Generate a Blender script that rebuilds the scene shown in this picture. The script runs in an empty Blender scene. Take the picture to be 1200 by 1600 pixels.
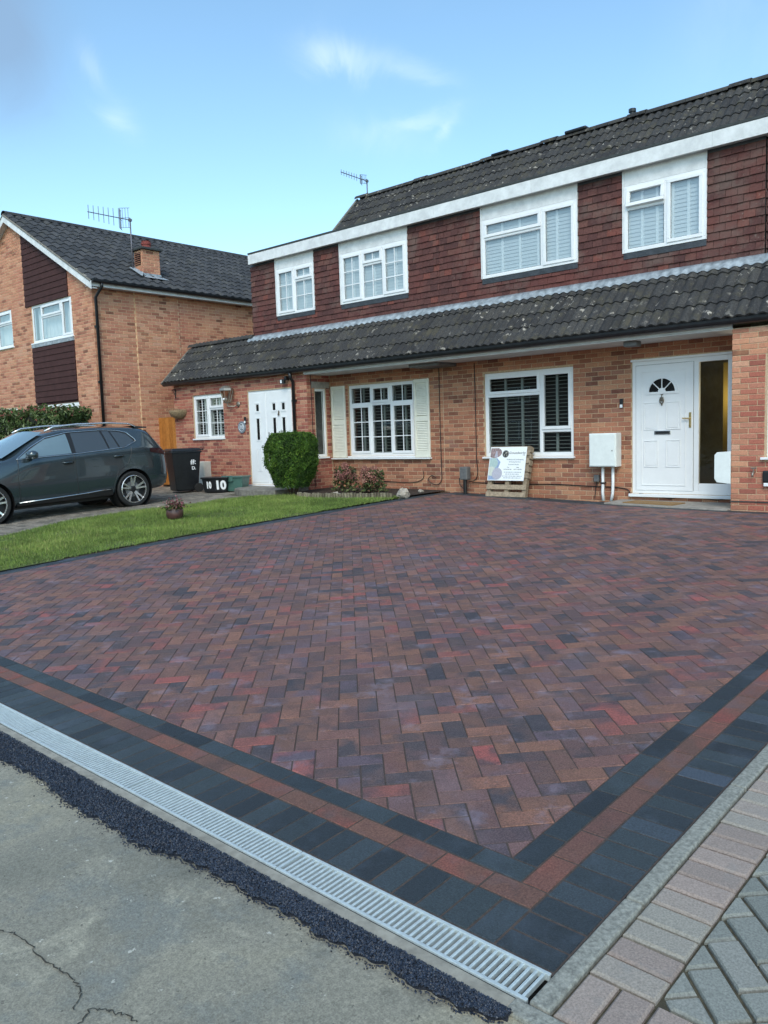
import bpy, math, random
import numpy as np
from mathutils import Vector, Matrix

random.seed(11)
RNG = np.random.default_rng(5)
scene = bpy.context.scene
COL = scene.collection
R_ = math.radians

# ------------------------------------------------------------------ camera
PSI, TH, ROLL = 0.7218, 0.0974, -0.0321
CAM = Vector((1.2364, -2.0317, 1.4752))
FPX = 1251.13                                   # focal length in pixels of a 1200 x 1600 picture
fwd = Vector((-math.sin(PSI)*math.cos(TH), math.cos(PSI)*math.cos(TH), -math.sin(TH)))
r0 = Vector((math.cos(PSI), math.sin(PSI), 0)); u0 = r0.cross(fwd)
cr = math.cos(ROLL)*r0 + math.sin(ROLL)*u0
cu = -math.sin(ROLL)*r0 + math.cos(ROLL)*u0
cam = bpy.data.objects.new('camera', bpy.data.cameras.new('camera'))
COL.objects.link(cam)
cam.matrix_world = Matrix(((cr.x, cu.x, -fwd.x, CAM.x), (cr.y, cu.y, -fwd.y, CAM.y), (cr.z, cu.z, -fwd.z, CAM.z), (0, 0, 0, 1)))
cam.data.sensor_fit = 'VERTICAL'
cam.data.sensor_height = 36.0
cam.data.lens = FPX/1600*36.0
cam.data.clip_start = 0.05
cam.data.clip_end = 1500
scene.camera = cam

# ------------------------------------------------------------------ light
SUN_EL, SUN_ROT = R_(44), R_(146)               # towards +X -Y, behind the camera
scene.view_settings.view_transform = 'Standard'
scene.view_settings.look = 'None'
scene.view_settings.gamma = 1
scene.view_settings.use_curve_mapping = False
scene.view_settings.exposure = 0.82
sd = bpy.data.lights.new('sun', 'SUN'); sd.energy = 1.05; sd.angle = R_(26); sd.color = (1.0, 0.93, 0.83)
sun = bpy.data.objects.new('sun', sd); COL.objects.link(sun)
sdir = Vector((math.sin(SUN_ROT)*math.cos(SUN_EL), math.cos(SUN_ROT)*math.cos(SUN_EL), math.sin(SUN_EL)))
sun.rotation_euler = sdir.to_track_quat('Z', 'Y').to_euler()
sun.location = (20, -30, 25)

world = bpy.data.worlds.new('World'); scene.world = world; world.use_nodes = True
wn, wl = world.node_tree.nodes, world.node_tree.links
wn.clear()
w_out = wn.new('ShaderNodeOutputWorld'); w_bg = wn.new('ShaderNodeBackground')
sky = wn.new('ShaderNodeTexSky'); sky.sky_type = 'NISHITA'; sky.sun_disc = False
sky.sun_elevation = SUN_EL; sky.sun_rotation = SUN_ROT
sky.air_density = 1.0; sky.dust_density = 1.0; sky.ozone_density = 1.0; sky.altitude = 50
w_bg.inputs['Strength'].default_value = 0.15
geo = wn.new('ShaderNodeTexCoord')
def w_math(op, a, b=None, c=None):
    n = wn.new('ShaderNodeMath'); n.operation = op
    for i, v in enumerate((a, b, c)):
        if v is None: continue
        if hasattr(v, 'links'): wl.new(v, n.inputs[i])
        else: n.inputs[i].default_value = v
    return n.outputs[0]
def cam_ray(x, y):
    return (fwd + cr*((x-600)/FPX) - cu*((y-800)/FPX)).normalized()
wisp = wn.new('ShaderNodeTexNoise'); wisp.inputs['Scale'].default_value = 9; wisp.inputs['Detail'].default_value = 7
wisp.inputs['Roughness'].default_value = 0.62; wisp.inputs['Distortion'].default_value = 1.1
wl.new(geo.outputs['Generated'], wisp.inputs['Vector'])
broad = wn.new('ShaderNodeTexNoise'); broad.inputs['Scale'].default_value = 2.1; broad.inputs['Detail'].default_value = 3
wl.new(geo.outputs['Generated'], broad.inputs['Vector'])
# soft cirrus everywhere, a few denser wisps in named directions of the sky
amount = w_math('MULTIPLY', w_math('SMOOTH_MIN', w_math('MAXIMUM', w_math('SUBTRACT', broad.outputs['Fac'], 0.56), 0.0), 0.2, 0.1), 0.55)
def cloud_at(d, axis, la, lb, gain):
    """elongated soft cloud around direction d, long axis 'axis'"""
    global amount
    a = (axis - d*axis.dot(d)).normalized(); b = d.cross(a)
    def dotn(v):
        n = wn.new('ShaderNodeVectorMath'); n.operation = 'DOT_PRODUCT'
        wl.new(warp, n.inputs[0]); n.inputs[1].default_value = v; return n.outputs['Value']
    p = w_math('POWER', w_math('DIVIDE', dotn(a), la), 2.0)
    q = w_math('POWER', w_math('DIVIDE', dotn(b), lb), 2.0)
    off = wn.new('ShaderNodeVectorMath')
    fall = w_math('EXPONENT', w_math('MULTIPLY', w_math('ADD', p, q), -1.0))
    front = w_math('GREATER_THAN', dotn(d), 0.0)
    return w_math('MULTIPLY', w_math('MULTIPLY', fall, front), gain)
wv = wn.new('ShaderNodeVectorMath'); wv.operation = 'MULTIPLY_ADD'
wl.new(wisp.outputs['Color'], wv.inputs[0]); wv.inputs[1].default_value = (0.06, 0.06, 0.06)
wsub = wn.new('ShaderNodeVectorMath'); wsub.operation = 'SUBTRACT'
wl.new(geo.outputs['Generated'], wsub.inputs[0]); wsub.inputs[1].default_value = (0.03, 0.03, 0.03)
wl.new(wsub.outputs[0], wv.inputs[2])
warp = wv.outputs[0]
for (px, py, ax, ay, la, lb, g) in ((525, 82, 1, .15, .045, .016, .9), (645, 108, 1, .35, .05, .010, .55), (150, 105, .6, 1, .022, .010, .35),
                                    (186, 185, .15, 1, .022, .016, .6), (655, 188, 1, -.2, .05, .010, .5), (700, 205, .6, -1, .02, .006, .45), (600, 215, 1, .1, .07, .02, .22)):
    d = cam_ray(px, py)
    amount = w_math('ADD', amount, cloud_at(d, cam_ray(px+60*ax, py+60*ay)-d, la*.8, lb*1.0, g*.62))
amount = w_math('MULTIPLY', amount, w_math('ADD', w_math('MULTIPLY', wisp.outputs['Fac'], 1.5), -0.15))
cloud_fac = w_math('MINIMUM', w_math('MAXIMUM', amount, 0.0), 0.8)
mixc = wn.new('ShaderNodeMixRGB'); wl.new(cloud_fac, mixc.inputs[0])
tint = wn.new('ShaderNodeMixRGB'); tint.blend_type = 'MULTIPLY'; tint.inputs[0].default_value = 1; tint.inputs[2].default_value = (.90, 1.07, 1.03, 1)
wl.new(sky.outputs[0], tint.inputs[1]); wl.new(tint.outputs[0], mixc.inputs[1])
mixc.inputs[2].default_value = (4.6, 5.2, 5.6, 1)
d = cam_ray(-20, 20)
grey = w_math('MINIMUM', cloud_at(d, Vector((0, 0, 1)), .085, .06, 0.9), 0.75)
mixg = wn.new('ShaderNodeMixRGB'); wl.new(grey, mixg.inputs[0]); wl.new(mixc.outputs[0], mixg.inputs[1])
mixg.inputs[2].default_value = (1.15, 1.75, 2.6, 1)
wl.new(mixg.outputs[0], w_bg.inputs['Color']); wl.new(w_bg.outputs[0], w_out.inputs[0])

# ------------------------------------------------------------------ materials
MATS = {}
def new_mat(name):
    m = bpy.data.materials.new(name); m.use_nodes = True
    n, l = m.node_tree.nodes, m.node_tree.links
    n.clear()
    out = n.new('ShaderNodeOutputMaterial'); b = n.new('ShaderNodeBsdfPrincipled'); l.new(b.outputs[0], out.inputs[0])
    MATS[name] = m
    return m, n, l, b, out
def srgb(r, g, b):
    f = lambda c: (c/255/12.92) if c/255 <= .04045 else ((c/255+.055)/1.055)**2.4
    return (f(r), f(g), f(b), 1)
def noise(n, l, scale, detail=5, rough=.6, vec=None, dist=0, stretch=None):
    t = n.new('ShaderNodeTexNoise'); t.inputs['Scale'].default_value = scale; t.inputs['Detail'].default_value = detail
    t.inputs['Roughness'].default_value = rough; t.inputs['Distortion'].default_value = dist
    if vec is None:
        g = n.new('ShaderNodeNewGeometry'); vec = g.outputs['Position']
    if stretch:
        mp = n.new('ShaderNodeMapping'); mp.inputs['Scale'].default_value = stretch; l.new(vec, mp.inputs['Vector']); vec = mp.outputs[0]
    l.new(vec, t.inputs['Vector'])
    return t.outputs['Fac']
def ramp(n, l, fac, stops, interp='LINEAR'):
    r = n.new('ShaderNodeValToRGB'); r.color_ramp.interpolation = interp
    e = r.color_ramp.elements
    while len(e) < len(stops): e.new(0.5)
    for i, (p, c) in enumerate(stops):
        e[i].position = p; e[i].color = c if len(c) == 4 else (*c, 1)
    l.new(fac, r.inputs[0])
    return r.outputs[0]
def mix(n, l, fac, a, b, mode='MIX'):
    m = n.new('ShaderNodeMixRGB'); m.blend_type = mode
    for i, v in enumerate((fac, a, b)):
        if hasattr(v, 'links'): l.new(v, m.inputs[i])
        elif isinstance(v, (int, float)): m.inputs[i].default_value = v
        else: m.inputs[i].default_value = v if len(v) == 4 else (*v, 1)
    return m.outputs[0]
def mth(n, l, op, a, b=None, clamp=False):
    m = n.new('ShaderNodeMath'); m.operation = op; m.use_clamp = clamp
    for i, v in enumerate((a, b)):
        if v is None: continue
        if hasattr(v, 'links'): l.new(v, m.inputs[i])
        else: m.inputs[i].default_value = v
    return m.outputs[0]
def bump(n, l, b, h, strength=.4, dist=.01):
    k = n.new('ShaderNodeBump'); k.inputs['Strength'].default_value = strength; k.inputs['Distance'].default_value = dist
    l.new(h, k.inputs['Height']); l.new(k.outputs[0], b.inputs['Normal'])
def tone_fac(n, l):
    a = n.new('ShaderNodeAttribute'); a.attribute_type = 'OBJECT'; a.attribute_name = 'tone'
    g = n.new('ShaderNodeAttribute'); g.attribute_type = 'GEOMETRY'; g.attribute_name = 'tone'
    return mth(n, l, 'ADD', a.outputs['Fac'], g.outputs['Fac'])
def grey_var(n, l, col, scale, lo, hi, detail=5, stretch=None):
    f = noise(n, l, scale, detail, .65, stretch=stretch)
    v = ramp(n, l, f, [(.36, (lo, lo, lo)), (.64, (hi, hi, hi))])
    return mix(n, l, 1.0, col, v, 'MULTIPLY')
def plain(name, col, rough=.5, metal=0, var=None, bmp=None, spec=.5, coat=0):
    m, n, l, b, o = new_mat(name)
    c = col if len(col) == 4 else (*col, 1)
    b.inputs['Base Color'].default_value = c
    if var: l.new(grey_var(n, l, c, *var), b.inputs['Base Color'])
    b.inputs['Roughness'].default_value = rough; b.inputs['Metallic'].default_value = metal
    b.inputs['Specular IOR Level'].default_value = spec
    if coat: b.inputs['Coat Weight'].default_value = coat; b.inputs['Coat Roughness'].default_value = .03
    if bmp: bump(n, l, b, noise(n, l, bmp[0]), bmp[1], bmp[2])
    return m
def tone_mat(name, stops, rough=.85, grain=(60, .75, 1.2), patch=None, bmp=(90, .35, .004), second=None, spec=.3, clump=False):
    """colour of each piece from its 'tone', grain and patches on top"""
    m, n, l, b, o = new_mat(name)
    t = tone_fac(n, l)
    c = ramp(n, l, t, stops)
    if second:                                     # a second burn colour blended across each piece
        t2 = mth(n, l, 'FRACT', mth(n, l, 'MULTIPLY', t, 7.13))
        c2 = ramp(n, l, t2, stops)
        g = n.new('ShaderNodeNewGeometry')
        cb = n.new('ShaderNodeCombineXYZ'); l.new(mth(n, l, 'MULTIPLY', t, 61.0), cb.inputs[2])
        va = n.new('ShaderNodeVectorMath'); va.operation = 'ADD'; l.new(g.outputs['Position'], va.inputs[0]); l.new(cb.outputs[0], va.inputs[1])
        f = noise(n, l, second[0], 3, .5, va.outputs[0])
        f = ramp(n, l, f, [(.42, (0, 0, 0)), (.62, (second[1],)*3)])
        c = mix(n, l, f, c, c2)
    c = grey_var(n, l, c, grain[0], grain[1], grain[2])
    if patch:
        for (sc, lo, hi, col, amt) in patch:
            f = noise(n, l, sc, 6, .65)
            f = ramp(n, l, f, [(lo, (0, 0, 0)), (hi, (amt,)*3)])
            if clump and 8 < sc < 40:                # lichen gathers in uneven patches
                f = mix(n, l, 1.0, f, ramp(n, l, noise(n, l, 1.4, 4, .6), [(.46, (.0, .0, .0)), (.60, (1, 1, 1))]), 'MULTIPLY')
            c = mix(n, l, f, c, col)
    l.new(c, b.inputs['Base Color'])
    b.inputs['Roughness'].default_value = rough; b.inputs['Specular IOR Level'].default_value = spec
    bump(n, l, b, noise(n, l, bmp[0], 6, .7), bmp[1], bmp[2])
    return m

M_BRICK = tone_mat('brick_stock', [(0, srgb(111, 70, 59)), (.08, srgb(131, 86, 68)), (.35, srgb(157, 103, 81)), (.65, srgb(172, 117, 91)), (.88, srgb(182, 132, 102)), (1, srgb(140, 98, 84))],
                   patch=[(9, .5, .66, srgb(150, 113, 96), .4)], grain=(70, .78, 1.16))
M_BRICK_RED = tone_mat('brick_red', [(0, srgb(120, 73, 66)), (.2, srgb(147, 85, 74)), (.5, srgb(164, 99, 84)), (.8, srgb(176, 116, 96)), (1, srgb(186, 138, 112))],
                   patch=[(8, .5, .66, srgb(167, 116, 100), .4)])
M_BRICK_BUFF = tone_mat('brick_buff', [(0, srgb(124, 83, 67)), (.05, srgb(145, 97, 79)), (.16, srgb(174, 119, 96)), (.5, srgb(192, 135, 108)), (.85, srgb(203, 149, 120)), (1, srgb(197, 150, 126))],
                   patch=[(1.1, .46, .64, srgb(182, 116, 97), .5), (3, .5, .68, srgb(201, 148, 109), .4)], grain=(60, .82, 1.14))
M_MORTAR = plain('mortar', srgb(192, 166, 136), .95, var=(30, .8, 1.1), bmp=(120, .3, .004))
M_MORTAR_GREY = plain('mortar_far', srgb(214, 186, 150), .95, var=(12, .82, 1.1))
M_WHITE = plain('white_upvc', (.80, .81, .82), .28, var=(3, .96, 1.02))
M_WHITE_OLD = plain('white_painted_board', (.74, .75, .75), .5, var=(5, .82, 1.04))
M_CREAM = plain('cream_shutter_paint', srgb(224, 222, 208), .5, var=(8, .94, 1.03))
M_BLACKPL = plain('black_plastic', (.012, .013, .015), .32, var=(10, .8, 1.3))
M_LEAD = plain('lead_flashing', srgb(150, 158, 164), .55, .0, var=(9, .6, 1.25), bmp=(14, .5, .02))
M_LEADD = plain('dark_lead', srgb(62, 66, 72), .55, var=(9, .7, 1.2), bmp=(14, .4, .02))
M_FELT = plain('roof_felt_trim', srgb(56, 60, 60), .8, var=(8, .8, 1.2))
M_SOFFIT = plain('soffit_board', (.58, .59, .58), .6, var=(5, .88, 1.05))  # board colour greyed to carry the shade under the eaves
M_DARKROOM = plain('room_interior', (.035, .034, .035), .9)
M_ROOMGREY = plain('pale_room_interior', (.42, .42, .40), .9)
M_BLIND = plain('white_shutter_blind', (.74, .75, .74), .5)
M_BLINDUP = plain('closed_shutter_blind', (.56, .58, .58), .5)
M_BLINDG = plain('shaded_shutter_blind', srgb(128, 132, 126), .5)  # even grey-green for the ground-floor slats
M_DARKBOARD = plain('dark_brown_cladding', srgb(70, 46, 44), .7, var=(5, .85, 1.15), spec=.12)
def tile_stops(a, b, c): return [(0, srgb(*a)), (.5, srgb(*b)), (1, srgb(*c))]
M_ROOFTILE = tone_mat('concrete_roof_tile', tile_stops((52, 51, 52), (62, 61, 61), (70, 68, 66)), .92, (45, .62, 1.35),
                      patch=[(4, .52, .66, srgb(89, 83, 65), .5), (9, .605, .625, srgb(180, 172, 160), .85), (34, .64, .68, srgb(136, 128, 111), .6), (1.3, .5, .68, srgb(44, 43, 42), .5)], bmp=(120, .6, .008), clump=True)
M_ROOFFAR = tone_mat('far_roof_tile', tile_stops((54, 55, 58), (64, 65, 68), (74, 74, 76)), .92, (40, .7, 1.3),
                     patch=[(9, .655, .69, srgb(160, 158, 150), .7), (2, .52, .68, srgb(84, 82, 74), .4)], bmp=(100, .5, .008), clump=True)
M_HANG = tone_mat('clay_hanging_tile', [(0, srgb(78, 51, 49)), (.4, srgb(89, 57, 54)), (.8, srgb(98, 64, 59)), (.94, srgb(104, 72, 64)), (1, srgb(115, 66, 58))], .85, (35, .75, 1.2),
                  patch=[(2.2, .50, .66, srgb(109, 93, 86), .55), (1.2, .48, .66, srgb(111, 62, 56), .5), (24, .63, .68, srgb(147, 139, 128), .4)], bmp=(70, .4, .005), clump=True)
M_PAVER = tone_mat('brindle_paver', [(0, srgb(66, 62, 68)), (.12, srgb(80, 70, 72)), (.24, srgb(112, 82, 72)), (.38, srgb(132, 94, 78)), (.48, srgb(90, 72, 74)), (.60, srgb(140, 98, 82)), (.70, srgb(94, 82, 92)),
                                     (.80, srgb(120, 84, 74)), (.90, srgb(78, 70, 76)), (.955, srgb(122, 82, 74)), (1, srgb(156, 86, 80))], .66, (150, .58, 1.40),
                   patch=[(1.6, .54, .70, srgb(128, 116, 124), .28), (5, .57, .69, srgb(140, 132, 148), .42), (11, .56, .68, srgb(66, 58, 60), .4), (240, .61, .67, srgb(160, 148, 138), .5)], bmp=(300, .9, .004), second=(7, .85), spec=.4)
M_PAVER_RED = tone_mat('red_border_paver', [(0, srgb(89, 68, 63)), (.3, srgb(119, 85, 72)), (.55, srgb(102, 73, 67)), (.8, srgb(126, 83, 71)), (1, srgb(135, 73, 66))], .68, (150, .62, 1.35),
                   patch=[(5, .54, .68, srgb(102, 88, 91), .5), (11, .56, .68, srgb(77, 63, 60), .35), (240, .62, .68, srgb(141, 127, 116), .45)], bmp=(300, .9, .004), second=(7, .8), spec=.35)
M_PAVER_CHAR = tone_mat('charcoal_paver', [(0, srgb(39, 45, 51)), (.4, srgb(48, 56, 62)), (.75, srgb(55, 64, 68)), (.93, srgb(60, 69, 76)), (1, srgb(73, 83, 97))], .62, (150, .62, 1.35),
                   patch=[(4, .52, .66, srgb(73, 83, 94), .45), (12, .56, .68, srgb(37, 42, 45), .4), (260, .62, .68, srgb(111, 118, 119), .5)], bmp=(300, .9, .004), spec=.4)
M_PAVER_BEIGE = tone_mat('buff_grey_paver', [(0, srgb(140, 127, 119)), (.5, srgb(154, 139, 130)), (1, srgb(147, 143, 133))], .85, (170, .75, 1.22),
                   patch=[(8, .55, .75, srgb(132, 132, 129), .5)], bmp=(260, .6, .004))
M_PAVER_GREY = tone_mat('grey_paver', [(0, srgb(118, 121, 115)), (.5, srgb(133, 135, 128)), (1, srgb(141, 140, 133))], .85, (170, .74, 1.22),
                   patch=[(8, .55, .75, srgb(117, 116, 109), .5)], bmp=(260, .6, .004))
M_PAVER_OLD = tone_mat('old_drive_block', [(0, srgb(104, 98, 90)), (.5, srgb(126, 118, 108)), (1, srgb(142, 134, 122))], .92, (60, .7, 1.2),
                   patch=[(2.5, .5, .7, srgb(98, 98, 86), .55)], bmp=(150, .5, .005))
M_SAND = plain('jointing_sand', srgb(72, 62, 57), .95, var=(60, .7, 1.3))
M_JOINT_MOSS = plain('mossy_joint', srgb(74, 70, 56), .95, var=(40, .6, 1.35), bmp=(120, .6, .006))
M_EDGING = plain('concrete_edging', srgb(138, 138, 129), .9, var=(70, .62, 1.25), bmp=(120, .6, .005))
M_HAUNCH = plain('fresh_concrete', srgb(148, 144, 132), .9, var=(18, .75, 1.15), bmp=(150, .4, .003))
M_STEEL = plain('galvanised_steel', (.50, .56, .56), .45, .25, var=(50, .88, 1.08))
M_TROUGH = plain('drain_trough', (.008, .009, .009), .9)
M_TARMAC = tone_mat('bitumen_chipping', [(0, (.008, .012, .022)), (.6, (.016, .023, .040)), (1, (.045, .060, .092))], .4, (200, .7, 1.3), bmp=(400, .4, .002), spec=.5)
M_TARBED = plain('bitumen_bed', (.010, .013, .022), .6, var=(200, .5, 1.6), bmp=(240, .9, .008))
M_SOIL = plain('garden_soil', srgb(58, 46, 38), .95, var=(30, .5, 1.5), bmp=(45, .9, .03))
M_GRASS = tone_mat('grass_blade', [(0, srgb(83, 104, 48)), (.4, srgb(106, 128, 58)), (.8, srgb(133, 150, 72)), (1, srgb(167, 162, 104))], .6, (2.2, .72, 1.22), bmp=(20, .0, .001))
M_LAWN = plain('lawn_soil', srgb(84, 92, 46), .95, var=(6, .6, 1.3), bmp=(60, .6, .02))
M_GROUND = plain('far_ground', srgb(92, 96, 74), .95, var=(.6, .7, 1.2))
M_GATE = tone_mat('orange_fence_wood', [(0, srgb(150, 96, 42)), (.5, srgb(172, 112, 52)), (1, srgb(188, 128, 64))], .7, (18, .82, 1.12), bmp=(40, .2, .004))
M_PALLET = tone_mat('weathered_pallet_wood', [(0, srgb(126, 110, 92)), (.5, srgb(150, 134, 114)), (1, srgb(170, 152, 130))], .9, (24, .7, 1.15), bmp=(60, .4, .004))
M_SIGN = plain('sign_white', (.82, .84, .84), .35)
M_INK = plain('sign_ink', (.02, .022, .024), .5)
M_INKG = plain('sign_grey_ink', srgb(120, 130, 140), .5)
M_WHPAINT = plain('white_brush_paint', (.82, .83, .84), .6)
M_GREENBOX = plain('green_plastic_box', srgb(70, 104, 96), .45, var=(10, .85, 1.1))
M_METER = plain('meter_box_white', (.76, .80, .78), .4, var=(8, .94, 1.03))
M_METER_OLD = plain('meter_box_cream', srgb(206, 204, 194), .5, var=(8, .92, 1.03))
M_GREYPL = plain('grey_plastic', srgb(98, 98, 98), .6, var=(20, .85, 1.15))
M_CONC_STEP = plain('step_concrete', srgb(122, 118, 110), .92, var=(14, .7, 1.2), bmp=(80, .5, .005))
M_CONC_SLAB = plain('threshold_slab', srgb(150, 144, 136), .92, var=(10, .75, 1.15), bmp=(80, .5, .005))
M_MAT = plain('coir_mat', srgb(150, 118, 78), .98, var=(120, .6, 1.3), bmp=(300, .9, .01))
M_CABLE = plain('black_cable', (.012, .011, .011), .6)
M_ALU = plain('aerial_aluminium', srgb(120, 116, 122), .5, .5)
M_BRASS = plain('brass', (.72, .52, .22), .28, .9)
M_CHROME = plain('chrome', (.75, .77, .78), .18, 1)
M_TERRA = plain('terracotta_pot', srgb(150, 78, 60), .8)
M_POT = plain('brown_glazed_pot', srgb(84, 58, 54), .35, var=(20, .8, 1.2))
M_ROCK = plain('pale_rock', srgb(168, 158, 146), .95, var=(25, .75, 1.2), bmp=(30, .8, .02))
M_LOG = tone_mat('log_edging_wood', [(0, srgb(96, 88, 74)), (.5, srgb(122, 114, 96)), (1, srgb(140, 132, 112))], .95, (50, .7, 1.2), bmp=(80, .5, .004))
M_BARK = plain('bark', srgb(74, 58, 46), .95, var=(40, .6, 1.3), bmp=(60, .8, .01))
M_TOPIARY = tone_mat('conifer_foliage', [(0, srgb(34, 54, 20)), (.35, srgb(52, 80, 28)), (.7, srgb(80, 112, 38)), (1, srgb(120, 142, 56))], .6, (7, .7, 1.25), bmp=(30, .0, .001))
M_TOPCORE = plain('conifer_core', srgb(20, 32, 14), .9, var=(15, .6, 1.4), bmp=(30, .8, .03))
M_HEDGE = tone_mat('laurel_leaf', [(0, srgb(48, 62, 36)), (.4, srgb(76, 94, 54)), (.75, srgb(104, 118, 74)), (.9, srgb(124, 92, 76)), (1, srgb(146, 82, 76))], .42, (6, .75, 1.25), bmp=(30, .0, .001))
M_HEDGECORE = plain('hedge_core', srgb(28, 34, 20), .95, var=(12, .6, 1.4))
M_HYLEAF = tone_mat('hydrangea_leaf', [(0, srgb(44, 62, 32)), (.5, srgb(66, 84, 44)), (.85, srgb(96, 96, 58)), (1, srgb(120, 84, 66))], .6, (9, .75, 1.2), bmp=(30, .0, .001))
M_HYFLOWER = tone_mat('faded_hydrangea_flower', [(0, srgb(106, 67, 63)), (.4, srgb(141, 92, 85)), (.7, srgb(163, 113, 103)), (1, srgb(187, 153, 130))], .75, (20, .8, 1.15), bmp=(30, .0, .001))
M_PINK = tone_mat('pot_flower', [(0, srgb(93, 38, 46)), (.5, srgb(139, 76, 84)), (.85, srgb(167, 122, 122)), (1, srgb(190, 179, 165))], .7, (20, .85, 1.1), bmp=(30, 0, .001))
M_BASKET = plain('basket_liner', srgb(140, 120, 92), .95, var=(40, .6, 1.25), bmp=(60, .9, .02))
M_LANTERN = plain('lantern_metal', srgb(150, 142, 132), .4, .6)
M_PLAQUE = plain('slate_plaque', srgb(116, 122, 130), .6, var=(20, .85, 1.15))
M_CHIMPOT = plain('clay_chimney_pot', srgb(128, 62, 56), .85, var=(20, .8, 1.2))
M_CAR = plain('grey_green_car_paint', srgb(62, 74, 80), .20, .5, coat=1.0)
M_CARBLK = plain('car_black_trim', (.012, .012, .013), .45)
M_CARGLASS = plain('tinted_car_glass', (.05, .06, .07), .05, spec=.8)
M_CARGLASSF = plain('front_car_glass', srgb(104, 124, 134), .05, spec=.8)  # pale blue-grey base puts the sky's reflection into the glass colour
M_TYRE = plain('tyre_rubber', (.014, .014, .014), .75)
M_RIM = plain('alloy_face', (.72, .73, .74), .25, .8)
M_LAMPRED = plain('tail_lamp', (.03, .006, .008), .15, spec=.7)
M_KEYPAD = plain('bell_button', (.8, .82, .84), .4)

def glass_mat(name, tint=(1, 1, 1), refl=1.0, rough=.0, extra=.0):
    m = bpy.data.materials.new(name); m.use_nodes = True
    n, l = m.node_tree.nodes, m.node_tree.links; n.clear()
    out = n.new('ShaderNodeOutputMaterial'); mx = n.new('ShaderNodeMixShader'); t = n.new('ShaderNodeBsdfTransparent'); g = n.new('ShaderNodeBsdfGlossy')
    lw = n.new('ShaderNodeLayerWeight'); lw.inputs['Blend'].default_value = .5
    t.inputs['Color'].default_value = (*tint, 1); g.inputs['Roughness'].default_value = rough
    f = mth(n, l, 'MULTIPLY', mth(n, l, 'ADD', mth(n, l, 'POWER', lw.outputs['Facing'], 3.5), .05), refl)
    f = mth(n, l, 'ADD', f, extra, clamp=True)
    l.new(f, mx.inputs[0]); l.new(t.outputs[0], mx.inputs[1]); l.new(g.outputs[0], mx.inputs[2]); l.new(mx.outputs[0], out.inputs[0])
    if rough > .02:
        k = n.new('ShaderNodeBump'); k.inputs['Strength'].default_value = .14; k.inputs['Distance'].default_value = .02
        l.new(noise(n, l, 7, 2, .5), k.inputs['Height']); l.new(k.outputs[0], g.inputs['Normal'])
    return m
M_GLASS = glass_mat('window_glass', (.86, .90, .90), 1.3)
M_GLASS_UP = glass_mat('upper_window_glass', (.86, .91, .93), 1.5, extra=.10)
M_GLASS_OBS = glass_mat('obscure_glass', (.62, .60, .48), 1.5, .10)

def road_mat():
    m, n, l, b, o = new_mat('worn_concrete_road')
    c = ramp(n, l, noise(n, l, 1.1, 6, .6, dist=.4), [(.36, srgb(118, 116, 104)), (.5, srgb(134, 130, 116)), (.64, srgb(148, 142, 122))])
    c = mix(n, l, ramp(n, l, noise(n, l, 3.2, 6, .7), [(.52, (0, 0, 0)), (.66, (.6, .6, .6))]), c, srgb(114, 118, 114))
    c = mix(n, l, ramp(n, l, noise(n, l, 2.1, 7, .72, dist=1.5), [(.55, (0, 0, 0)), (.68, (.5, .5, .5))]), c, srgb(172, 166, 146))
    c = mix(n, l, ramp(n, l, noise(n, l, 9, 6, .7), [(.58, (0, 0, 0)), (.66, (.35, .35, .35))]), c, srgb(104, 108, 106))
    c = grey_var(n, l, c, 75, .82, 1.16, 4)
    c = grey_var(n, l, c, 190, .78, 1.2, 3)
    c = mix(n, l, ramp(n, l, noise(n, l, 42, 4, .6), [(.66, (0, 0, 0)), (.70, (.7, .7, .7))]), c, srgb(66, 64, 60))
    c = mix(n, l, ramp(n, l, noise(n, l, 26, 4, .6), [(.67, (0, 0, 0)), (.70, (.7, .7, .7))]), c, srgb(196, 194, 182))
    # bitumen splashes beside the new strip
    g = n.new('ShaderNodeNewGeometry'); sp = n.new('ShaderNodeSeparateXYZ'); l.new(g.outputs['Position'], sp.inputs[0])
    edge = mth(n, l, 'ADD', sp.outputs[1], mth(n, l, 'MULTIPLY', sp.outputs[0], .0214))
    near = mth(n, l, 'MULTIPLY', mth(n, l, 'ADD', edge, .60), 7.0, clamp=True)
    spl = ramp(n, l, noise(n, l, 7, 8, .75, dist=.6), [(.5, (0, 0, 0)), (.68, (1, 1, 1))])
    c = mix(n, l, mth(n, l, 'MULTIPLY', near, mth(n, l, 'MULTIPLY', spl, .8)), c, srgb(44, 44, 42))
    l.new(c, b.inputs['Base Color']); b.inputs['Roughness'].default_value = .85
    h = mix(n, l, .5, noise(n, l, 180, 6, .7), noise(n, l, 14, 5, .6))
    bump(n, l, b, h, .5, .006)
    return m
M_ROAD = road_mat()

# ------------------------------------------------------------------ mesh helpers
IDM = Matrix.Identity(4)
WM = {}
def link(o, parent=None, M=None):
    COL.objects.link(o)
    if parent is not None:
        o.parent = parent; o.matrix_parent_inverse = WM[parent].inverted()
    if M is not None: o.matrix_basis = M
    WM[o] = M.copy() if M is not None else Matrix.Identity(4)
    return o
def tag(o, label=None, cat=None, group=None, kind=None):
    if label: o['label'] = label
    if cat: o['category'] = cat
    if group: o['group'] = group
    if kind: o['kind'] = kind
    return o
def thing(name, loc, label, cat, group=None):
    o = bpy.data.objects.new(name, None); o.empty_display_size = .2
    link(o, None, Matrix.Translation(loc)); return tag(o, label, cat, group)

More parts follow.
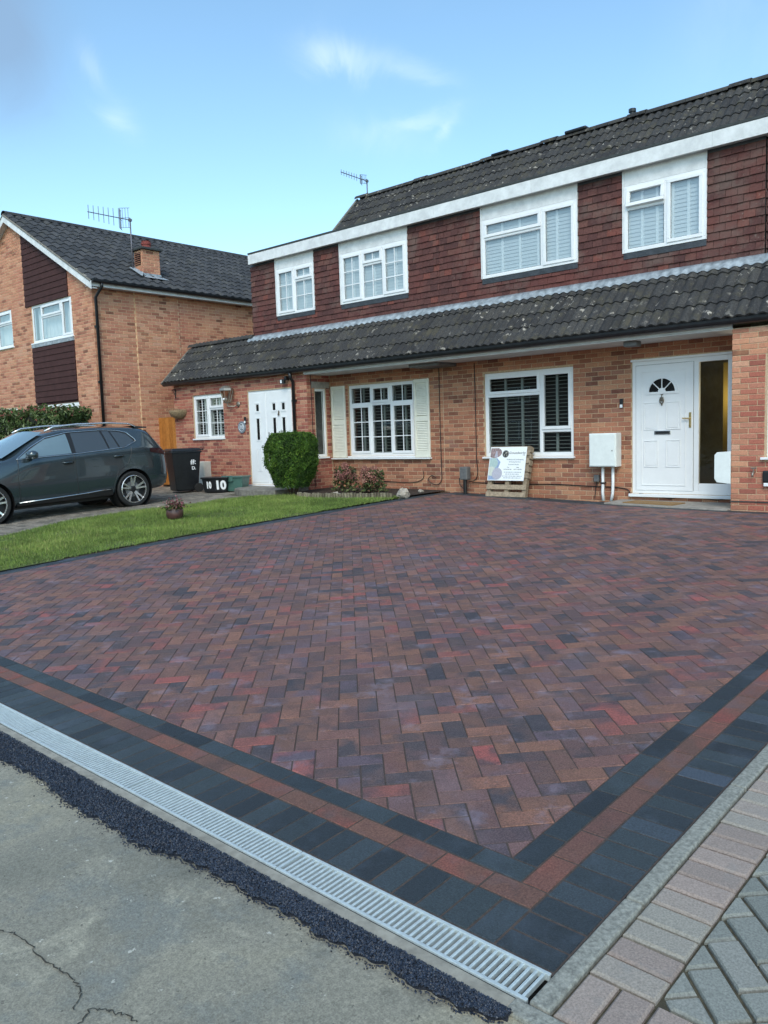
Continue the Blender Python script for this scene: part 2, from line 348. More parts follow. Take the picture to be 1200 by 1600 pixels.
class MB:
    def __init__(s, M=None):
        s.v, s.f, s.t, s.M = [], [], [], M
    def add(s, vs, fs, tone=0.0):
        k = len(s.v)
        if s.M is not None: vs = [tuple(s.M @ Vector(p)) for p in vs]
        s.v.extend(tuple(p) for p in vs); s.f.extend(tuple(i+k for i in f) for f in fs); s.t.extend([tone]*len(fs)); return s
    def box(s, x0, x1, y0, y1, z0, z1, tone=0.0):
        return s.add([(x0, y0, z0), (x1, y0, z0), (x1, y1, z0), (x0, y1, z0), (x0, y0, z1), (x1, y0, z1), (x1, y1, z1), (x0, y1, z1)],
                     [(3, 2, 1, 0), (4, 5, 6, 7), (0, 1, 5, 4), (1, 2, 6, 5), (2, 3, 7, 6), (3, 0, 4, 7)], tone)
    def quad(s, a, b, c, d, tone=0.0): return s.add([a, b, c, d], [(0, 1, 2, 3)], tone)
    def tube(s, pts, r, n=8, caps=True, tone=0.0, r1=None):
        pts = [Vector(p) for p in pts]; vs = []; m = len(pts)
        ref = None
        for i, p in enumerate(pts):
            t = (pts[min(i+1, m-1)]-pts[max(i-1, 0)]).normalized()
            if ref is None or abs(ref.dot(t)) > .95: ref = Vector((0, 0, 1)) if abs(t.z) < .9 else Vector((1, 0, 0))
            a = t.cross(ref).normalized(); b = t.cross(a); ref = -b if False else ref
            rr = r if r1 is None else r+(r1-r)*i/max(1, m-1)
            for k in range(n):
                th = 2*math.pi*k/n; vs.append(p+a*(rr*math.cos(th))+b*(rr*math.sin(th)))
        fs = [(i*n+k, i*n+(k+1) % n, (i+1)*n+(k+1) % n, (i+1)*n+k) for i in range(m-1) for k in range(n)]
        if caps: fs += [tuple(range(n))[::-1], tuple(range((m-1)*n, m*n))]
        return s.add(vs, fs, tone)
    def lathe(s, prof, c=(0, 0, 0), n=20, axis='Z', tone=0.0, caps=True):
        vs = []
        for (r, h) in prof:
            for k in range(n):
                th = 2*math.pi*k/n; a, b = r*math.cos(th), r*math.sin(th)
                vs.append({'Z': (c[0]+a, c[1]+b, c[2]+h), 'X': (c[0]+h, c[1]+a, c[2]+b), 'Y': (c[0]+a, c[1]-h, c[2]+b)}[axis])
        m = len(prof)
        fs = [(i*n+k, i*n+(k+1) % n, (i+1)*n+(k+1) % n, (i+1)*n+k) for i in range(m-1) for k in range(n)]
        if caps: fs += [tuple(range(n))[::-1], tuple(range((m-1)*n, m*n))]
        return s.add(vs, fs, tone)
    def prism(s, poly, d, tone=0.0):
        """poly in local xy, extruded from z=0 to z=d"""
        n = len(poly)
        return s.add([(x, y, 0) for x, y in poly]+[(x, y, d) for x, y in poly],
                     [tuple(range(n))[::-1], tuple(range(n, 2*n))]+[(i, (i+1) % n, n+(i+1) % n, n+i) for i in range(n)], tone)
    def mesh(s, name, mat, smooth=False, tones=True):
        me = bpy.data.meshes.new(name); me.from_pydata([tuple(p) for p in s.v], [], s.f)
        if tones and any(s.t):
            a = me.attributes.new('tone', 'FLOAT', 'FACE'); a.data.foreach_set('value', s.t)
        if mat: me.materials.append(mat)
        if smooth: me.polygons.foreach_set('use_smooth', [True]*len(me.polygons))
        me.update(); return me
    def build(s, name, mat, parent=None, smooth=False, kind=None, bevel=0, label=None, segs=2):
        o = bpy.data.objects.new(name, s.mesh(name, mat, smooth)); link(o, parent)
        if bevel:
            b = o.modifiers.new('bevel', 'BEVEL'); b.width = bevel; b.segments = segs; b.limit_method = 'ANGLE'
        if kind: o['kind'] = kind
        if label: o['label'] = label
        return o

def basis(u, v, w, o=(0, 0, 0)):
    return Matrix(((u[0], v[0], w[0], o[0]), (u[1], v[1], w[1], o[1]), (u[2], v[2], w[2], o[2]), (0, 0, 0, 1)))
def F_front(x, y, z=0.0): return basis((1, 0, 0), (0, 0, 1), (0, -1, 0), (x, y, z))       # faces -Y: local u=+X v=+Z w=out
def F_east(x, y, z=0.0): return basis((0, 1, 0), (0, 0, 1), (1, 0, 0), (x, y, z))         # faces +X: local u=+Y

def block_mesh(w, h, d, ch, inset=None):
    """chamfered block lying in local xy, top at z=0, no underside"""
    a, b = w/2, h/2; drop = ch; ch = ch if inset is None else inset
    v = [(-a, -b, -d), (a, -b, -d), (a, b, -d), (-a, b, -d), (-a, -b, -drop), (a, -b, -drop), (a, b, -drop), (-a, b, -drop),
         (-a+ch, -b+ch, 0), (a-ch, -b+ch, 0), (a-ch, b-ch, 0), (-a+ch, b-ch, 0)]
    f = [(8, 9, 10, 11)]+[(i, (i+1) % 4, 4+(i+1) % 4, 4+i) for i in range(4)]+[(4+i, 4+(i+1) % 4, 8+(i+1) % 4, 8+i) for i in range(4)]
    return v, f
def poly_block(pts, d, ch):
    n = len(pts); cx = sum(p[0] for p in pts)/n; cy = sum(p[1] for p in pts)/n
    ins = []
    for x, y in pts:
        L = math.hypot(x-cx, y-cy) or 1; k = max(0.3, 1-ch*1.4/L); ins.append((cx+(x-cx)*k, cy+(y-cy)*k))
    v = [(x, y, -d) for x, y in pts]+[(x, y, -ch) for x, y in pts]+[(x, y, 0) for x, y in ins]
    f = [tuple(range(2*n, 3*n))]+[(i, (i+1) % n, n+(i+1) % n, n+i) for i in range(n)]+[(n+i, n+(i+1) % n, 2*n+(i+1) % n, 2*n+i) for i in range(n)]
    return v, f
SHAPES = {}
def shape(key, fn):
    if key not in SHAPES: SHAPES[key] = fn()
    return key
def screen_size(M, vs):
    """rough size in the picture (square pixels) and whether the piece is in frame"""
    xs, ys = [], []
    for p in vs:
        d = M @ Vector(p) - CAM; z = d.dot(fwd)
        if z < .1: return 0
        xs.append(600+FPX*d.dot(cr)/z); ys.append(800-FPX*d.dot(cu)/z)
    cx, cy = sum(xs)/len(xs), sum(ys)/len(ys)
    if cx < -5 or cx > 1205 or cy < -5 or cy > 1605: return 0
    return (max(xs)-min(xs))*(max(ys)-min(ys))
def pieces(name, rest, parent, mat, items, cap=300, vis=None):
    """items: (shape key, matrix, tone). The largest in the picture become objects, the rest one mesh."""
    sc = []
    for i, (k, M, t) in enumerate(items):
        vs = SHAPES[k][0]; a = screen_size(M, vs[-4:] if len(vs) > 8 else vs)
        if a and vis and not vis(M.translation): a *= .01
        sc.append(a)
    order = sorted(range(len(items)), key=lambda i: -sc[i])
    single = [i for i in order[:cap] if sc[i] > 8]
    sset = set(single); cache = {}
    for i in single:
        k, M, t = items[i]
        if k not in cache:
            me = bpy.data.meshes.new(name); me.from_pydata(*[SHAPES[k][0], [], SHAPES[k][1]]); me.materials.append(mat); me.update(); cache[k] = me
        o = bpy.data.objects.new(name, cache[k]); link(o, parent, M); o['tone'] = float(t)
    vs, fs, ts = [], [], []; n0 = 0
    for i, (k, M, t) in enumerate(items):
        if i in sset: continue
        v, f = SHAPES[k]; a = np.asarray(v, float) @ np.array(M.to_3x3()).T + np.array(M.translation)
        vs.append(a); fs.extend(tuple(j+n0 for j in q) for q in f); ts.extend([t]*len(f)); n0 += len(v)
    if vs:
        me = bpy.data.meshes.new(rest); me.from_pydata([tuple(p) for p in np.concatenate(vs)], [], fs)
        a = me.attributes.new('tone', 'FLOAT', 'FACE'); a.data.foreach_set('value', ts); me.materials.append(mat); me.update()
        o = bpy.data.objects.new(rest, me); link(o, parent); o['kind'] = 'stuff'

def jit(M, dx=0, dz=0, rot=0):
    return M @ Matrix.Translation((0, 0, random.uniform(-dz, dz))) @ Matrix.Rotation(random.uniform(-rot, rot), 4, 'X') @ Matrix.Rotation(random.uniform(-rot, rot), 4, 'Y')

def clip_poly(pts, planes):
    """Sutherland-Hodgman; planes (nx, ny, d) keep nx*x+ny*y<=d"""
    for nx, ny, d in planes:
        out = []; m = len(pts)
        if m == 0: return []
        for i in range(m):
            p, q = pts[i], pts[(i+1) % m]; a = nx*p[0]+ny*p[1]-d; b = nx*q[0]+ny*q[1]-d
            if a <= 0: out.append(p)
            if (a < 0 < b) or (b < 0 < a):
                t = a/(a-b); out.append((p[0]+(q[0]-p[0])*t, p[1]+(q[1]-p[1])*t))
        pts = out
    r = []
    for p in pts:
        if not r or math.hypot(p[0]-r[-1][0], p[1]-r[-1][1]) > 1e-4: r.append(p)
    if len(r) > 1 and math.hypot(r[0][0]-r[-1][0], r[0][1]-r[-1][1]) < 1e-4: r.pop()
    return r
def area(p): return .5*abs(sum(p[i][0]*p[(i+1) % len(p)][1]-p[(i+1) % len(p)][0]*p[i][1] for i in range(len(p))))

# ------------------------------------------------------------------ the lie of the land
BETA = -0.0214
EX, EY = (math.cos(BETA), math.sin(BETA)), (-math.sin(BETA), math.cos(BETA))
def gz(x, y):
    if y < 0: return .0454*max(y, -4)
    t = min(y, 10.2)
    return .05*t-.0022*t*t+.0135*min(max(-4-x, 0), 4.5)*(t/10.2)**2
def W(a, b): return (a*EX[0]+b*EY[0], a*EX[1]+b*EY[1])       # driveway frame -> world
def lay(a, b, rot=0.0, dz=0.0):
    """matrix of a block lying on the ground at driveway coordinates (a, b)"""
    x, y = W(a, b); e = .05
    gx, gy = (gz(x+e, y)-gz(x-e, y))/(2*e), (gz(x, y+e)-gz(x, y-e))/(2*e)
    n = Vector((-gx, -gy, 1)).normalized(); ang = BETA+rot
    u = Vector((math.cos(ang), math.sin(ang), 0)); u = (u-n*u.dot(n)).normalized(); v = n.cross(u)
    return basis(u, v, n, (x, y, gz(x, y)+dz))
def sheet(name, poly, mat, dz=0.0, step=.4, kind='structure', parent=None, label=None):
    """ground sheet over a convex world-xy polygon, cut into cells that follow the land"""
    xs = [p[0] for p in poly]; ys = [p[1] for p in poly]
    if sum(poly[i][0]*poly[(i+1) % len(poly)][1]-poly[(i+1) % len(poly)][0]*poly[i][1] for i in range(len(poly))) < 0: poly = poly[::-1]
    pl = []
    for i in range(len(poly)):
        (x0, y0), (x1, y1) = poly[i], poly[(i+1) % len(poly)]; nx, ny = y1-y0, x0-x1; L = math.hypot(nx, ny)
        pl.append((nx/L, ny/L, (nx*x0+ny*y0)/L))
    mb = MB(); nx = max(1, math.ceil((max(xs)-min(xs))/step)); ny = max(1, math.ceil((max(ys)-min(ys))/step))
    for i in range(nx):
        for j in range(ny):
            x0, x1 = min(xs)+(max(xs)-min(xs))*i/nx, min(xs)+(max(xs)-min(xs))*(i+1)/nx
            y0, y1 = min(ys)+(max(ys)-min(ys))*j/ny, min(ys)+(max(ys)-min(ys))*(j+1)/ny
            q = clip_poly([(x0, y0), (x1, y0), (x1, y1), (x0, y1)], pl)
            if len(q) > 2: mb.add([(x, y, gz(x, y)+dz) for x, y in q], [tuple(range(len(q)))])
    o = mb.build(name, mat, parent, kind=kind)
    if label: o['label'] = label
    return o

# ------------------------------------------------------------------ ground, road, paving
g = MB()
cuts = [-400, -150, -60, -30, -18, -9, -4, 0, 3, 6, 10.2, 20, 60, 150, 400]
xc = [-400, -150, -60, -30, -18, -12, -8.5, -4, 0, 6, 20, 60, 150, 400]
for i in range(len(xc)-1):
    for j in range(len(cuts)-1):
        q = [(xc[i], cuts[j]), (xc[i+1], cuts[j]), (xc[i+1], cuts[j+1]), (xc[i], cuts[j+1])]
        g.add([(x, y, gz(x, y)-.09) for x, y in q], [(0, 1, 2, 3)])
tag(g.build('ground', M_GROUND), kind='structure')

road_edge = [W(-40, -.395), W(.168, -.395), W(.168, -.37), W(40, -.37)]
sheet('road', [(-40, -12), (40, -12), W(40, -.40), W(-40, -.40)], M_ROAD, -.006, 1.0)
# cracks in the road concrete: thin dark strips laid on the surface
def crack(pts, w0, parent=None):
    m = MB(); L = []
    for i in range(len(pts)-1):
        for k in range(6):
            t = k/6; x = pts[i][0]+(pts[i+1][0]-pts[i][0])*t+random.uniform(-.006, .006); y = pts[i][1]+(pts[i+1][1]-pts[i][1])*t+random.uniform(-.006, .006); L.append((x, y))
    L.append(pts[-1]); n = len(L); vs = []
    for i, (x, y) in enumerate(L):
        a, b = L[max(0, i-1)], L[min(n-1, i+1)]; dx, dy = b[0]-a[0], b[1]-a[1]; q = math.hypot(dx, dy) or 1
        w = w0*random.uniform(.3, 1.2); vs += [(x-dy/q*w, y+dx/q*w, gz(x, y)-.002), (x+dy/q*w, y-dx/q*w, gz(x, y)-.002)]
    m.add(vs, [(2*i, 2*i+1, 2*i+3, 2*i+2) for i in range(n-1)]); return m
M_CRACK = plain('road_crack_dirt', srgb(62, 58, 50), .95, var=(60, .5, 1.5))
def from_px(x, y):                                       # where a sight line meets the flat road (only used for marks on the road)
    k = fwd+cr*((x-600)/FPX)-cu*((y-800)/FPX); t = 1.0
    for _ in range(60):
        P = CAM+k*t; t += (P.z-gz(P.x, P.y))/max(1e-3, -k.z)*.9
    return (P.x, P.y)
CRACKS = [[(-1.75, -1.12), (-1.55, -1.075), (-1.40, -1.085), (-1.291, -1.063), (-1.25, -1.041), (-1.137, -1.034), (-1.06, -1.045), (-.98, -1.039), (-.923, -1.03), (-.86, -1.034), (-.807, -1.05), (-.77, -1.09)],
          [(-.70, -1.16), (-.712, -1.10), (-.738, -1.062), (-.70, -1.036), (-.669, -1.027), (-.63, -1.012), (-.589, -1.009)]]
for c in CRACKS: tag(crack(c, .0024).build('road_crack', M_CRACK), kind='structure')

# ---- the new driveway: bed, herringbone blocks, borders
P = .2015
bed = sheet('driveway', [W(.2, -.21), W(.2, 8.95), (-7.95, 10.15), W(-7.95, -.21)], M_SAND, -.0034, .5)
tag(bed, kind='structure')
J = .0058
half = shape('paver', lambda: block_mesh(.1995, .0985, .05, .0045))
LEFT_A = -7.60
LIM = [(1, 0, -P-.002), (0, -1, -P-.002), (-math.cos(.0), 0, 99)]
x0l = -7.66
def drive_planes():
    """interior of the herringbone field in driveway coordinates"""
    pl = [(1, 0, -P-.002), (0, -1, -P-.002)]
    def line(p, q):                                       # keep the left side of p->q given in world xy
        inv = lambda w: (w[0]*EX[0]+w[1]*EX[1], w[0]*EY[0]+w[1]*EY[1])
        (ax, ay), (bx, by) = inv(p), inv(q); nx, ny = by-ay, ax-bx; L = math.hypot(nx, ny)
        pl.append((nx/L, ny/L, (nx*ax+ny*ay)/L))
    line((.3, 8.72), (-7.75, 9.86)); line((-7.78, 9.9), (-7.60, 1.6)); line((-7.60, 1.6), (-7.56, -.5))
    return pl
DP = drive_planes()
items = []
u = .10075
rt = math.sqrt(.5)
def herring(origin, planes, arange, unit, gap, depth, ch, keyname, tonefn, rot=math.pi/4, uneven=.0012):
    out = []
    N = int(arange/unit)
    c_, s_ = math.cos(rot), math.sin(rot)
    for i in range(-N, N):
        for j in range(-N, N):
            c = (i-j) % 4
            if c == 0: x0, y0, w, h = i, j, 2, 1
            elif c == 3: x0, y0, w, h = i, j, 1, 2
            else: continue
            q = [(x0*unit+gap/2, y0*unit+gap/2), ((x0+w)*unit-gap/2, y0*unit+gap/2), ((x0+w)*unit-gap/2, (y0+h)*unit-gap/2), (x0*unit+gap/2, (y0+h)*unit-gap/2)]
            q = [(origin[0]+x*c_-y*s_, origin[1]+x*s_+y*c_) for x, y in q]
            cx = sum(p[0] for p in q)/4; cy = sum(p[1] for p in q)/4
            worst = max(nx*cx+ny*cy-d for nx, ny, d in planes)
            if worst > unit*1.3: continue
            if max(nx*p[0]+ny*p[1]-d for nx, ny, d in planes for p in q) <= 0:
                key = shape(keyname+str(w), lambda: block_mesh(unit*w-gap, unit*h-gap, depth, ch, ch*.45))
                M = lay(cx, cy, rot)
            else:
                q2 = clip_poly(q, planes)
                if len(q2) < 3 or area(q2) < .0006: continue
                cx = sum(p[0] for p in q2)/len(q2); cy = sum(p[1] for p in q2)/len(q2)
                k = len(SHAPES); key = shape(keyname+'_cut%d' % k, lambda: poly_block([(x-cx, y-cy) for x, y in q2], depth, ch))
                M = lay(cx, cy, 0)
            out.append((key, jit(M, 0, uneven, .006), tonefn(cx, cy)))
    return out
def paver_tone(x, y):
    t = random.random()
    return min(.999, max(0.001, t if random.random() < .93 else .97))
items = herring((-.630, .631), DP, 14.0, .1018, .0040, .05, .0045, 'herring', paver_tone)
pieces('paving_block', 'paving_blocks', bed, M_PAVER, items, 300)
# borders
char, red = [], []
def tone(): return random.uniform(.02, .98)
fullx = shape('border', lambda: block_mesh(P-J, .1-J/2, .05, .0045))
def run(lst, a, b, rot, key=fullx): lst.append((key, jit(lay(a, b, rot), 0, .0012, .006), tone()))
a = -P/2-.7163 % P
k = 0
xj = -.9178 + P*round((.9178-P/2)/P)
# front rows: charcoal stretchers (b P/2..P), red stretchers (0..P/2), charcoal soldiers (-.2..0)
def cutrow(lst, a0, a1, b0, b1, alongx=True):
    w, h = abs(a1-a0)-J, abs(b1-b0)-J
    if w < .012: return
    key = shape('row_%d_%d' % (round(w*2000), round(h*2000)), lambda: block_mesh(w, h, .05, .0055, .003))
    run(lst, (a0+a1)/2, (b0+b1)/2, 0, key)
def stretch(lst, lo, hi, joint, b0, b1):
    js = [lo]; x = joint-math.floor((joint-lo)/P)*P
    while x < hi-.02:
        if x > lo+.02: js.append(x)
        x += P
    js.append(hi)
    for i in range(len(js)-1): cutrow(lst, js[i], js[i+1], b0, b1)
def stretch_y(lst, lo, hi, joint, a0, a1, pitch=P):
    js = [lo]; y = joint-math.floor((joint-lo)/pitch)*pitch
    while y < hi-.02:
        if y > lo+.02: js.append(y)
        y += pitch
    js.append(hi)
    for i in range(len(js)-1): cutrow(lst, a0, a1, js[i], js[i+1])
def stretch_p(lst, lo, hi, joint, b0, b1, pitch):
    js = [lo]; x = joint-math.floor((joint-lo)/pitch)*pitch
    while x < hi-.02:
        if x > lo+.02: js.append(x)
        x += pitch
    js.append(hi)
    for i in range(len(js)-1): cutrow(lst, js[i], js[i+1], b0, b1)
AL = -7.78
stretch(char, AL, -P/2, -.9178, P/2, P)
stretch(red, AL, 0, -.2, 0, P/2)
stretch_p(char, AL, 0, 0, -.2, 0, P/2)
# right rows
stretch_y(char, P, 8.7, .8, -P, -P/2)
stretch_y(red, P/2, 8.7, .7, -P/2, 0)
stretch_y(char, -.2, 8.75, -.2108, 0, P*.985, P/2)
# left edge: two rows of charcoal along the lawn
def edge_run(lst, p, q, off, wid, pitch):
    dx, dy = q[0]-p[0], q[1]-p[1]; L = math.hypot(dx, dy); n = int(L/pitch); ang = math.atan2(dy, dx)-BETA
    nx, ny = -dy/L, dx/L
    for i in range(n):
        t = (i+.5)*pitch; x, y = p[0]+dx/L*t+nx*off, p[1]+dy/L*t+ny*off
        a = x*EX[0]+y*EX[1]; b = x*EY[0]+y*EY[1]
        key = shape('edge_%d_%d' % (round(pitch*1000), round(wid*1000)), lambda: block_mesh(pitch-J, wid-J, .05, .0045))
        run(lst, a, b, ang, key)
for (p, q) in (((-7.62, .22), (-7.60, 1.6)), ((-7.60, 1.6), (-7.78, 9.9))):
    edge_run(char, p, q, .054, .1, P); edge_run(char, p, q, .155, .1, P)
edge_run(char, (-2.3, 9.10), (-7.8, 9.88), -.055, .1, P)
edge_run(char, (.2, 8.75), (-2.3, 9.10), -.055, .1, P)
edge_run(char, (-4.45, 9.55), (-7.75, 10.02), -.10, .2, P/2)
pieces('border_block', 'border_blocks', bed, M_PAVER_CHAR, char, 300)
pieces('red_border_block', 'red_border_blocks', bed, M_PAVER_RED, red, 200)

# threshold slab before the white door
m = MB(); q = [(-4.40, 9.56), (-2.45, 9.26), (-2.45, 10.19), (-4.40, 10.19)]
m.add([(x, y, gz(x, y)-.03) for x, y in q]+[(x, y, gz(x, y)+.014) for x, y in q], [(4, 5, 6, 7)]+[(i, (i+1) % 4, 4+(i+1) % 4, 4+i) for i in range(4)])
tag(m.build('threshold_slab', M_CONC_SLAB, bevel=.006), kind='structure')

# ---- drain channel
drn = thing('drainage_channel', (*W(-3.9, -.27), gz(*W(-3.9, -.27))), 'long galvanised slotted drainage channel between the road and the charcoal blocks', 'drain')
def strip(a0, a1, b0, b1, z0, z1, name, mat, parent, step=1.0, kind=None, bevel=0):
    m = MB(); n = max(1, round((a1-a0)/step))
    vs = []
    for i in range(n+1):
        a = a0+(a1-a0)*i/n
        for (b, z) in ((b0, z0), (b1, z0), (b1, z1), (b0, z1)):
            x, y = W(a, b); vs.append((x, y, gz(x, y)+z))
    fs = [(4*i+k, 4*i+4+k, 4*i+4+(k+1) % 4, 4*i+(k+1) % 4) for i in range(n) for k in range(4)]+[(0, 1, 2, 3), (4*n+3, 4*n+2, 4*n+1, 4*n)]
    m.add(vs, fs); return m.build(name, mat, parent, kind=kind, bevel=bevel)
B0, B1 = -.336, -.206
strip(-8, .197, B0+.008, B1-.008, -.10, -.075, 'channel_floor', M_TROUGH, drn)
strip(-8, .197, B0-.002, B0+.004, -.10, -.006, 'channel_wall', M_TROUGH, drn); strip(-8, .197, B1-.004, B1+.002, -.10, -.006, 'channel_wall', M_TROUGH, drn)
slat_key = shape('slat', lambda: block_mesh(.0098, B1-B0-.022, .016, .002))
seam = .197
while seam > -8:
    lo = max(seam-1.02, -8)
    gr = strip(lo+.002, seam-.002, B0, B0+.012, -.02, .001, 'grate', M_STEEL, drn, bevel=.002)
    strip(lo+.002, seam-.002, B1-.012, B1, -.02, .001, 'rim', M_STEEL, gr, bevel=.002)
    strip(lo+.001, lo+.013, B0+.0125, B1-.0125, -.02, .0, 'end_bar', M_STEEL, gr)
    it = []
    n = int((seam-lo-.03)/.022)
    for i in range(n):
        a = seam-.02-i*.022
        if a < lo+.02: break
        it.append((slat_key, lay(a, (B0+B1)/2, 0, -.001), .5))
    pieces('slat', 'far_slats', gr, M_STEEL, it, 60)
    seam = lo
strip(-8.2, .166, -.392, B0-.0025, -.08, -.004, 'concrete_haunch', M_HAUNCH, None, .9, 'structure', .004)
# ---- bitumen strip along the haunch
TE = [(-9, -.50), (-5, -.49), (-4, -.50), (-3.2, -.47), (-2.644, -.481), (-2.26, -.462), (-2.0, -.502), (-1.76, -.513), (-1.61, -.5), (-1.37, -.519), (-1.11, -.465), (-.93, -.462), (-.7, -.467), (-.58, -.457), (-.45, -.474),
      (-.32, -.468), (-.2, -.458), (-.06, -.467), (.07, -.45), (.165, -.44), (.20, -.41)]
def te(x):
    for i in range(len(TE)-1):
        if TE[i][0] <= x <= TE[i+1][0]:
            t = (x-TE[i][0])/(TE[i+1][0]-TE[i][0]); return TE[i][1]+(TE[i+1][1]-TE[i][1])*t
    return -.45
m = MB(); vs = []; n = 420
for i in range(n+1):
    x = -6+6.185*i/n; yt = -.393-x*.0214*1.0; yb = te(x)-.004+.012*math.sin(x*23)*math.sin(x*61+1)+random.uniform(-.004, .004)
    for k in range(5):
        t = k/4; y = yt+(yb-yt)*t; vs.append((x, y, gz(x, y)-.004+(.012 if 0 < t < 1 else (.006 if t == 0 else -.004))+random.uniform(-.002, .002)))
m.add(vs, [(5*i+k, 5*i+5+k, 5*i+6+k, 5*i+1+k) for i in range(n) for k in range(4)])
tag(m.build('bitumen_strip', M_TARBED, smooth=True), kind='structure')
def stones(n):
    vs, fs, ts = [], [], []
    base = np.array([(1, 0, 0), (-1, 0, 0), (0, 1, 0), (0, -1, 0), (0, 0, 1), (0, 0, -1)], float)
    F = [(0, 2, 4), (2, 1, 4), (1, 3, 4), (3, 0, 4), (2, 0, 5), (1, 2, 5), (3, 1, 5), (0, 3, 5)]
    for i in range(n):
        x = -4.2+4.38*random.random()**.7; yt = -.395-x*.0214; yb = te(x)-.012+.012*math.sin(x*23)*math.sin(x*61+1); t = random.random()
        if random.random() < .012: t = 1+random.expovariate(14)
        y = yt+(yb-yt)*t; s = random.uniform(.0020, .0040)
        rot = np.array(Matrix.Rotation(random.uniform(0, 6), 3, Vector((random.gauss(0, 1), random.gauss(0, 1), random.gauss(0, 1))).normalized()))
        p = (base*np.array([s*random.uniform(.7, 1.3), s, s*random.uniform(.6, 1.1)])) @ rot.T + np.array([x, y, gz(x, y)+(.0105 if t < .97 else -.006+s*.6)])
        k = len(vs); vs.extend(map(tuple, p)); fs.extend(tuple(j+k for j in f) for f in F); ts.extend([random.random()]*8)
    me = bpy.data.meshes.new('bitumen_chippings'); me.from_pydata(vs, [], fs); a = me.attributes.new('tone', 'FLOAT', 'FACE'); a.data.foreach_set('value', ts); me.materials.append(M_TARMAC)
    o = bpy.data.objects.new('bitumen_chippings', me); link(o); o['kind'] = 'stuff'; o['label'] = 'black bitumen chippings raked along the concrete haunch'
stones(28000)

# ---- concrete edging and the neighbour's paving on the right
def edging_piece(a0, a1, b0, b1): 
    return strip(a0, a1, b0, b1, -.06, .012, 'edging_kerb', M_EDGING, None, 3, 'structure', .006)
m = None
for (b0, b1) in ((-.335, .22), (.224, 1.13), (1.134, 2.05), (2.054, 2.96), (2.964, 3.9), (3.904, 6), (6.004, 8.9)):
    mm = MB(); vs = []
    n = max(1, int((b1-b0)/.5))
    for i in range(n+1):
        b = b0+(b1-b0)*i/n
        for (a, z) in ((.2025, -.06), (.263, -.06), (.263, .003), (.2025, .003)):
            x, y = W(a, b); vs.append((x, y, gz(x, y)+z))
    fs = [(4*i+(k+1) % 4, 4*i+4+(k+1) % 4, 4*i+4+k, 4*i+k) for i in range(n) for k in range(4)]+[(3, 2, 1, 0), (4*n, 4*n+1, 4*n+2, 4*n+3)]
    mm.add(vs, fs); o = mm.build('edging_kerb', M_EDGING, bevel=.007); tag(o, kind='structure')
strip(.168, 1.1, -.398, -.342, -.06, .004, 'edging_kerb', M_EDGING, None, 3, 'structure', .006)
strip(1.104, 6, -.398, -.342, -.06, .004, 'edging_kerb', M_EDGING, None, 3, 'structure', .006)
nb = sheet('neighbour_driveway', [W(.264, -.342), W(6, -.342), W(6, 9), W(.264, 9)], M_JOINT_MOSS, -.014, .5)
beige, grey_ = [], []
def run2(lst, a, b, w, h, gap=.009):
    key = shape('nb_%d_%d' % (round(w*1000), round(h*1000)), lambda: block_mesh(w-gap, h-gap, .05, .007))
    lst.append((key, jit(lay(a, b, random.uniform(-.012, .012)), 0, .002, .012), tone()))
b = -.137
while b < 8.9:
    run2(beige, .268+.0965, b+.0487, .196, .0975); b += .0978
a = .268
while a < 5.9:
    run2(beige, a+.0487, -.137-.0985, .0975, .196); a += .0978
NP = [(-1, 0, -.467), (0, -1, .132), (1, 0, 5.9), (0, 1, 8.9)]
grey_ = [it for it in herring((.393, -.315), NP, 9.5, .0978, .011, .05, .007, 'nbher', lambda x, y: tone(), math.pi/4-.02, .002) if True]
pieces('buff_block', 'buff_blocks', nb, M_PAVER_BEIGE, beige, 120)
pieces('grey_block', 'grey_blocks', nb, M_PAVER_GREY, grey_, 160)

# ------------------------------------------------------------------ building helpers
def cells(u0, u1, v0, v1, openings):
    us = sorted({u0, u1, *[min(max(o[i], u0), u1) for o in openings for i in (0, 1)]})
    vs = sorted({v0, v1, *[min(max(o[i], v0), v1) for o in openings for i in (2, 3)]})
    for i in range(len(us)-1):
        for j in range(len(vs)-1):
            cu_, cv_ = (us[i]+us[i+1])/2, (vs[j]+vs[j+1])/2
            if any(o[0] < cu_ < o[1] and o[2] < cv_ < o[3] for o in openings): continue
            yield us[i], us[i+1], vs[j], vs[j+1]
def wall(M, u0, u1, v0, v1, openings, name, mat, parent, recess=.007, reveal=.11, thick=.24, reveal_mat=None):
    """mortar face set back behind the bricks, with reveals round the openings and a solid back"""
    m = MB(M)
    for a, b, c, d in cells(u0, u1, v0, v1, openings): m.quad((a, c, -recess), (b, c, -recess), (b, d, -recess), (a, d, -recess))
    for a, b, c, d in openings:
        a, b, c, d = max(a, u0), min(b, u1), max(c, v0), min(d, v1); z0, z1 = -reveal, -recess
        m.quad((a, c, z0), (a, c, z1), (a, d, z1), (a, d, z0)); m.quad((b, c, z1), (b, c, z0), (b, d, z0), (b, d, z1))
        m.quad((a, d, z0), (a, d, z1), (b, d, z1), (b, d, z0)); m.quad((a, c, z1), (a, c, z0), (b, c, z0), (b, c, z1))
    m.quad((u0, v0, -thick), (u0, v0, -recess), (u0, v1, -recess), (u0, v1, -thick)); m.quad((u1, v0, -recess), (u1, v0, -thick), (u1, v1, -thick), (u1, v1, -recess))
    m.quad((u0, v1, -recess), (u1, v1, -recess), (u1, v1, -thick), (u0, v1, -thick))
    return m.build(name, mat, parent)
BL, BH, JT = .215, .065, .010
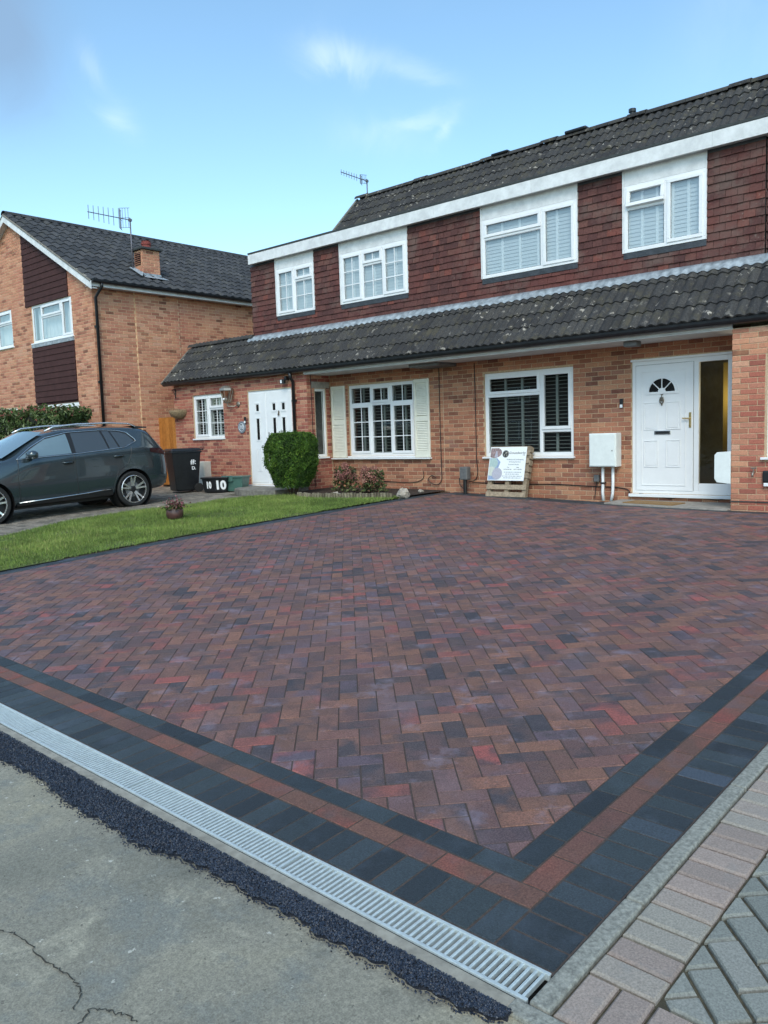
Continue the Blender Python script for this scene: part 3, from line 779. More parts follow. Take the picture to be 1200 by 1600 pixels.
def bricks(M, u0, u1, v0, v1, openings, zref=0.0, uref=0.0, limit=None, tonefn=None, depth=.012, ends=False):
    """stretcher-bond bricks on a wall plane, cut round the openings"""
    out = []; pitch, cour = BL+JT, BH+JT
    k0 = math.floor((v0-zref)/cour); k = k0
    while zref+k*cour < v1-.01:
        va, vb = max(v0, zref+k*cour), min(v1, zref+k*cour+BH); k += 1
        if vb-va < .012: continue
        off = uref+(pitch/2 if k % 2 else 0)
        lo, hi = (u0, u1) if limit is None else limit((va+vb)/2)
        lo, hi = max(lo, u0), min(hi, u1)
        if hi-lo < .03: continue
        spans = [(lo, hi)]
        for a, b, c, d in openings:
            if c < vb-.004 and d > va+.004:
                ns = []
                for s, e in spans:
                    if b <= s or a >= e: ns.append((s, e)); continue
                    if a > s: ns.append((s, a-.003))
                    if b < e: ns.append((b+.003, e))
                spans = ns
        x = off+math.floor((lo-off)/pitch)*pitch
        while x < hi:
            for s, e in spans:
                a, b = max(x, s), min(x+BL, e)
                if b-a < .02: continue
                w, h = round((b-a)/.005)*.005, round((vb-va)/.003)*.003
                if w < .02 or h < .012: continue
                key = shape('brick_%d_%d' % (round(w*1000), round(h*1000)), lambda: block_mesh(w, h, depth, .004))
                t = random.random() if tonefn is None else tonefn((a+b)/2, (va+vb)/2)
                out.append((key, M @ Matrix.Translation(((a+b)/2, (va+vb)/2, random.uniform(-.0025, .0015))) @ Matrix.Rotation(random.uniform(-.006, .006), 4, 'Z'), min(.999, max(.001, t))))
            x += pitch
    return out
def window(parent, M, w, h, cols, name='window', glass=None, mat=None, fr=.055, sill=.05, blind='slats', blind_mat=None, back=None, depth=.07, backdepth=.5, sillw=.03, stiles=0):
    """cols: list of (width share, [(height share, opens, vertical bars, horizontal bars), ...] from the top)"""
    glass = glass or M_GLASS; mat = mat or M_WHITE; bar = .034
    f = MB(M)
    f.box(0, w, 0, fr, -depth, 0); f.box(0, w, h-fr, h, -depth, 0); f.box(0, fr, fr, h-fr, -depth, 0); f.box(w-fr, w, fr, h-fr, -depth, 0)
    sashes, panes, bars = [], [], []
    iw, ih = w-2*fr, h-2*fr; tot = sum(c[0] for c in cols); x = fr
    n = len(cols)
    for ci, (cw, rows) in enumerate(cols):
        x1 = x+cw/tot*iw
        if ci < n-1: f.box(x1-bar/2-.008, x1+bar/2+.008, fr, h-fr, -depth+.004, -.003)
        a, b = x+(bar/2+.008 if ci else 0), x1-(bar/2+.008 if ci < n-1 else 0)
        y = h-fr; rt_ = sum(r[0] for r in rows)
        for ri, (rh, opens, nv, nh) in enumerate(rows):
            y0 = y-rh/rt_*ih
            if ri < len(rows)-1: f.box(a, b, y0-bar/2-.006, y0+bar/2+.006, -depth+.006, -.005)
            c, d = y0+(bar/2+.006 if ri < len(rows)-1 else 0), y-(bar/2+.006 if ri else 0)
            e = .006
            if opens:
                s = MB(M); o = .046; z1 = .016; ang = opens if isinstance(opens, float) else 0
                if ang: s.M = M @ Matrix.Translation((0, d, 0)) @ Matrix.Rotation(-ang, 4, 'X') @ Matrix.Translation((0, -d, 0))
                s.box(a-e, b+e, c-e, c+o, -.04, z1); s.box(a-e, b+e, d-o, d+e, -.04, z1); s.box(a-e, a+o, c+o, d-o, -.04, z1); s.box(b-o, b+e, c+o, d-o, -.04, z1)
                sashes.append(s); pa, pb, pc, pd, MM = a+o, b-o, c+o, d-o, s.M
            else:
                o = .012; s = MB(M); s.box(a, b, c, c+o, -.05, -.012); s.box(a, b, d-o, d, -.05, -.012); s.box(a, a+o, c+o, d-o, -.05, -.012); s.box(b-o, b, c+o, d-o, -.05, -.012)
                sashes.append(s); pa, pb, pc, pd, MM = a+o, b-o, c+o, d-o, M
            p = MB(MM); p.quad((pa-.004, pc-.004, -.018), (pb+.004, pc-.004, -.018), (pb+.004, pd+.004, -.018), (pa-.004, pd+.004, -.018)); panes.append(p)
            gb = MB(MM)
            for k in range(nv): xx = pa+(pb-pa)*(k+1)/(nv+1); gb.box(xx-.008, xx+.008, pc, pd, -.024, -.010)
            for k in range(nh): yy = pc+(pd-pc)*(k+1)/(nh+1); gb.box(pa, pb, yy-.008, yy+.008, -.0235, -.0105)
            if gb.v: bars.append(gb)
            y = y0
        x = x1
    win = f.build(name, mat, parent, bevel=.004)
    for s in sashes: s.build('sash', mat, win, bevel=.005)
    for p in panes:
        (x0_, y0_, z0_), (x2_, y2_, z2_) = [M.inverted() @ Vector(p.v[i]) for i in (0, 2)]
        sl = MB(M); k_ = .0035; zz_ = -.011
        if p.M is M:
            for (e0, e1, f0, f1) in ((x0_+.002, x0_+.004+k_, y0_, y2_), (x2_-.004-k_, x2_-.002, y0_, y2_), (x0_, x2_, y0_+.002, y0_+.004+k_), (x0_, x2_, y2_-.004-k_, y2_-.002)): sl.box(e0, e1, f0, f1, -.0175, -.013)
            sl.build('pane_seal', M_CARBLK, win)
    for p in panes: p.build('pane', glass, win)
    for gb in bars: gb.build('glazing_bar', mat, win)
    if sill:
        s = MB(M); s.box(-sillw, w+sillw, -.035, -.002, -.06, sill); s.build('sill', mat, win, bevel=.006)
    bd = .11 if blind == 'slats' else .065
    if blind == 'slats':
        q = MB(M); bm = blind_mat or M_BLIND; st = MB(M); z = -bd
        np_ = stiles or max(2, round(w/.42)); sw = .022
        for k in range(np_+1):
            xx = .03+(w-.06)*k/np_; st.box(xx-sw, xx+sw, .03, h-.03, z-.014, z+.014)
        st.box(.03, w-.03, .03, .085, z-.012, z+.012); st.box(.03, w-.03, h-.085, h-.03, z-.012, z+.012)
        yy = .10; tilt = .62 if blind_mat is None else .5
        while yy < h-.09:
            q.add([(.04, yy-.020, z+.020), (w-.04, yy-.020, z+.020), (w-.04, yy-.027, z-.024), (.04, yy-.027, z-.024)], [(0, 1, 2, 3)])
            q.add([(.04, yy-.028, z+.020), (w-.04, yy-.028, z+.020), (w-.04, yy-.020, z+.0202), (.04, yy-.020, z+.0202)], [(0, 1, 2, 3)])
            yy += .0635
        st.build('blind_stiles', bm, win); q.build('blind_slats', bm, win, kind='stuff')
    elif blind == 'closed':
        q = MB(M); st = MB(M); z = -bd; np_ = stiles or max(2, round(w/.42))
        for k in range(np_+1):
            xx = .03+(w-.06)*k/np_; st.box(xx-.022, xx+.022, .03, h-.03, z-.012, z+.012)
        yy = .06
        while yy < h-.05:
            q.add([(.03, yy, z+.005), (w-.03, yy, z+.005), (w-.03, yy+.064, z-.005), (.03, yy+.064, z-.005)], [(0, 1, 2, 3)]); yy += .06
        st.build('blind_stiles', M_BLIND, win); q.build('blind_slats', M_BLINDUP, win, kind='stuff')
    elif blind == 'curtain':
        q = MB(M); n = 60
        vs = []
        for i in range(n+1):
            xx = .02+(w-.04)*i/n; zz = -.16+.02*math.sin(i*1.1)+.008*math.sin(i*2.7)
            vs += [(xx, .02, zz), (xx, h-.02, zz)]
        q.add(vs, [(2*i, 2*i+2, 2*i+3, 2*i+1) for i in range(n)]); q.build('curtain', M_BLIND, win, smooth=True)
    r = MB(M); z = -backdepth
    r.quad((-.1, -.1, z), (w+.1, -.1, z), (w+.1, h+.1, z), (-.1, h+.1, z)); r.quad((-.1, -.1, z), (-.1, -.1, -.12), (w+.1, -.1, -.12), (w+.1, -.1, z))
    r.quad((-.1, h+.1, -.12), (-.1, h+.1, z), (w+.1, h+.1, z), (w+.1, h+.1, -.12)); r.quad((-.1, -.1, -.12), (-.1, -.1, z), (-.1, h+.1, z), (-.1, h+.1, -.12)); r.quad((w+.1, -.1, z), (w+.1, -.1, -.12), (w+.1, h+.1, -.12), (w+.1, h+.1, z))
    r.build('room_lining', back or M_DARKROOM, win)
    return win
def prof_tile(wid, length, amp, waves, thick=.022, segs=12, sharp=1.0):
    def fn():
        vs = []
        xs = [wid*i/segs for i in range(segs+1)]
        zf = lambda x: amp*abs(math.sin(math.pi*waves*x/wid))**sharp
        for x in xs: vs.append((x, 0, zf(x)-thick))
        for x in xs: vs.append((x, 0, zf(x)))
        for x in xs: vs.append((x, length, zf(x)-.025))
        n = segs+1
        fs = [(i, i+1, n+i+1, n+i) for i in range(segs)]+[(n+i, n+i+1, 2*n+i+1, 2*n+i) for i in range(segs)]
        return vs, fs
    return fn
def tiled_slope(M, ulo, uhi, ncourse, gauge, wid, key, lift=.03, off=0.0, skip=None):
    """interlocking tiles on a slope; local u along the eaves, v up the slope"""
    out = []
    n0, n1 = math.floor((ulo-off)/wid), math.ceil((uhi-off)/wid)
    for c in range(ncourse):
        for i in range(n0, n1):
            u_ = off+i*wid
            if u_+wid*.5 < ulo or u_+wid*.5 > uhi: continue
            if skip and skip(u_+wid/2, c*gauge+gauge/2): continue
            out.append((key, M @ Matrix.Translation((u_, c*gauge, lift+random.uniform(-.003, .003))) @ Matrix.Rotation(random.uniform(-.006, .006), 4, 'Z'), random.uniform(.02, .98)))
    return out
def gutter(p, q, out, r, name, parent, lift=0):
    """half-round gutter from p to q, open upwards, with joint clips"""
    p, q = Vector(p), Vector(q); d = (q-p); L = d.length; d.normalize(); o = Vector(out)
    m = MB(); n = 10
    for rr, flip in ((r, False), (r-.006, True)):
        vs = []
        for e in (p, q):
            for k in range(n+1):
                th = math.pi*min(max(k/n, 1e-6), 1-1e-6); vs.append(e+o*(rr*math.cos(th))+Vector((0, 0, -rr*1.4*math.sin(th)**.7)))
        fs = [(k, k+1, n+2+k, n+1+k) for k in range(n)]
        m.add(vs, [f[::-1] for f in fs] if flip else fs)
    for e in (p, q): m.add([e+o*(r*math.cos(math.pi*k/n))+Vector((0, 0, -r*1.4*abs(math.sin(math.pi*k/n))**.7)) for k in range(n+1)], [tuple(range(n+1))])
    for e in (r, -r):
        m.tube([p+o*e, q+o*e], .006, 6)
    g_ = m.build(name, M_BLACKPL, parent, smooth=False)
    k = .6
    while k < L:
        c = MB(); e = p+d*k; vs = []
        for s in (-.035, .035):
            for j in range(n+1):
                th = math.pi*j/n; vs.append(e+d*s+o*((r+.007)*math.cos(th))+Vector((0, 0, -(r+.007)*1.4*abs(math.sin(th))**.7+.006)))
        c.add(vs, [(j, j+1, n+2+j, n+1+j) for j in range(n)]); c.build('gutter_joint', M_BLACKPL, g_); k += 1.75
    return g_

# ------------------------------------------------------------------ the pair of houses facing the driveway
YF, YP, YW = 10.2, 9.5, 9.42            # main front wall, porch front, wing front
XS = -7.95                               # party line between the two houses
XE = -2.45                               # left end of the wing
XR = -10.94                              # return wall of the porch
XPL = -15.66                             # far end of the porch
hr = thing('terraced_house', (-5, YF, .3), 'brick house with white door, red hung tiles and dormer windows behind the new block driveway', 'house')
hl = thing('terraced_house', (-11, YF, .3), 'brick house with louvred shutters and white porch door left of the blue cables', 'house')
GB = .22                                 # bricks start below the paving

# --- right house, ground floor
ow5 = (-7.03, -5.25, 1.00, 2.49); odoor = (-4.23, XE+.01, .40, 2.49)
Mf = F_front(0, YF)
fw = wall(Mf, XS, -1.2, .1, 2.95, [ow5, odoor], 'front_wall', M_MORTAR, hr)
wr = wall(F_front(0, YW), XE+.008, 2.2, .05, 2.74, [(-2.00, -.6, 1.0, 2.35)], 'wing_wall', M_MORTAR, hr)
def wing_tone(u_, v_): return random.random()
pieces('brick', 'brick_courses', fw, M_BRICK, bricks(Mf, XS, XE+.0, GB, 2.86, [ow5, odoor], .2, .04), 190)
wb = bricks(F_front(0, YW), XE, 2.2, .15, 2.73, [(-2.02, -.6, .98, 2.35)], .2, XE)
new = [b for b in wb if b[1].translation.x > -2.33+.1*((round((b[1].translation.z-.2)/.075)) % 2) and b[1].translation.z < 2.36]
old = [b for b in wb if b not in new]
M_BRICK_NEW = tone_mat('newer_red_brick', [(0, srgb(152, 92, 78)), (.4, srgb(168, 100, 84)), (.7, srgb(178, 112, 92)), (1, srgb(182, 126, 104))], grain=(60, .8, 1.15))
pieces('brick', 'old_brick_courses', wr, M_BRICK_BUFF, old, 50)
pieces('new_brick', 'new_brick_courses', wr, M_BRICK_NEW, new, 50)
m = MB(F_front(0, YW)); m.box(XE-.006, 2.2, .385, .40, 0, .012); m.build('damp_course', M_FELT, wr)
m = MB(); m.box(XE, XE+.003, YW+.007, YF, .05, 2.74); m.build('wing_side', M_MORTAR, hr)
pieces('side_brick', 'side_brick_courses', hr, M_BRICK, bricks(basis((0, -1, 0), (0, 0, 1), (-1, 0, 0), (XE, YF, 0)), 0, YF-YW-.01, .2, 2.73, [], .2, 0), 0)

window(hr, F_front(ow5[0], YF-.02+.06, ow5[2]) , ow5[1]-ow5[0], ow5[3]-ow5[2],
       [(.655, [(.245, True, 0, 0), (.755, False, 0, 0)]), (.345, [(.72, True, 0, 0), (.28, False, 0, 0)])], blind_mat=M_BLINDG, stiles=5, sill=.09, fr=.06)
window(hr, F_front(-2.00, YW+.04, 1.0), 1.4, 1.35, [(.5, [(1, True, 0, 0)]), (.5, [(1, False, 0, 0)])], sill=.09, sillw=.06)

# front door with sidelight
DX0, DX1, DZ0, DZ1 = -4.23, -2.69, .40, 2.47
Md = F_front(DX0, YF+.03, DZ0); dw, dh = DX1-DX0, DZ1-DZ0
m = MB(Md); f_ = .075
sx = 1.0                                  # side light begins
m.box(0, f_, 0, dh, -.07, 0); m.box(dw-f_, dw, 0, dh, -.07, 0); m.box(f_, dw-f_, dh-f_, dh, -.07, 0); m.box(f_, dw-f_, 0, .06, -.07, 0); m.box(sx-.045, sx+.045, .06, dh-f_, -.07, 0)
m.box(sx+.045, dw-f_, .06, .17, -.07, -.004)
m.box(-.02, dw+.02, dh, dh+.035, -.07, .03)
door_frame = m.build('door_frame', M_WHITE, hr, bevel=.004)
m = MB(Md); m.box(-.03, dw+.02, -.05, -.003, -.06, .09); m.build('door_sill', M_WHITE, door_frame, bevel=.006)
m = MB(Md); a, b, c, d = f_-.012, sx-.045+.012, .052, dh-f_+.012
m.box(a, b, c, d, -.05, .012)
door = m.build('front_door', M_WHITE, hr, bevel=.006)
m = MB(Md); g_ = .0045
for (p0, p1, q0, q1) in ((a-g_, a, c, d+g_), (b, b+g_, c, d+g_), (a, b, d, d+g_)): m.box(p0, p1, q0, q1, -.01, .0025)
m.build('door_seal', M_CARBLK, door_frame)
def moulding(M, x0, x1, y0, y1, w_, z, parent, name='door_panel', mat=None):
    m = MB(M)
    m.box(x0, x1, y0, y0+w_, z, z+.010); m.box(x0, x1, y1-w_, y1, z, z+.010); m.box(x0, x0+w_, y0+w_, y1-w_, z, z+.010); m.box(x1-w_, x1, y0+w_, y1-w_, z, z+.010)
    m.box(x0+w_*2, x1-w_*2, y0+w_*2, y1-w_*2, z-.002, z+.007)
    return m.build(name, mat or M_WHITE, parent, bevel=.004)
xm = (a+b)/2-.02
m = MB(Md); z = .012; x0, x1, y0, y1 = a+.09, b-.115, .13, dh-.16; w_ = .014
m.box(x0, x1, y0, y0+w_, z, z+.009); m.box(x0, x1, y1-w_, y1, z, z+.009); m.box(x0, x0+w_, y0+w_, y1-w_, z, z+.009); m.box(x1-w_, x1, y0+w_, y1-w_, z, z+.009)
m.build('door_border', M_WHITE, door, bevel=.004)
for (p0, p1, q0, q1) in ((xm-.30, xm-.07, 1.0, 1.43), (xm+.05, xm+.28, 1.0, 1.43), (xm-.30, xm-.07, .42, .84), (xm+.05, xm+.28, .42, .84)): moulding(Md, p0, p1, q0, q1, .014, .012, door)
# fanlight: half-round of dark glass with white spokes
fc = (xm-.01, 1.585)
m = MB(Md); n = 24; ro, ri = .245, .205
vs = []
for k in range(n+1):
    th = math.pi*k/n
    for r_ in (ro, ri):
        vs += [(fc[0]+r_*math.cos(th), fc[1]+r_*math.sin(th)*.98, .012), (fc[0]+r_*math.cos(th), fc[1]+r_*math.sin(th)*.98, .026)]
for k in range(n):
    i = 4*k; m_ = [(i+1, i+5, i+7, i+3), (i, i+4, i+5, i+1), (i+3, i+7, i+6, i+2)]
    m.add(vs[i:i+8], [(1, 5, 7, 3), (0, 4, 5, 1), (3, 7, 6, 2)])
m.box(fc[0]-ro-.02, fc[0]+ro+.02, fc[1]-.035, fc[1], .012, .026)
vs2 = [(fc[0]+.06*math.cos(math.pi*k/10), fc[1]+.06*math.sin(math.pi*k/10)) for k in range(11)]
mm = MB(Md @ Matrix.Translation((0, 0, .013))); mm.prism(vs2, .012); m.v += mm.v; base = len(m.v)-len(mm.v); m.f += [tuple(i+base for i in f) for f in mm.f]; m.t += mm.t
for th in (45, 90, 135):
    t = R_(th); p = Vector((fc[0]+.05*math.cos(t), fc[1]+.05*math.sin(t), .018)); q = Vector((fc[0]+ri*math.cos(t)*1.01, fc[1]+ri*math.sin(t), .018))
    m.tube([p, q], .009, 6)
m.build('fanlight_frame', M_WHITE, door)
m = MB(Md); m.add([(fc[0]+.215*math.cos(math.pi*k/n), fc[1]+.21*math.sin(math.pi*k/n), .0145) for k in range(n+1)], [tuple(range(n+1))]); m.build('fanlight_pane', plain('dark_door_glass', (.012, .014, .015), .08, spec=.7), door)
m = MB(Md); m.lathe([(.016, 0), (.022, .006), (.0, .01)], (xm-.01, 1.55, .014), 10); m.tube([(xm-.01, 1.55, .02), (xm-.012, 1.47, .034)], .008, 6)
for k in range(10):
    t = math.pi*(k/9); 
m.tube([(xm-.01+.03*math.sin(t), 1.45-.045*math.cos(t)+.0, .03) for t in [2*math.pi*k/12 for k in range(13)]], .010, 6)
m.box(xm-.035, xm+.015, 1.44, 1.50, .014, .04); m.box(xm-.02, xm, 1.37, 1.40, .014, .03)
m.build('door_knocker', plain('aged_knocker_metal', srgb(120, 110, 98), .3, .7), door, bevel=.003)
m = MB(Md); m.box(xm-.13, xm+.13, .925, .985, .014, .024); m.build('letter_plate', M_CHROME, door, bevel=.003)
m = MB(Md); m.box(xm-.105, xm+.105, .938, .972, .026, .029); m.build('letter_flap', M_CARBLK, door)
m = MB(Md); m.box(b-.062, b-.030, 1.02, 1.25, .014, .022); m.tube([(b-.046, 1.16, .02), (b-.046, 1.16, .055), (b-.15, 1.165, .058)], .010, 8); m.lathe([(.012, 0), (.012, .006)], (b-.046, 1.06, .022), 10)
m.build('door_handle', M_BRASS, door)
m = MB(Md); m.quad((sx+.04, .165, -.03), (dw-f_+.005, .165, -.03), (dw-f_+.005, dh-f_+.005, -.03), (sx+.04, dh-f_+.005, -.03))
m.build('sidelight_pane', M_GLASS_OBS, door_frame)
# hall behind the obscure glass, a lit lamp in it gives the yellow glow
m = MB(Md); m.box(sx-.6, dw+.4, -.1, dh+.1, -1.5, -.09); m.f = [f for f in m.f]; 
hall = MB(Md); X0, X1, Y0, Y1, Z0, Z1 = sx-.6, dw+.25, -.1, dh+.1, -1.5, -.085
hall.quad((X0, Y0, Z0), (X1, Y0, Z0), (X1, Y1, Z0), (X0, Y1, Z0)); hall.quad((X0, Y0, Z1), (X0, Y0, Z0), (X0, Y1, Z0), (X0, Y1, Z1)); hall.quad((X1, Y0, Z0), (X1, Y0, Z1), (X1, Y1, Z1), (X1, Y1, Z0))
hall.quad((X0, Y0, Z1), (X1, Y0, Z1), (X1, Y0, Z0), (X0, Y0, Z0)); hall.quad((X0, Y1, Z0), (X1, Y1, Z0), (X1, Y1, Z1), (X0, Y1, Z1))
hall.build('hall_lining', plain('hall_wall_paint', srgb(96, 92, 72), .8, var=(2.5, .7, 1.15)), door_frame)
mcur, ncur, lcur, bcur, ocur = new_mat('hall_curtain')
trn = ncur.new('ShaderNodeBsdfTranslucent'); trn.inputs['Color'].default_value = srgb(150, 132, 74); lcur.new(trn.outputs[0], ocur.inputs[0])
m = MB(Md); vs = []
for k in range(21):
    xx = 1.32+.18*k/20; zz = -.24; vs += [(xx, .18, zz), (xx, dh-.1, zz)]
m.add(vs, [(2*k, 2*k+2, 2*k+3, 2*k+1) for k in range(20)]); m.build('curtain', mcur, door_frame, smooth=True)  # flat sheet added to hold the yellow glow, no curtain hangs here
ld = bpy.data.lights.new('hall_lamp', 'POINT'); ld.energy = 8; ld.color = (1.0, .88, .66); ld.shadow_soft_size = .12
lo_ = bpy.data.objects.new('hall_lamp', ld); link(lo_, None, Matrix.Translation(Md @ Vector((1.52, 1.45, -.55))))

# --- left house, ground floor and porch
owa = (-10.43, -8.68, 1.03, 2.49)
fl = wall(Mf, XR-.1, XS, .1, 2.95, [owa], 'front_wall', M_MORTAR, hl)
pieces('brick', 'brick_courses', fl, M_BRICK, bricks(Mf, XR, XS-.012, GB, 2.86, [owa], .2, .04), 150)
owp = (-14.9, -13.73, 1.50, 2.52); odp = (-12.85, -11.41, .44, 2.50)
Mp = F_front(0, YP)
pw = wall(Mp, XPL+.008, XR-.008, .1, 2.80, [owp, odp], 'porch_wall', M_MORTAR, hl)
pieces('brick', 'porch_brick_courses', pw, M_BRICK_RED, bricks(Mp, XPL, XR, .25, 2.79, [owp, odp], .2, .0), 100)
Mr = F_east(XR, 0)
onw = (9.72, 10.06, 1.03, 2.46)
rw = wall(Mr, YP+.008, YF+.0, .1, 2.80, [onw], 'porch_return_wall', M_MORTAR, hl)
pieces('return_brick', 'return_brick_courses', rw, M_BRICK_RED, bricks(Mr, YP+.004, YF-.012, .25, 2.79, [onw], .2, YP), 30)
Mpl = basis((0, -1, 0), (0, 0, 1), (-1, 0, 0), (XPL, 0, 0))
wall(Mpl, -11.2, -YP-.008, .1, 2.80, [], 'porch_end_wall', M_MORTAR, hl)
pieces('end_brick', 'end_brick_courses', hl, M_BRICK_RED, bricks(Mpl, -11.1, -YP-.01, .25, 2.79, [], .2, 0), 0)
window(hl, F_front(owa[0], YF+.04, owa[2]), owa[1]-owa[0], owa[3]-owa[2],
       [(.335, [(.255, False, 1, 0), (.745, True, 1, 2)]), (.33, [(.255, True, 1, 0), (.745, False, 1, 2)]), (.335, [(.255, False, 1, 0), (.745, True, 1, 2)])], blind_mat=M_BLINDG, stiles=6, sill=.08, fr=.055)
window(hl, F_front(owp[0], YP+.04, owp[2]), owp[1]-owp[0], owp[3]-owp[2],
       [(.5, [(1, True, 1, 2)]), (.5, [(.31, True, 1, 0), (.69, False, 1, 1)])], stiles=4, sill=.07, fr=.05, blind_mat=M_BLIND)
window(hl, F_east(XR-.03, onw[0], onw[2]), onw[1]-onw[0], onw[3]-onw[2], [(1, [(1, False, 0, 0)])], blind='none', sill=.06, fr=.045, back=plain('porch_room', (.10, .105, .10), .9, var=(4, .5, 1.6)))
m = MB(Mr); m.box(9.64, 10.16, 2.47, 2.60, -.02, .010); m.build('lintel', M_CONC_SLAB, rw)
# louvred shutters either side of the window
for (x0, x1) in ((-10.90, -10.50), (-8.64, -8.27)):
    Ms = F_front(x0, YF-.002, 1.0); w_, h_ = x1-x0, 1.50
    m = MB(Ms); m.box(0, .045, 0, h_, 0, .035); m.box(w_-.045, w_, 0, h_, 0, .035); m.box(.045, w_-.045, 0, .13, 0, .033); m.box(.045, w_-.045, h_-.07, h_, 0, .033); m.box(.045, w_-.045, .69, .78, 0, .033)
    sh = m.build('shutter', M_CREAM, hl, bevel=.003)
    m = MB(Ms); y = .14
    while y < h_-.08:
        if not .665 < y < .785: m.add([(.045, y, .028), (w_-.045, y, .028), (w_-.045, y+.040, .006), (.045, y+.040, .006)], [(0, 1, 2, 3)]); m.add([(.045, y, .028), (w_-.045, y, .028), (w_-.045, y-.006, .022), (.045, y-.006, .022)], [(3, 2, 1, 0)])
        y += .032
    m.build('louvres', M_CREAM, sh, kind='stuff')
    m = MB(Ms); m.box(.045, w_-.045, .13, h_-.07, .001, .004); m.build('shutter_back', M_CREAM, sh)
m = MB(F_front(0, YF)); m.box(-10.92, -8.25, .965, .992, -.02, .075); m.build('shutter_ledge', M_WHITE, hl, bevel=.004)
# porch door with side panel
Mq = F_front(odp[0], YP+.03, odp[2]); dw2, dh2 = odp[1]-odp[0], odp[3]-odp[2]
m = MB(Mq); f2 = .06; sx2 = .60
m.box(0, f2, 0, dh2, -.07, 0); m.box(dw2-f2, dw2, 0, dh2, -.07, 0); m.box(f2, dw2-f2, dh2-f2, dh2, -.07, 0); m.box(f2, dw2-f2, 0, .05, -.07, 0); m.box(sx2-.035, sx2+.035, .05, dh2-f2, -.07, 0)
pf = m.build('porch_door_frame', M_WHITE, hl, bevel=.004)
m = MB(Mq); m.box(-.05, dw2+.05, -.045, -.003, -.06, .08); m.build('door_sill', M_WHITE, pf, bevel=.006)
M_DG = MATS['dark_door_glass']
def panel_door(x0, x1, cols_, name):
    m = MB(Mq); m.box(x0-.01, x1+.01, .045, dh2-f2+.01, -.05, .010); dr = m.build(name, M_WHITE, hl, bevel=.006)
    for cx in cols_:
        for (y0, y1, hw) in ((1.60, 1.78, .085), (.98, 1.46, .085)):
            m = MB(Mq); t = .026
            m.box(cx-hw, cx+hw, y0-.02, y0+t-.02, .011, .022); m.box(cx-hw, cx+hw, y1-t+.02, y1+.02, .011, .022); m.box(cx-hw, cx-hw+t, y0+t-.02, y1-t+.02, .011, .022); m.box(cx+hw-t, cx+hw, y0+t-.02, y1-t+.02, .011, .022)
            m.build('panel_moulding', M_WHITE, dr, bevel=.004)
            m = MB(Mq); ins = .05; m.box(cx-hw+ins-.005, cx+hw-ins+.005, y0+(.02 if y1-y0 < .3 else .01), y1-(.02 if y1-y0 < .3 else .01), .0115, .015); m.build('door_pane', M_DG, dr)
        moulding(Mq, cx-.085, cx+.085, .30, .80, .014, .010, dr)
    return dr
panel_door(f2, sx2-.035, [.31], 'side_panel')
pd = panel_door(sx2+.035, dw2-f2, [.86, 1.16], 'porch_door')
m = MB(Mq); m.box(1.0, 1.025, 1.50, 1.60, .012, .03); m.tube([(1.012+.018*math.sin(t), 1.52-.02*math.cos(t), .034) for t in [2*math.pi*k/10 for k in range(11)]], .007, 6); m.build('door_knocker', MATS['aged_knocker_metal'], pd)
m = MB(Mq); m.box(sx2+.05, sx2+.08, .95, 1.15, .012, .02); m.tube([(sx2+.065, 1.07, .02), (sx2+.065, 1.07, .05), (sx2+.15, 1.07, .052)], .009, 6); m.build('door_handle', M_CHROME, pd)

# --- roofs: one 45 degree plane from the eaves to the ridge with a tile-hung dormer set into it
YE, ZE = 9.30, 2.905                      # bottom edge of the lowest tiles
S45 = math.sqrt(.5)
Mroof = basis((1, 0, 0), (0, S45, S45), (0, -S45, S45), (0, YE, ZE-.045))
TILE = shape('roof_tile', prof_tile(.30, .40, .036, 2, .028, 16, 1.3))
XV = -15.82; XDL, XDR = -13.34, -2.27
gauge = .335
def lean(ulo, uhi, n, off): return tiled_slope(Mroof, ulo, uhi, n, gauge, .30, TILE, .03, off)
for (par, lo, hi) in ((hr, XS, 2.3), (hl, XV, XS)):
    m = MB(Mroof); m.box(lo, hi, 0.02, 1.30, -.03, .004)
    lr = m.build('lower_roof', M_FELT, par)
    pieces('roof_tile', 'roof_tiles', lr, M_ROOFTILE, lean(lo, hi, 4, XS), 130)
# the porch roof's ridge, far end
ridgeY, ridgeZ = YE+.335*3.72*S45, ZE+.335*3.72*S45
m = MB(); 
for k in range(6):
    x0 = XV+k*.42; vs = []
    for x in (x0+.004, x0+.416):
        for j in range(7):
            th = math.pi*j/6; vs.append((x, ridgeY+.02-.11*math.cos(th), ridgeZ-.02+.09*math.sin(th)))
    mm = MB(); mm.add(vs, [(j, j+1, 8+j, 7+j) for j in range(6)]); mm.build('ridge_tile', M_ROOFTILE, hl, smooth=False)['tone'] = random.random()
m = MB(); m.add([(XV, ridgeY, ridgeZ-.03), (XDL, ridgeY, ridgeZ-.03), (XDL, 11.2, ridgeZ-.9), (XV, 11.2, ridgeZ-.9)], [(0, 1, 2, 3)]); m.build('porch_back_slope', M_ROOFFAR, hl)
m = MB(); m.add([(XPL+.002, YP, 2.75), (XPL+.002, ridgeY, ridgeZ-.06), (XPL+.002, 11.1, 2.78)], [(0, 1, 2)]); m.build('porch_gable', M_MORTAR, hl)
m = MB(Mroof); m.box(XV-.012, XV+.02, -.02, 1.22, -.03, .03); m.build('verge_strip', M_CONC_STEP, hl)
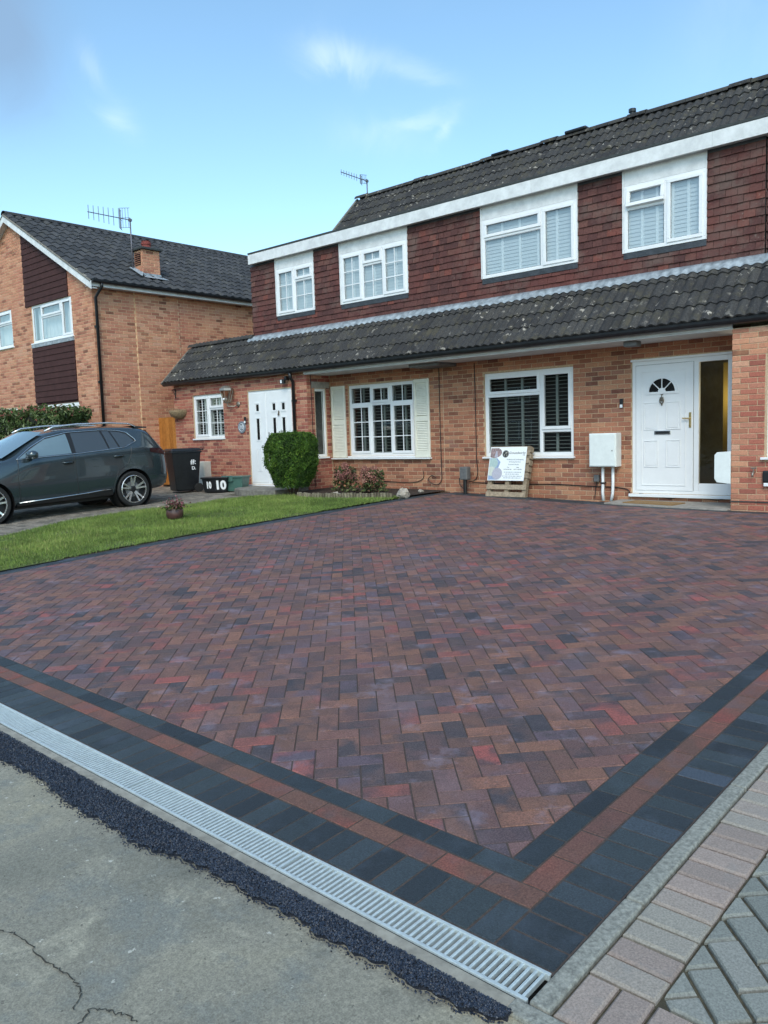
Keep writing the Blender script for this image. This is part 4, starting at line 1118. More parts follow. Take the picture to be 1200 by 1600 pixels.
# fascia, soffit, gutter
for (par, lo, hi) in ((hr, XS, 2.3), (hl, XV+.06, XS)):
    m = MB(); m.box(lo+.002, hi-.002, 9.425, 9.435, 2.80, 2.88); m.build('eaves_fascia', M_BLACKPL, par); m = MB(); m.box((lo if par is hr else XR)+.002, (XE if par is hr else hi)-.002, 9.426, 9.438, 2.752, 2.797); m.build('eaves_board', M_SOFFIT, par)
    m = MB(); x0 = lo if par is hr else XR; x1 = XE if par is hr else hi
    m.box(x0+.003, x1-.003, 9.44, YF-.012, 2.735, 2.75); m.build('soffit', M_SOFFIT, par)
    gutter((lo-(.06 if par is hl else 0), 9.355, 2.876), (hi, 9.355, 2.876), (0, -1, 0), .064, 'gutter', par)
m = MB(); m.box(-8.30, -7.62, 9.62, YF-.014, 2.675, 2.733); m.build('soffit_box', M_GREYPL, hl, bevel=.004)
m = MB(); m.tube([(-11.27, 9.355, 2.80), (-11.27, 9.37, 2.70), (-11.29, 9.455, 2.60), (-11.30, 9.46, .34)], .034, 10); dp = m.build('downpipe', M_BLACKPL, hl, smooth=True)
for z in (2.2, 1.3):
    m = MB(); m.box(-11.36, -11.24, 9.455, YP, z, z+.05); m.build('pipe_clip', M_BLACKPL, dp)
# lead apron where the hung tiles meet the lower roof
for (par, lo, hi) in ((hr, XS, XDR+.12), (hl, XDL-.10, XS)):
    m = MB(); n = int((hi-lo)/.02); vs = []
    for i in range(n+1):
        x = lo+(hi-lo)*i/n; rib = .036*abs(math.sin(math.pi*2*(x-XS)/.30))**1.3
        ya, yb = YF-.045, YF-.165+.008*math.sin(x*3.1)+.004*math.sin(x*17)
        zz = lambda y, k: ZE-.045+(y-YE)+1.414*(.046+rib*k)
        vs += [(x, YF-.012, 3.80), (x, YF-.03, 3.775), (x, ya, zz(ya, .0)+.03), (x, (ya+yb)/2, zz((ya+yb)/2, .25)+.010), (x, yb, zz(yb, .55))]
    m.add(vs, [(5*i+k, 5*i+k+1, 5*i+6+k, 5*i+5+k) for i in range(n) for k in range(4)]); m.build('lead_flashing', M_LEAD, par, smooth=True)
# dormer walls
wins_r = [(-6.98, -5.14, [(.66, [(.30, True, 0, 0), (.70, False, 0, 0)]), (.34, [(1, True, 0, 0)])], 4), (-4.33, -3.08, [(.53, [(.32, .16, 0, 0), (.68, False, 0, 0)]), (.47, [(1, True, 0, 0)])], 4)]
wins_l = [(-12.47, -11.29, [(.5, [(1, True, 1, 2)]), (.5, [(.29, True, 1, 0), (.71, False, 1, 1)])], 2), (-10.48, -8.71, [(.33, [(1, True, 1, 2)]), (.33, [(.28, True, 1, 0), (.72, False, 1, 1)]), (.34, [(1, True, 1, 2)])], 3)]
YD = YF-.0
HT = {}
def wedge(w_, h_):
    def fn():
        a = w_/2; v = [(-a, 0, 0.030), (a, 0, .030), (a, h_, .010), (-a, h_, .010), (-a, 0, .014), (a, 0, .014)]
        return v, [(0, 1, 2, 3), (4, 5, 1, 0), (4, 0, 3), (5, 2, 1)]
    return fn
def hang(lo, hi, z0, z1, ops, Mw):
    out = []; g_ = .114; tw = .165; k = 0; z = z0
    while z < z1-.02:
        off = (k % 2)*tw/2; h_ = min(g_+.012, z1-z)
        x = math.floor((lo-off)/tw)*tw+off
        while x < hi:
            a, b = max(x, lo)+.0022, min(x+tw, hi)-.0022
            spans = [(a, b)]
            for o in ops:
                if o[2] < z+g_*.55 and o[3] > z+.01:
                    ns = []
                    for s, e in spans:
                        if o[1] <= s or o[0] >= e: ns.append((s, e)); continue
                        if o[0] > s: ns.append((s, o[0]))
                        if o[1] < e: ns.append((o[1], e))
                    spans = ns
            for s, e in spans:
                if e-s < .02: continue
                w_ = round((e-s)/.004)*.004; key = shape('hang_%d_%d' % (round(w_*1000), round(h_*1000)), wedge(w_, h_))
                out.append((key, Mw @ Matrix.Translation(((s+e)/2, z+random.uniform(-.004, .004), random.uniform(-.002, .006))) @ Matrix.Rotation(random.uniform(-.012, .012), 4, 'Z'), random.uniform(.0, .9) if random.random() < .94 else .99))
            x += tw
        z += g_; k += 1
    return out
ZB, ZT = 3.775, 5.40
for (par, lo, hi, wl_) in ((hr, XS, XDR, wins_r), (hl, XDL, XS, wins_l)):
    ops = [(a, b, 4.145, ZT) for a, b, *_ in wl_]
    Mw = F_front(0, YD)
    dw_ = wall(Mw, lo, hi, 3.55, ZT, [(a+.01, b-.01, 4.15, 5.17) for a, b, *_ in wl_], 'dormer_wall', M_FELT, par, .0, .1, .2)
    pieces('hanging_tile', 'hanging_tiles', dw_, M_HANG, hang(lo, hi, ZB, ZT-.045, [(a-.004, b+.004, 4.075, ZT) for a, b, *_ in wl_], Mw), 300)
    m = MB(Mw)
    xs_ = sorted([lo]+[v for a, b, *_ in wl_ for v in (a, b)]+[hi])
    for i in range(0, len(xs_), 2): m.box(xs_[i]+.002, xs_[i+1]-.002, ZT-.045, ZT, .0, .02)
    m.build('top_flashing', M_LEADD, dw_)
    for a, b, cols, st in wl_:
        window(par, F_front(a, YD-.035, 4.155), b-a, 1.005, cols, glass=M_GLASS_UP, blind='closed', stiles=st*2 if par is hl else st+1, sill=.0, fr=.05, back=M_ROOMGREY)
        m = MB(Mw); m.box(a, b, 5.163, ZT, .001, .030); pn = m.build('window_panel', M_WHITE_OLD, par, bevel=.003)
        m = MB(Mw); m.box(a-.028, a-.001, 4.155, ZT, .001, .042); m.build('panel_trim', M_WHITE_OLD, pn); m = MB(Mw); m.box(b+.001, b+.014, 4.155, ZT, .001, .036); m.build('panel_trim', M_WHITE_OLD, pn)
        m = MB(Mw); m.add([(a-.01, 4.150, .004), (b+.015, 4.150, .004), (b+.015, 4.145, .040), (a-.01, 4.145, .040), (b+.015, 4.062, .034), (a-.01, 4.062, .034)], [(3, 2, 1, 0), (5, 4, 2, 3)]); m.build('lead_tray', M_LEADD, dw_)
# dormer cheeks
for (par, x, s) in ((hr, XDR, 1), (hl, XDL, -1)):
    Mc = basis((0, s, 0), (0, 0, 1), (s, 0, 0), (x, YD if s > 0 else YD, 0))
    m = MB(Mc); u1 = 2.2 if s > 0 else -2.2
    lo, hi = (0, 2.0) if s > 0 else (-2.0, 0)
    m.quad((lo, 3.4, 0), (hi, 3.4, 0), (hi, ZT, 0), (lo, ZT, 0)); ck = m.build('dormer_cheek', M_FELT, par)
    pieces('cheek_tile', 'cheek_tiles', ck, M_HANG, hang(lo-.02, hi+.02, ZB, ZT-.045, [], Mc), 15)
# main fascia, flat roof and its dark trim
YFA = 10.04
for (par, lo, hi) in ((hr, XS, -1.93), (hl, XDL+.08-.0, XS)):
    m = MB(); m.box(lo+.0015, hi-.0015, YFA, YFA+.03, 5.385, 5.598); m.build('fascia', M_WHITE_OLD, par, bevel=.003)
    m = MB(); m.box(lo, hi, YFA+.032, YD+.05, 5.40, 5.42); m.build('fascia_soffit', M_SOFFIT, par)
    m = MB(); m.box(lo, hi, YFA-.008, 12.3, 5.602, 5.640); m.build('flat_roof', M_FELT, par, bevel=.004)
for x in (-9.6, -5.9, -2.95):
    m = MB(); m.box(x-.003, x+.003, YFA-.002, YFA, 5.386, 5.597); m.build('fascia_joint', M_SOFFIT, hr if x > XS else hl)
# main roof: from the flat roof up to the ridge, then down the back
YM, ZM = 12.05, 5.66
Mm = basis((1, 0, 0), (0, S45, S45), (0, -S45, S45), (0, YM, ZM-.02))
nC = 8; LEN = 2.76; XVM = -13.46
for (par, lo, hi) in ((hr, XS, 2.3), (hl, XVM, XS)):
    m = MB(Mm); m.box(lo, hi, 0, LEN, -.05, .004); mr = m.build('main_roof', M_FELT, par)
    it = tiled_slope(Mm, lo, hi, 8, .345, .30, TILE, .03, XS)
    pieces('roof_tile', 'roof_tiles', mr, M_ROOFTILE, it, 110, vis=lambda p: p.z > 6.5)
    yr, zr = YM+LEN*S45, ZM+LEN*S45
    x = hi if par is hr else XS
    k = 0; n = int((hi-lo)/.40)
    for k in range(n+1):
        x0 = lo+(hi-lo)*k/(n+1); x1 = lo+(hi-lo)*(k+1)/(n+1); vs = []
        for x in (x0+.003, x1-.003):
            for j in range(7):
                th = math.pi*j/6; vs.append((x, yr-.12*math.cos(th), zr-.03+.10*math.sin(th)+(.02 if k % 5 == 0 else 0)))
        mm = MB(); mm.add(vs, [(j, j+1, 8+j, 7+j) for j in range(6)]); o = mm.build('ridge_tile', M_ROOFTILE, mr); o['tone'] = random.random()
    m = MB(); m.add([(lo, yr, zr-.02), (lo, yr+2.6, zr-2.6), (hi, yr+2.6, zr-2.6), (hi, yr, zr-.02)], [(0, 3, 2, 1)]); m.build('rear_slope', M_ROOFFAR, par)
m = MB(Mm); m.box(XVM-.03, XVM+.03, -.05, LEN+.02, -.06, .035); m.build('verge', M_CONC_STEP, hl)
m = MB(); m.add([(XDL, 11.9, 5.5), (XDL, YM+LEN*S45, ZM+LEN*S45-.05), (XDL, 16.6, 5.5), (XDL, 16.6, .1), (XDL, 10.3, .1), (XDL, 10.3, 5.5)], [(0, 1, 2, 3, 4, 5)]); m.build('end_wall', M_MORTAR, hl)
# roof beside the dormer on the right
pieces('roof_tile', 'roof_tiles', hr, M_ROOFTILE, tiled_slope(basis((1, 0, 0), (0, S45, S45), (0, -S45, S45), (0, YE+4*gauge*S45, ZE-.045+4*gauge*S45)), XDR+.15, 2.3, 8, gauge, .30, TILE, .03, XS), 12)
for z in (0,):
    m = MB(); m.lathe([(.05, 0), (.05, .10), (.075, .10), (.075, .16), (.0, .17)], (-5.9, YM+LEN*S45, ZM+LEN*S45+.02), 10); m.build('ridge_vent', M_BLACKPL, hr)
    m = MB(); m.box(-7.35, -6.85, YM+LEN*S45-.14, YM+LEN*S45+.14, ZM+LEN*S45+.03, ZM+LEN*S45+.10); m.build('ridge_vent', M_BLACKPL, hr, bevel=.03)
    m = MB(); m.box(-9.2, -8.75, YM+LEN*S45-.14, YM+LEN*S45+.14, ZM+LEN*S45+.03, ZM+LEN*S45+.09); m.build('ridge_vent', M_BLACKPL, hl, bevel=.03)
# small fixings of the houses
m = MB(); m.box(-4.07, -3.86, 9.55, 9.72, 2.655, 2.733); m.build('soffit_light', M_GREYPL, hr, bevel=.01)

# ------------------------------------------------------------------ the gabled house on the left
XF, YG = -16.6, 8.03
hf = thing('gabled_house', (-20.5, YG, .3), 'buff brick gabled house with dark brown boarding beyond the parked car', 'house')
XA = -20.52                               # ridge line
PITCH = math.atan2(2.30, 3.92+.25)
tanp = math.tan(PITCH)
ZEAV = 5.22
def rake(x): return ZEAV+.03+(XF+.25-x if x > XA else x-(2*XA-XF-.25))*tanp-.12
Mg = F_front(0, YG)
GW = [(-19.68, -17.58, 4.12, 5.07), (-22.6, -20.84, 4.16, 5.15), (-19.72, -17.53, 1.2, 2.50), (-22.9, -20.9, 1.2, 2.50)]
UP = (-19.96, -17.69, 5.072, 9); LP = (-19.74, -17.54, 2.503, 4.06)
gops = GW+[LP]
gw = wall(Mg, 2*XA-XF+.008, XF-.008, .05, ZEAV, gops, 'gable_wall', M_MORTAR_GREY, hf, reveal=.08)
m = MB(Mg); m.add([(2*XA-XF, ZEAV, -.007), (XF, ZEAV, -.007), (XA, rake(XA)+.05, -.007)], [(0, 1, 2)]); m.build('gable_peak', M_MORTAR_GREY, gw)
def glim(v):
    if v < ZEAV-.05: return (2*XA-XF, XF)
    d = (v-ZEAV+.09)/tanp; return (2*XA-XF-.25+d, XF+.25-d)
pieces('brick', 'gable_brick_courses', gw, M_BRICK_BUFF, bricks(Mg, 2*XA-XF, XF, .3, 7.6, gops+[UP], .2, XF, glim, depth=.012), 140, vis=lambda p: p.z > 2.4 and p.x > -21)
Ms_ = F_east(XF, 0)
sw_ = wall(Ms_, YG+.008, 16.2, .05, ZEAV+.1, [], 'side_wall', M_MORTAR_GREY, hf)
chb = (9.17, 10.42)
pieces('brick', 'side_brick_courses', sw_, M_BRICK_BUFF, bricks(Ms_, YG+.004, 16.2, .3, ZEAV-.06, [(chb[0], chb[1], 0, 9)], .2, YG), 140, vis=lambda p: p.z > 2.0 and p.y < 13)
Mb_ = F_east(XF+.03, 0)
cb_ = wall(Mb_, chb[0], chb[1], .05, ZEAV-.05, [], 'chimney_breast', M_MORTAR_GREY, hf)
pieces('breast_brick', 'breast_brick_courses', cb_, M_BRICK_BUFF, bricks(Mb_, chb[0], chb[1], .3, ZEAV-.06, [], .2, chb[0]), 60, vis=lambda p: p.z > 2.1)
# dark boarding panels
def boards(x0, x1, z0, z1, top=None):
    pan = MB(Mg); pan.box(x0, x1, z0, min(z1, 9), -.06, -.03); first = None
    z = z0; k = 0; bh = .148
    root = None
    while z < z1-.01:
        zt = min(z+bh, z1)
        a, b = x0, x1
        ok = True
        if top:
            b2 = XF+.25-((z+.09)-ZEAV)/tanp if z+.09 > ZEAV else x1
            b3 = XF+.25-((zt+.09)-ZEAV)/tanp if zt+.09 > ZEAV else x1
            b_lo, b_hi = min(b, b2), min(b, b3)
            if b_hi < a+.02: b_hi = a+.02
            if b_lo < a+.03: break
        else: b_lo = b_hi = b
        m = MB(Mg)
        m.add([(a, z+.004, .028), (b_lo, z+.004, .028), (b_hi, zt+.006, .012), (a, zt+.006, .012), (a, z+.004, .0), (b_lo, z+.004, 0), (b_hi, zt+.006, -.02), (a, zt+.006, -.02)],
              [(0, 1, 2, 3), (4, 5, 1, 0), (1, 5, 6, 2), (4, 0, 3, 7), (3, 2, 6, 7)])
        yield m
        z += bh
for (args, nm) in (((UP[0], UP[1], UP[2], 7.2, True), 'upper_boarding'), ((LP[0], LP[1], 2.56, 4.0), 'lower_boarding')):
    m = MB(Mg)
    if nm == 'lower_boarding': m.box(LP[0], LP[1], LP[2], 4.055, -.05, -.015)
    else: m.add([(UP[0], UP[2], -.002), (UP[1], UP[2], -.002), (UP[1], ZEAV+.1, -.002), (UP[0], rake(UP[0])-.02, -.002)], [(0, 1, 2, 3)])
    pb = m.build(nm, M_DARKBOARD, hf)
    for bm_ in boards(*args): bm_.build('board', M_DARKBOARD, pb)
m = MB(Mg); m.box(LP[0]-.0, LP[1]+.0, 4.0, 4.085, -.02, .03); m.build('panel_head', M_LEAD, hf)
lay_w = [(.22, [(1, False, 0, 0)]), (.54, [(.34, True, 0, 0), (.66, False, 0, 0)]), (.24, [(1, True, 0, 0)])]
for i, (a, b, c, d) in enumerate(GW):
    cols = lay_w if i in (0, 2) else [(.5, [(.34, True, 0, 0), (.66, False, 0, 0)]), (.5, [(.34, True, 0, 0), (.66, False, 0, 0)])]
    window(hf, F_front(a, YG+.02, c), b-a, d-c, cols, glass=M_GLASS_UP if i < 2 else M_GLASS, blind='curtain' if i < 2 else 'none', sill=.06, sillw=.06, back=M_ROOMGREY if i < 2 else M_DARKROOM)
# roof
cp, sp = math.cos(PITCH), math.sin(PITCH)
XEAVE = XF+.28
Mfr = basis((0, 1, 0), (-cp, 0, sp), (sp, 0, cp), (XEAVE, 0, ZEAV+.02))
SL = (XEAVE-XA)/cp
PAN = shape('pantile', prof_tile(.25, .40, .050, 1, .034, 10, 1.3))
m = MB(Mfr); m.box(YG-.16, 16.4, 0.03, SL, -.04, .0)
fr_ = m.build('roof', M_FELT, hf)
chy = (9.75, 10.25)
itm = tiled_slope(Mfr, YG-.17, 16.4, 13, SL/13, .25, PAN, .028, YG-.17)
pieces('roof_tile', 'roof_tiles', fr_, M_ROOFFAR, itm, 300, vis=lambda p: p.y < 13.4)
m = MB(); m.add([(XA, YG-.16, ZEAV+.02+SL*sp), (XA, 16.4, ZEAV+.02+SL*sp), (2*XA-XEAVE, 16.4, ZEAV), (2*XA-XEAVE, YG-.16, ZEAV)], [(0, 1, 2, 3)]); m.build('far_slope', M_ROOFFAR, hf)
zr = ZEAV+.02+SL*sp
n = 19
for k in range(n):
    y0 = YG-.17+(16.4-YG+.17)*k/n; y1 = YG-.17+(16.4-YG+.17)*(k+1)/n; vs = []
    for y in (y0+.004, y1-.004):
        for j in range(7):
            th = math.pi*j/6; vs.append((XA-.13*math.cos(th), y, zr-.01+.10*math.sin(th)))
    mm = MB(); mm.add(vs, [(j, 7+j, 8+j, j+1) for j in range(6)]); o = mm.build('ridge_tile', M_ROOFFAR, fr_); o['tone'] = random.random()
# barge boards, eaves fascia, gutter, downpipe
def rakeboard(sgn, name):
    m = MB(); xe = XEAVE+.02 if sgn > 0 else 2*XA-XEAVE-.02
    a0, a1 = (xe, ZEAV-.02), (XA, zr-.02); t = .19
    for (yy0, yy1) in ((YG-.175, YG-.15),):
        p = [(a0[0], a0[1]-t+.03), (a1[0], a1[1]-t), (a1[0], a1[1]+.0), (a0[0], a0[1]+.03)]
        vs = [(x, yy0, z) for x, z in p]+[(x, yy1, z) for x, z in p]
        m.add(vs, [(0, 1, 2, 3), (7, 6, 5, 4)]+[(i, 4+i, 4+(i+1) % 4, (i+1) % 4) for i in range(4)])
    bb = m.build(name, M_WHITE_OLD, hf)
    m = MB(); vs = [(a0[0], YG-.15, a0[1]-t+.05), (a1[0], YG-.15, a1[1]-t+.02), (a1[0], YG, a1[1]-t+.02), (a0[0], YG, a0[1]-t+.05)]; m.add(vs, [(0, 1, 2, 3)]); m.build('barge_soffit', M_SOFFIT, bb)
    m = MB(); vs = [(a0[0], YG-.19, a0[1]+.03), (a1[0], YG-.19, a1[1]), (a1[0], YG-.14, a1[1]+.03), (a0[0], YG-.14, a0[1]+.06)]; m.add(vs+[(v[0], v[1], v[2]-.03) for v in vs], [(0, 1, 2, 3), (4, 5, 1, 0)]); m.build('verge_mortar', M_CONC_STEP, bb)
rakeboard(1, 'barge_board'); rakeboard(-1, 'barge_board')
m = MB(); m.box(XEAVE-.05, XEAVE-.025, YG-.15, 16.3, ZEAV-.10, ZEAV+.03); m.build('eaves_fascia', M_WHITE_OLD, hf)
m = MB(); m.box(XF+.02, XEAVE-.052, YG-.15, 16.3, ZEAV-.09, ZEAV-.075); m.build('eaves_soffit', M_SOFFIT, hf)
gutter((XEAVE+.03, YG-.14, ZEAV+.045), (XEAVE+.03, 16.3, ZEAV+.045), (1, 0, 0), .055, 'gutter', hf)
m = MB(); m.tube([(XEAVE+.03, YG+.10, ZEAV), (XEAVE+.03, YG+.10, ZEAV-.10), (XF+.06, YG+.07, ZEAV-.32), (XF+.055, YG+.07, .4)], .036, 10); dpf = m.build('downpipe', M_BLACKPL, hf, smooth=True)
for z in (4.2, 2.9, 1.6):
    m = MB(); m.box(XF+.002, XF+.06, YG+.02, YG+.12, z, z+.05); m.build('pipe_clip', M_BLACKPL, dpf)
# chimney
CX0, CX1 = -17.42, -17.03
m = MB(); m.box(CX0+.007, CX1-.007, chy[0]+.007, chy[1]-.007, 5.3, 6.341); ch = m.build('chimney', M_MORTAR_GREY, hf)
for (Mx, u0, u1) in ((F_east(CX1, 0), chy[0], chy[1]), (F_front(0, chy[0]), CX0, CX1), (basis((0, -1, 0), (0, 0, 1), (-1, 0, 0), (CX0, 0, 0)), -chy[1], -chy[0])):
    pieces('chimney_brick', 'chimney_bricks', ch, M_BRICK_BUFF, bricks(Mx, u0, u1, 5.50, 6.34, [], 5.5, u0), 30)
m = MB(); m.box(CX0-.07, CX1+.07, chy[0]-.06, chy[1]+.06, 6.342, 6.40); m.build('chimney_cap', M_FELT, ch, bevel=.01)
m = MB(); m.lathe([(.13, 0), (.13, .05), (.115, .06), (.115, .10), (.13, .11), (.13, .15), (.11, .16), (.11, .19), (.12, .2), (.06, .21)], ((CX0+CX1)/2, (chy[0]+chy[1])/2, 6.40), 14); m.build('chimney_pot', M_CHIMPOT, ch, smooth=False)
m = MB(F_front(0, chy[0])); 
m.box(-17.36, -17.12, 5.97, 6.28, .001, .012); vent = m.build('air_grille', M_CARBLK, ch)
for k in range(6):
    m = MB(F_front(0, chy[0])); m.box(-17.36, -17.12, 5.985+k*.05, 6.005+k*.05, .012, .03); m.build('grille_slat', M_BRICK_BUFF, vent)
zc = lambda x: ZEAV+.02+(XEAVE-x)*math.tan(PITCH)
m = MB()
m.add([(CX1+.006, chy[0]-.01, zc(CX1)+.12), (CX1+.006, chy[1]+.01, zc(CX1)+.12), (CX1+.012, chy[1]+.03, zc(CX1)+.065), (CX1+.012, chy[0]-.03, zc(CX1)+.065), (CX1+.24, chy[1]+.10, zc(CX1+.24)+.095), (CX1+.24, chy[0]-.10, zc(CX1+.24)+.095)], [(0, 3, 2, 1), (3, 5, 4, 2)])
m.add([(CX1+.006, chy[0]-.006, zc(CX1)+.13), (CX0, chy[0]-.006, zc(CX0)+.10), (CX0-.03, chy[0]-.14, zc(CX0)+.09), (CX1+.2, chy[0]-.16, zc(CX1+.2)+.095)], [(0, 1, 2, 3)])
m.build('lead_flashing', M_LEAD, ch)
m = MB(); m.box(2*XA-XF, XF, 16.2, 16.25, .05, ZEAV); m.build('rear_wall', M_MORTAR_GREY, hf)

# aerials
def aerial(loc, mast_h, boom, nel, elh, label, refl, s=1.0):
    """TV aerial: mast, boom pointing -Y, elements and a folded reflector grid"""
    a = thing('tv_aerial', loc, label, 'aerial', 'television aerials on the rooftops'); L = Vector(loc)
    m = MB(); m.tube([L, L+Vector((0, 0, mast_h))], .018*s, 8); m.build('mast', M_ALU, a, smooth=True)
    top = L+Vector((0, 0, mast_h-.05))
    m = MB(); d = Vector(boom); m.tube([top, top+d], .011*s, 6); m.box(top.x-.03*s, top.x+.03*s, top.y-.04*s, top.y+.04*s, top.z-.03*s, top.z+.03*s); m.build('boom', M_ALU, a)
    for k in range(nel):
        p = top+d*(.40+.58*k/(nel-1)); m = MB(); h = elh*(1-.25*k/nel)
        m.tube([p+Vector((0, 0, -h/2)), p+Vector((0, 0, h/2))], .008*s, 5); m.build('element', M_ALU, a)
    m = MB(); c = top+d*.26; hw = refl
    side = Vector((d.y, -d.x, 0)).normalized(); dn = d.normalized()
    for e in (-1, 1):
        for k in range(4):
            o = side*(e*hw*.2*(k+.5)) - dn*(.05*(k))*s
            m.tube([c+o+Vector((0, 0, -hw)), c+o+Vector((0, 0, hw))], .006*s, 5)
        for z in (-hw, 0, hw): m.tube([c+Vector((0, 0, z)), c+side*(e*hw*.8)-dn*.18*s+Vector((0, 0, z))], .006*s, 5)
    m.build('reflector', M_ALU, a)
    return a
aerial((-17.36, 9.66, 5.85), 1.30, (0.0, -1.16, .0), 6, .42, 'large television aerial with tall grid reflector strapped to the brick chimney', .24)
aerial((-14.0+.5, 14.45, 7.62), .62, (0.0, -1.0, .02), 7, .17, 'small television aerial on a bent mast above the left end of the main roof', .11, .9)

# ------------------------------------------------------------------ things on and before the walls
def on(x, y): return gz(x, y)
# electricity meter box with two pipes
mb_ = thing('meter_box', (-4.65, YF, .8), 'white meter box on two white pipes between the black-slatted window and white door', 'meter box')
m = MB(F_front(0, YF)); m.box(-4.865, -4.40, .83, 1.37, .002, .20); m.build('cabinet', M_METER, mb_, bevel=.008)
m = MB(F_front(0, YF)); m.box(-4.852, -4.415, .845, 1.355, .2015, .216); dr_ = m.build('cabinet_door', M_METER, mb_, bevel=.006)
m = MB(F_front(0, YF)); m.lathe([(.010, 0), (.010, .004)], (-4.46, 1.09, .217), 10); m.build('lock', M_GREYPL, dr_)
for x, b_ in ((-4.69, .012), (-4.515, -.03)):
    m = MB(F_front(0, YF)); m.tube([(x, .835, .07), (x, .55, .07), (x-.005, .40, .07), (x+b_, .27, .075)], .024, 10); pp = m.build('pipe', M_WHITE, mb_, smooth=True)
    if b_ > 0:
        m = MB(F_front(0, YF)); m.box(x-.034, x+.034, .55, .575, .02, .10); m.build('pipe_strap', M_BLACKPL, pp)
# ring doorbell keypads
db = thing('doorbell', (-4.39, YF, 1.83), 'black and white video doorbell on bricks left of the tall white front door', 'doorbell', 'video doorbells')
m = MB(F_front(0, YF)); m.box(-4.425, -4.365, 1.76, 1.91, .001, .022); m.build('case', M_CARBLK, db, bevel=.008)
m = MB(F_front(0, YF)); m.box(-4.418, -4.372, 1.768, 1.818, .0225, .026); m.build('button', M_KEYPAD, db, bevel=.004)
db = thing('doorbell', (-12.95, YP, 1.87), 'black and white video doorbell above the round grey plaque on the porch', 'doorbell', 'video doorbells')
m = MB(F_front(0, YP)); m.box(-12.985, -12.92, 1.80, 1.95, .001, .022); m.build('case', M_CARBLK, db, bevel=.008)
m = MB(F_front(0, YP)); m.box(-12.977, -12.928, 1.808, 1.86, .0225, .026); m.build('button', M_KEYPAD, db, bevel=.004)
# round house number plaque
pl = thing('house_plaque', (-13.07, YP, 1.72), 'round grey slate number plaque beside the porch door', 'plaque')
m = MB(F_front(0, YP)); m.lathe([(.135, 0), (.135, .012), (.125, .018)], (-13.08, 1.72, .002), 24); m.build('disc', M_PLAQUE, pl)
m = MB(F_front(0, YP)); ring = [(-13.08+.085*math.cos(2*math.pi*k/24), 1.72+.085*math.sin(2*math.pi*k/24), .021) for k in range(25)]; m.tube(ring, .005, 5); m.build('ring', M_KEYPAD, pl)
FONT = None
def text(body, M, size, mat, parent, name='lettering', shear=0, off=0.0, align='CENTER', ext=.0012, sp=1.0):
    c = bpy.data.curves.new(name, 'FONT'); c.body = body; c.size = size; c.align_x = align; c.align_y = 'CENTER'; c.shear = shear; c.offset = off; c.extrude = ext; c.space_character = sp; c.resolution_u = 3
    c.materials.append(mat); tmp = bpy.data.objects.new('letters', c); COL.objects.link(tmp)
    dg_ = bpy.context.evaluated_depsgraph_get(); me = bpy.data.meshes.new_from_object(tmp.evaluated_get(dg_)); bpy.data.objects.remove(tmp)
    me.materials.clear(); me.materials.append(mat)
    o = bpy.data.objects.new(name, me); link(o, parent, M); return o
text('10', F_front(-13.08, YP-.021, 1.72), .12, M_KEYPAD, pl)
# coach lantern
wl_ = thing('wall_lantern', (-13.2, YP, 2.35), 'tapered glass coach lantern on the porch wall', 'lantern')
c = (-13.36, 2.44, .17)
m = MB(F_front(0, YP)); m.lathe([(.06, 0), (.06, .012), (.02, .02)], (-13.17, 2.24, .001), 14); m.tube([(-13.17, 2.24, .01), (-13.2, 2.19, .10), (-13.33, 2.2, .17), (-13.36, 2.28, .17)], .011, 8); m.build('bracket', M_LANTERN, wl_, smooth=True)
ML = F_front(-13.36, YP-.17, 0)
def frus(z0, z1, r0_, r1_, n=6):
    vs = [(r0_*math.cos(2*math.pi*k/n), z0, r0_*math.sin(2*math.pi*k/n)) for k in range(n)]+[(r1_*math.cos(2*math.pi*k/n), z1, r1_*math.sin(2*math.pi*k/n)) for k in range(n)]
    return vs, [(k, (k+1) % n, n+(k+1) % n, n+k) for k in range(n)]
m = MB(ML); m.add(*frus(2.30, 2.55, .075, .14)); m.build('lantern_glass', glass_mat('lantern_glass', (.8, .78, .7), 1.5), wl_)
m = MB(ML); m.add(*frus(2.55, 2.60, .16, .15)); m.add(*frus(2.60, 2.66, .15, .05)); m.add(*frus(2.27, 2.30, .06, .085))
for k in range(6):
    t = 2*math.pi*k/6; m.tube([(.077*math.cos(t), 2.30, .077*math.sin(t)), (.142*math.cos(t), 2.55, .142*math.sin(t))], .007, 5)
m.build('lantern_frame', M_LANTERN, wl_)
m = MB(ML); m.lathe([(.0, 0), (.03, .02), (.035, .06), (.02, .1), (0, .11)], (0, 0, 0), 10); m.v = [tuple(Vector((ML.translation.x, ML.translation.y, 0))+Vector((p[0]-ML.translation.x, p[1]-ML.translation.y, p[2]+2.36))) for p in m.v]; m.build('bulb', M_KEYPAD, wl_)
# security floodlight by the downpipe
fl_ = thing('flood_light', (-11.48, YP, 2.66), 'small black floodlight under the gutter beside the black downpipe', 'floodlight')
m = MB(F_front(0, YP)); m.box(-11.50, -11.44, 2.66, 2.74, .001, .10); m.build('bracket', M_CARBLK, fl_, bevel=.004)
m = MB(F_front(0, YP)); m.box(-11.60, -11.47, 2.585, 2.68, .08, .14); m.build('housing', M_CARBLK, fl_, bevel=.008)
m = MB(F_front(0, YP)); m.box(-11.575, -11.53, 2.60, 2.665, .1405, .146); m.build('lens', M_KEYPAD, fl_)
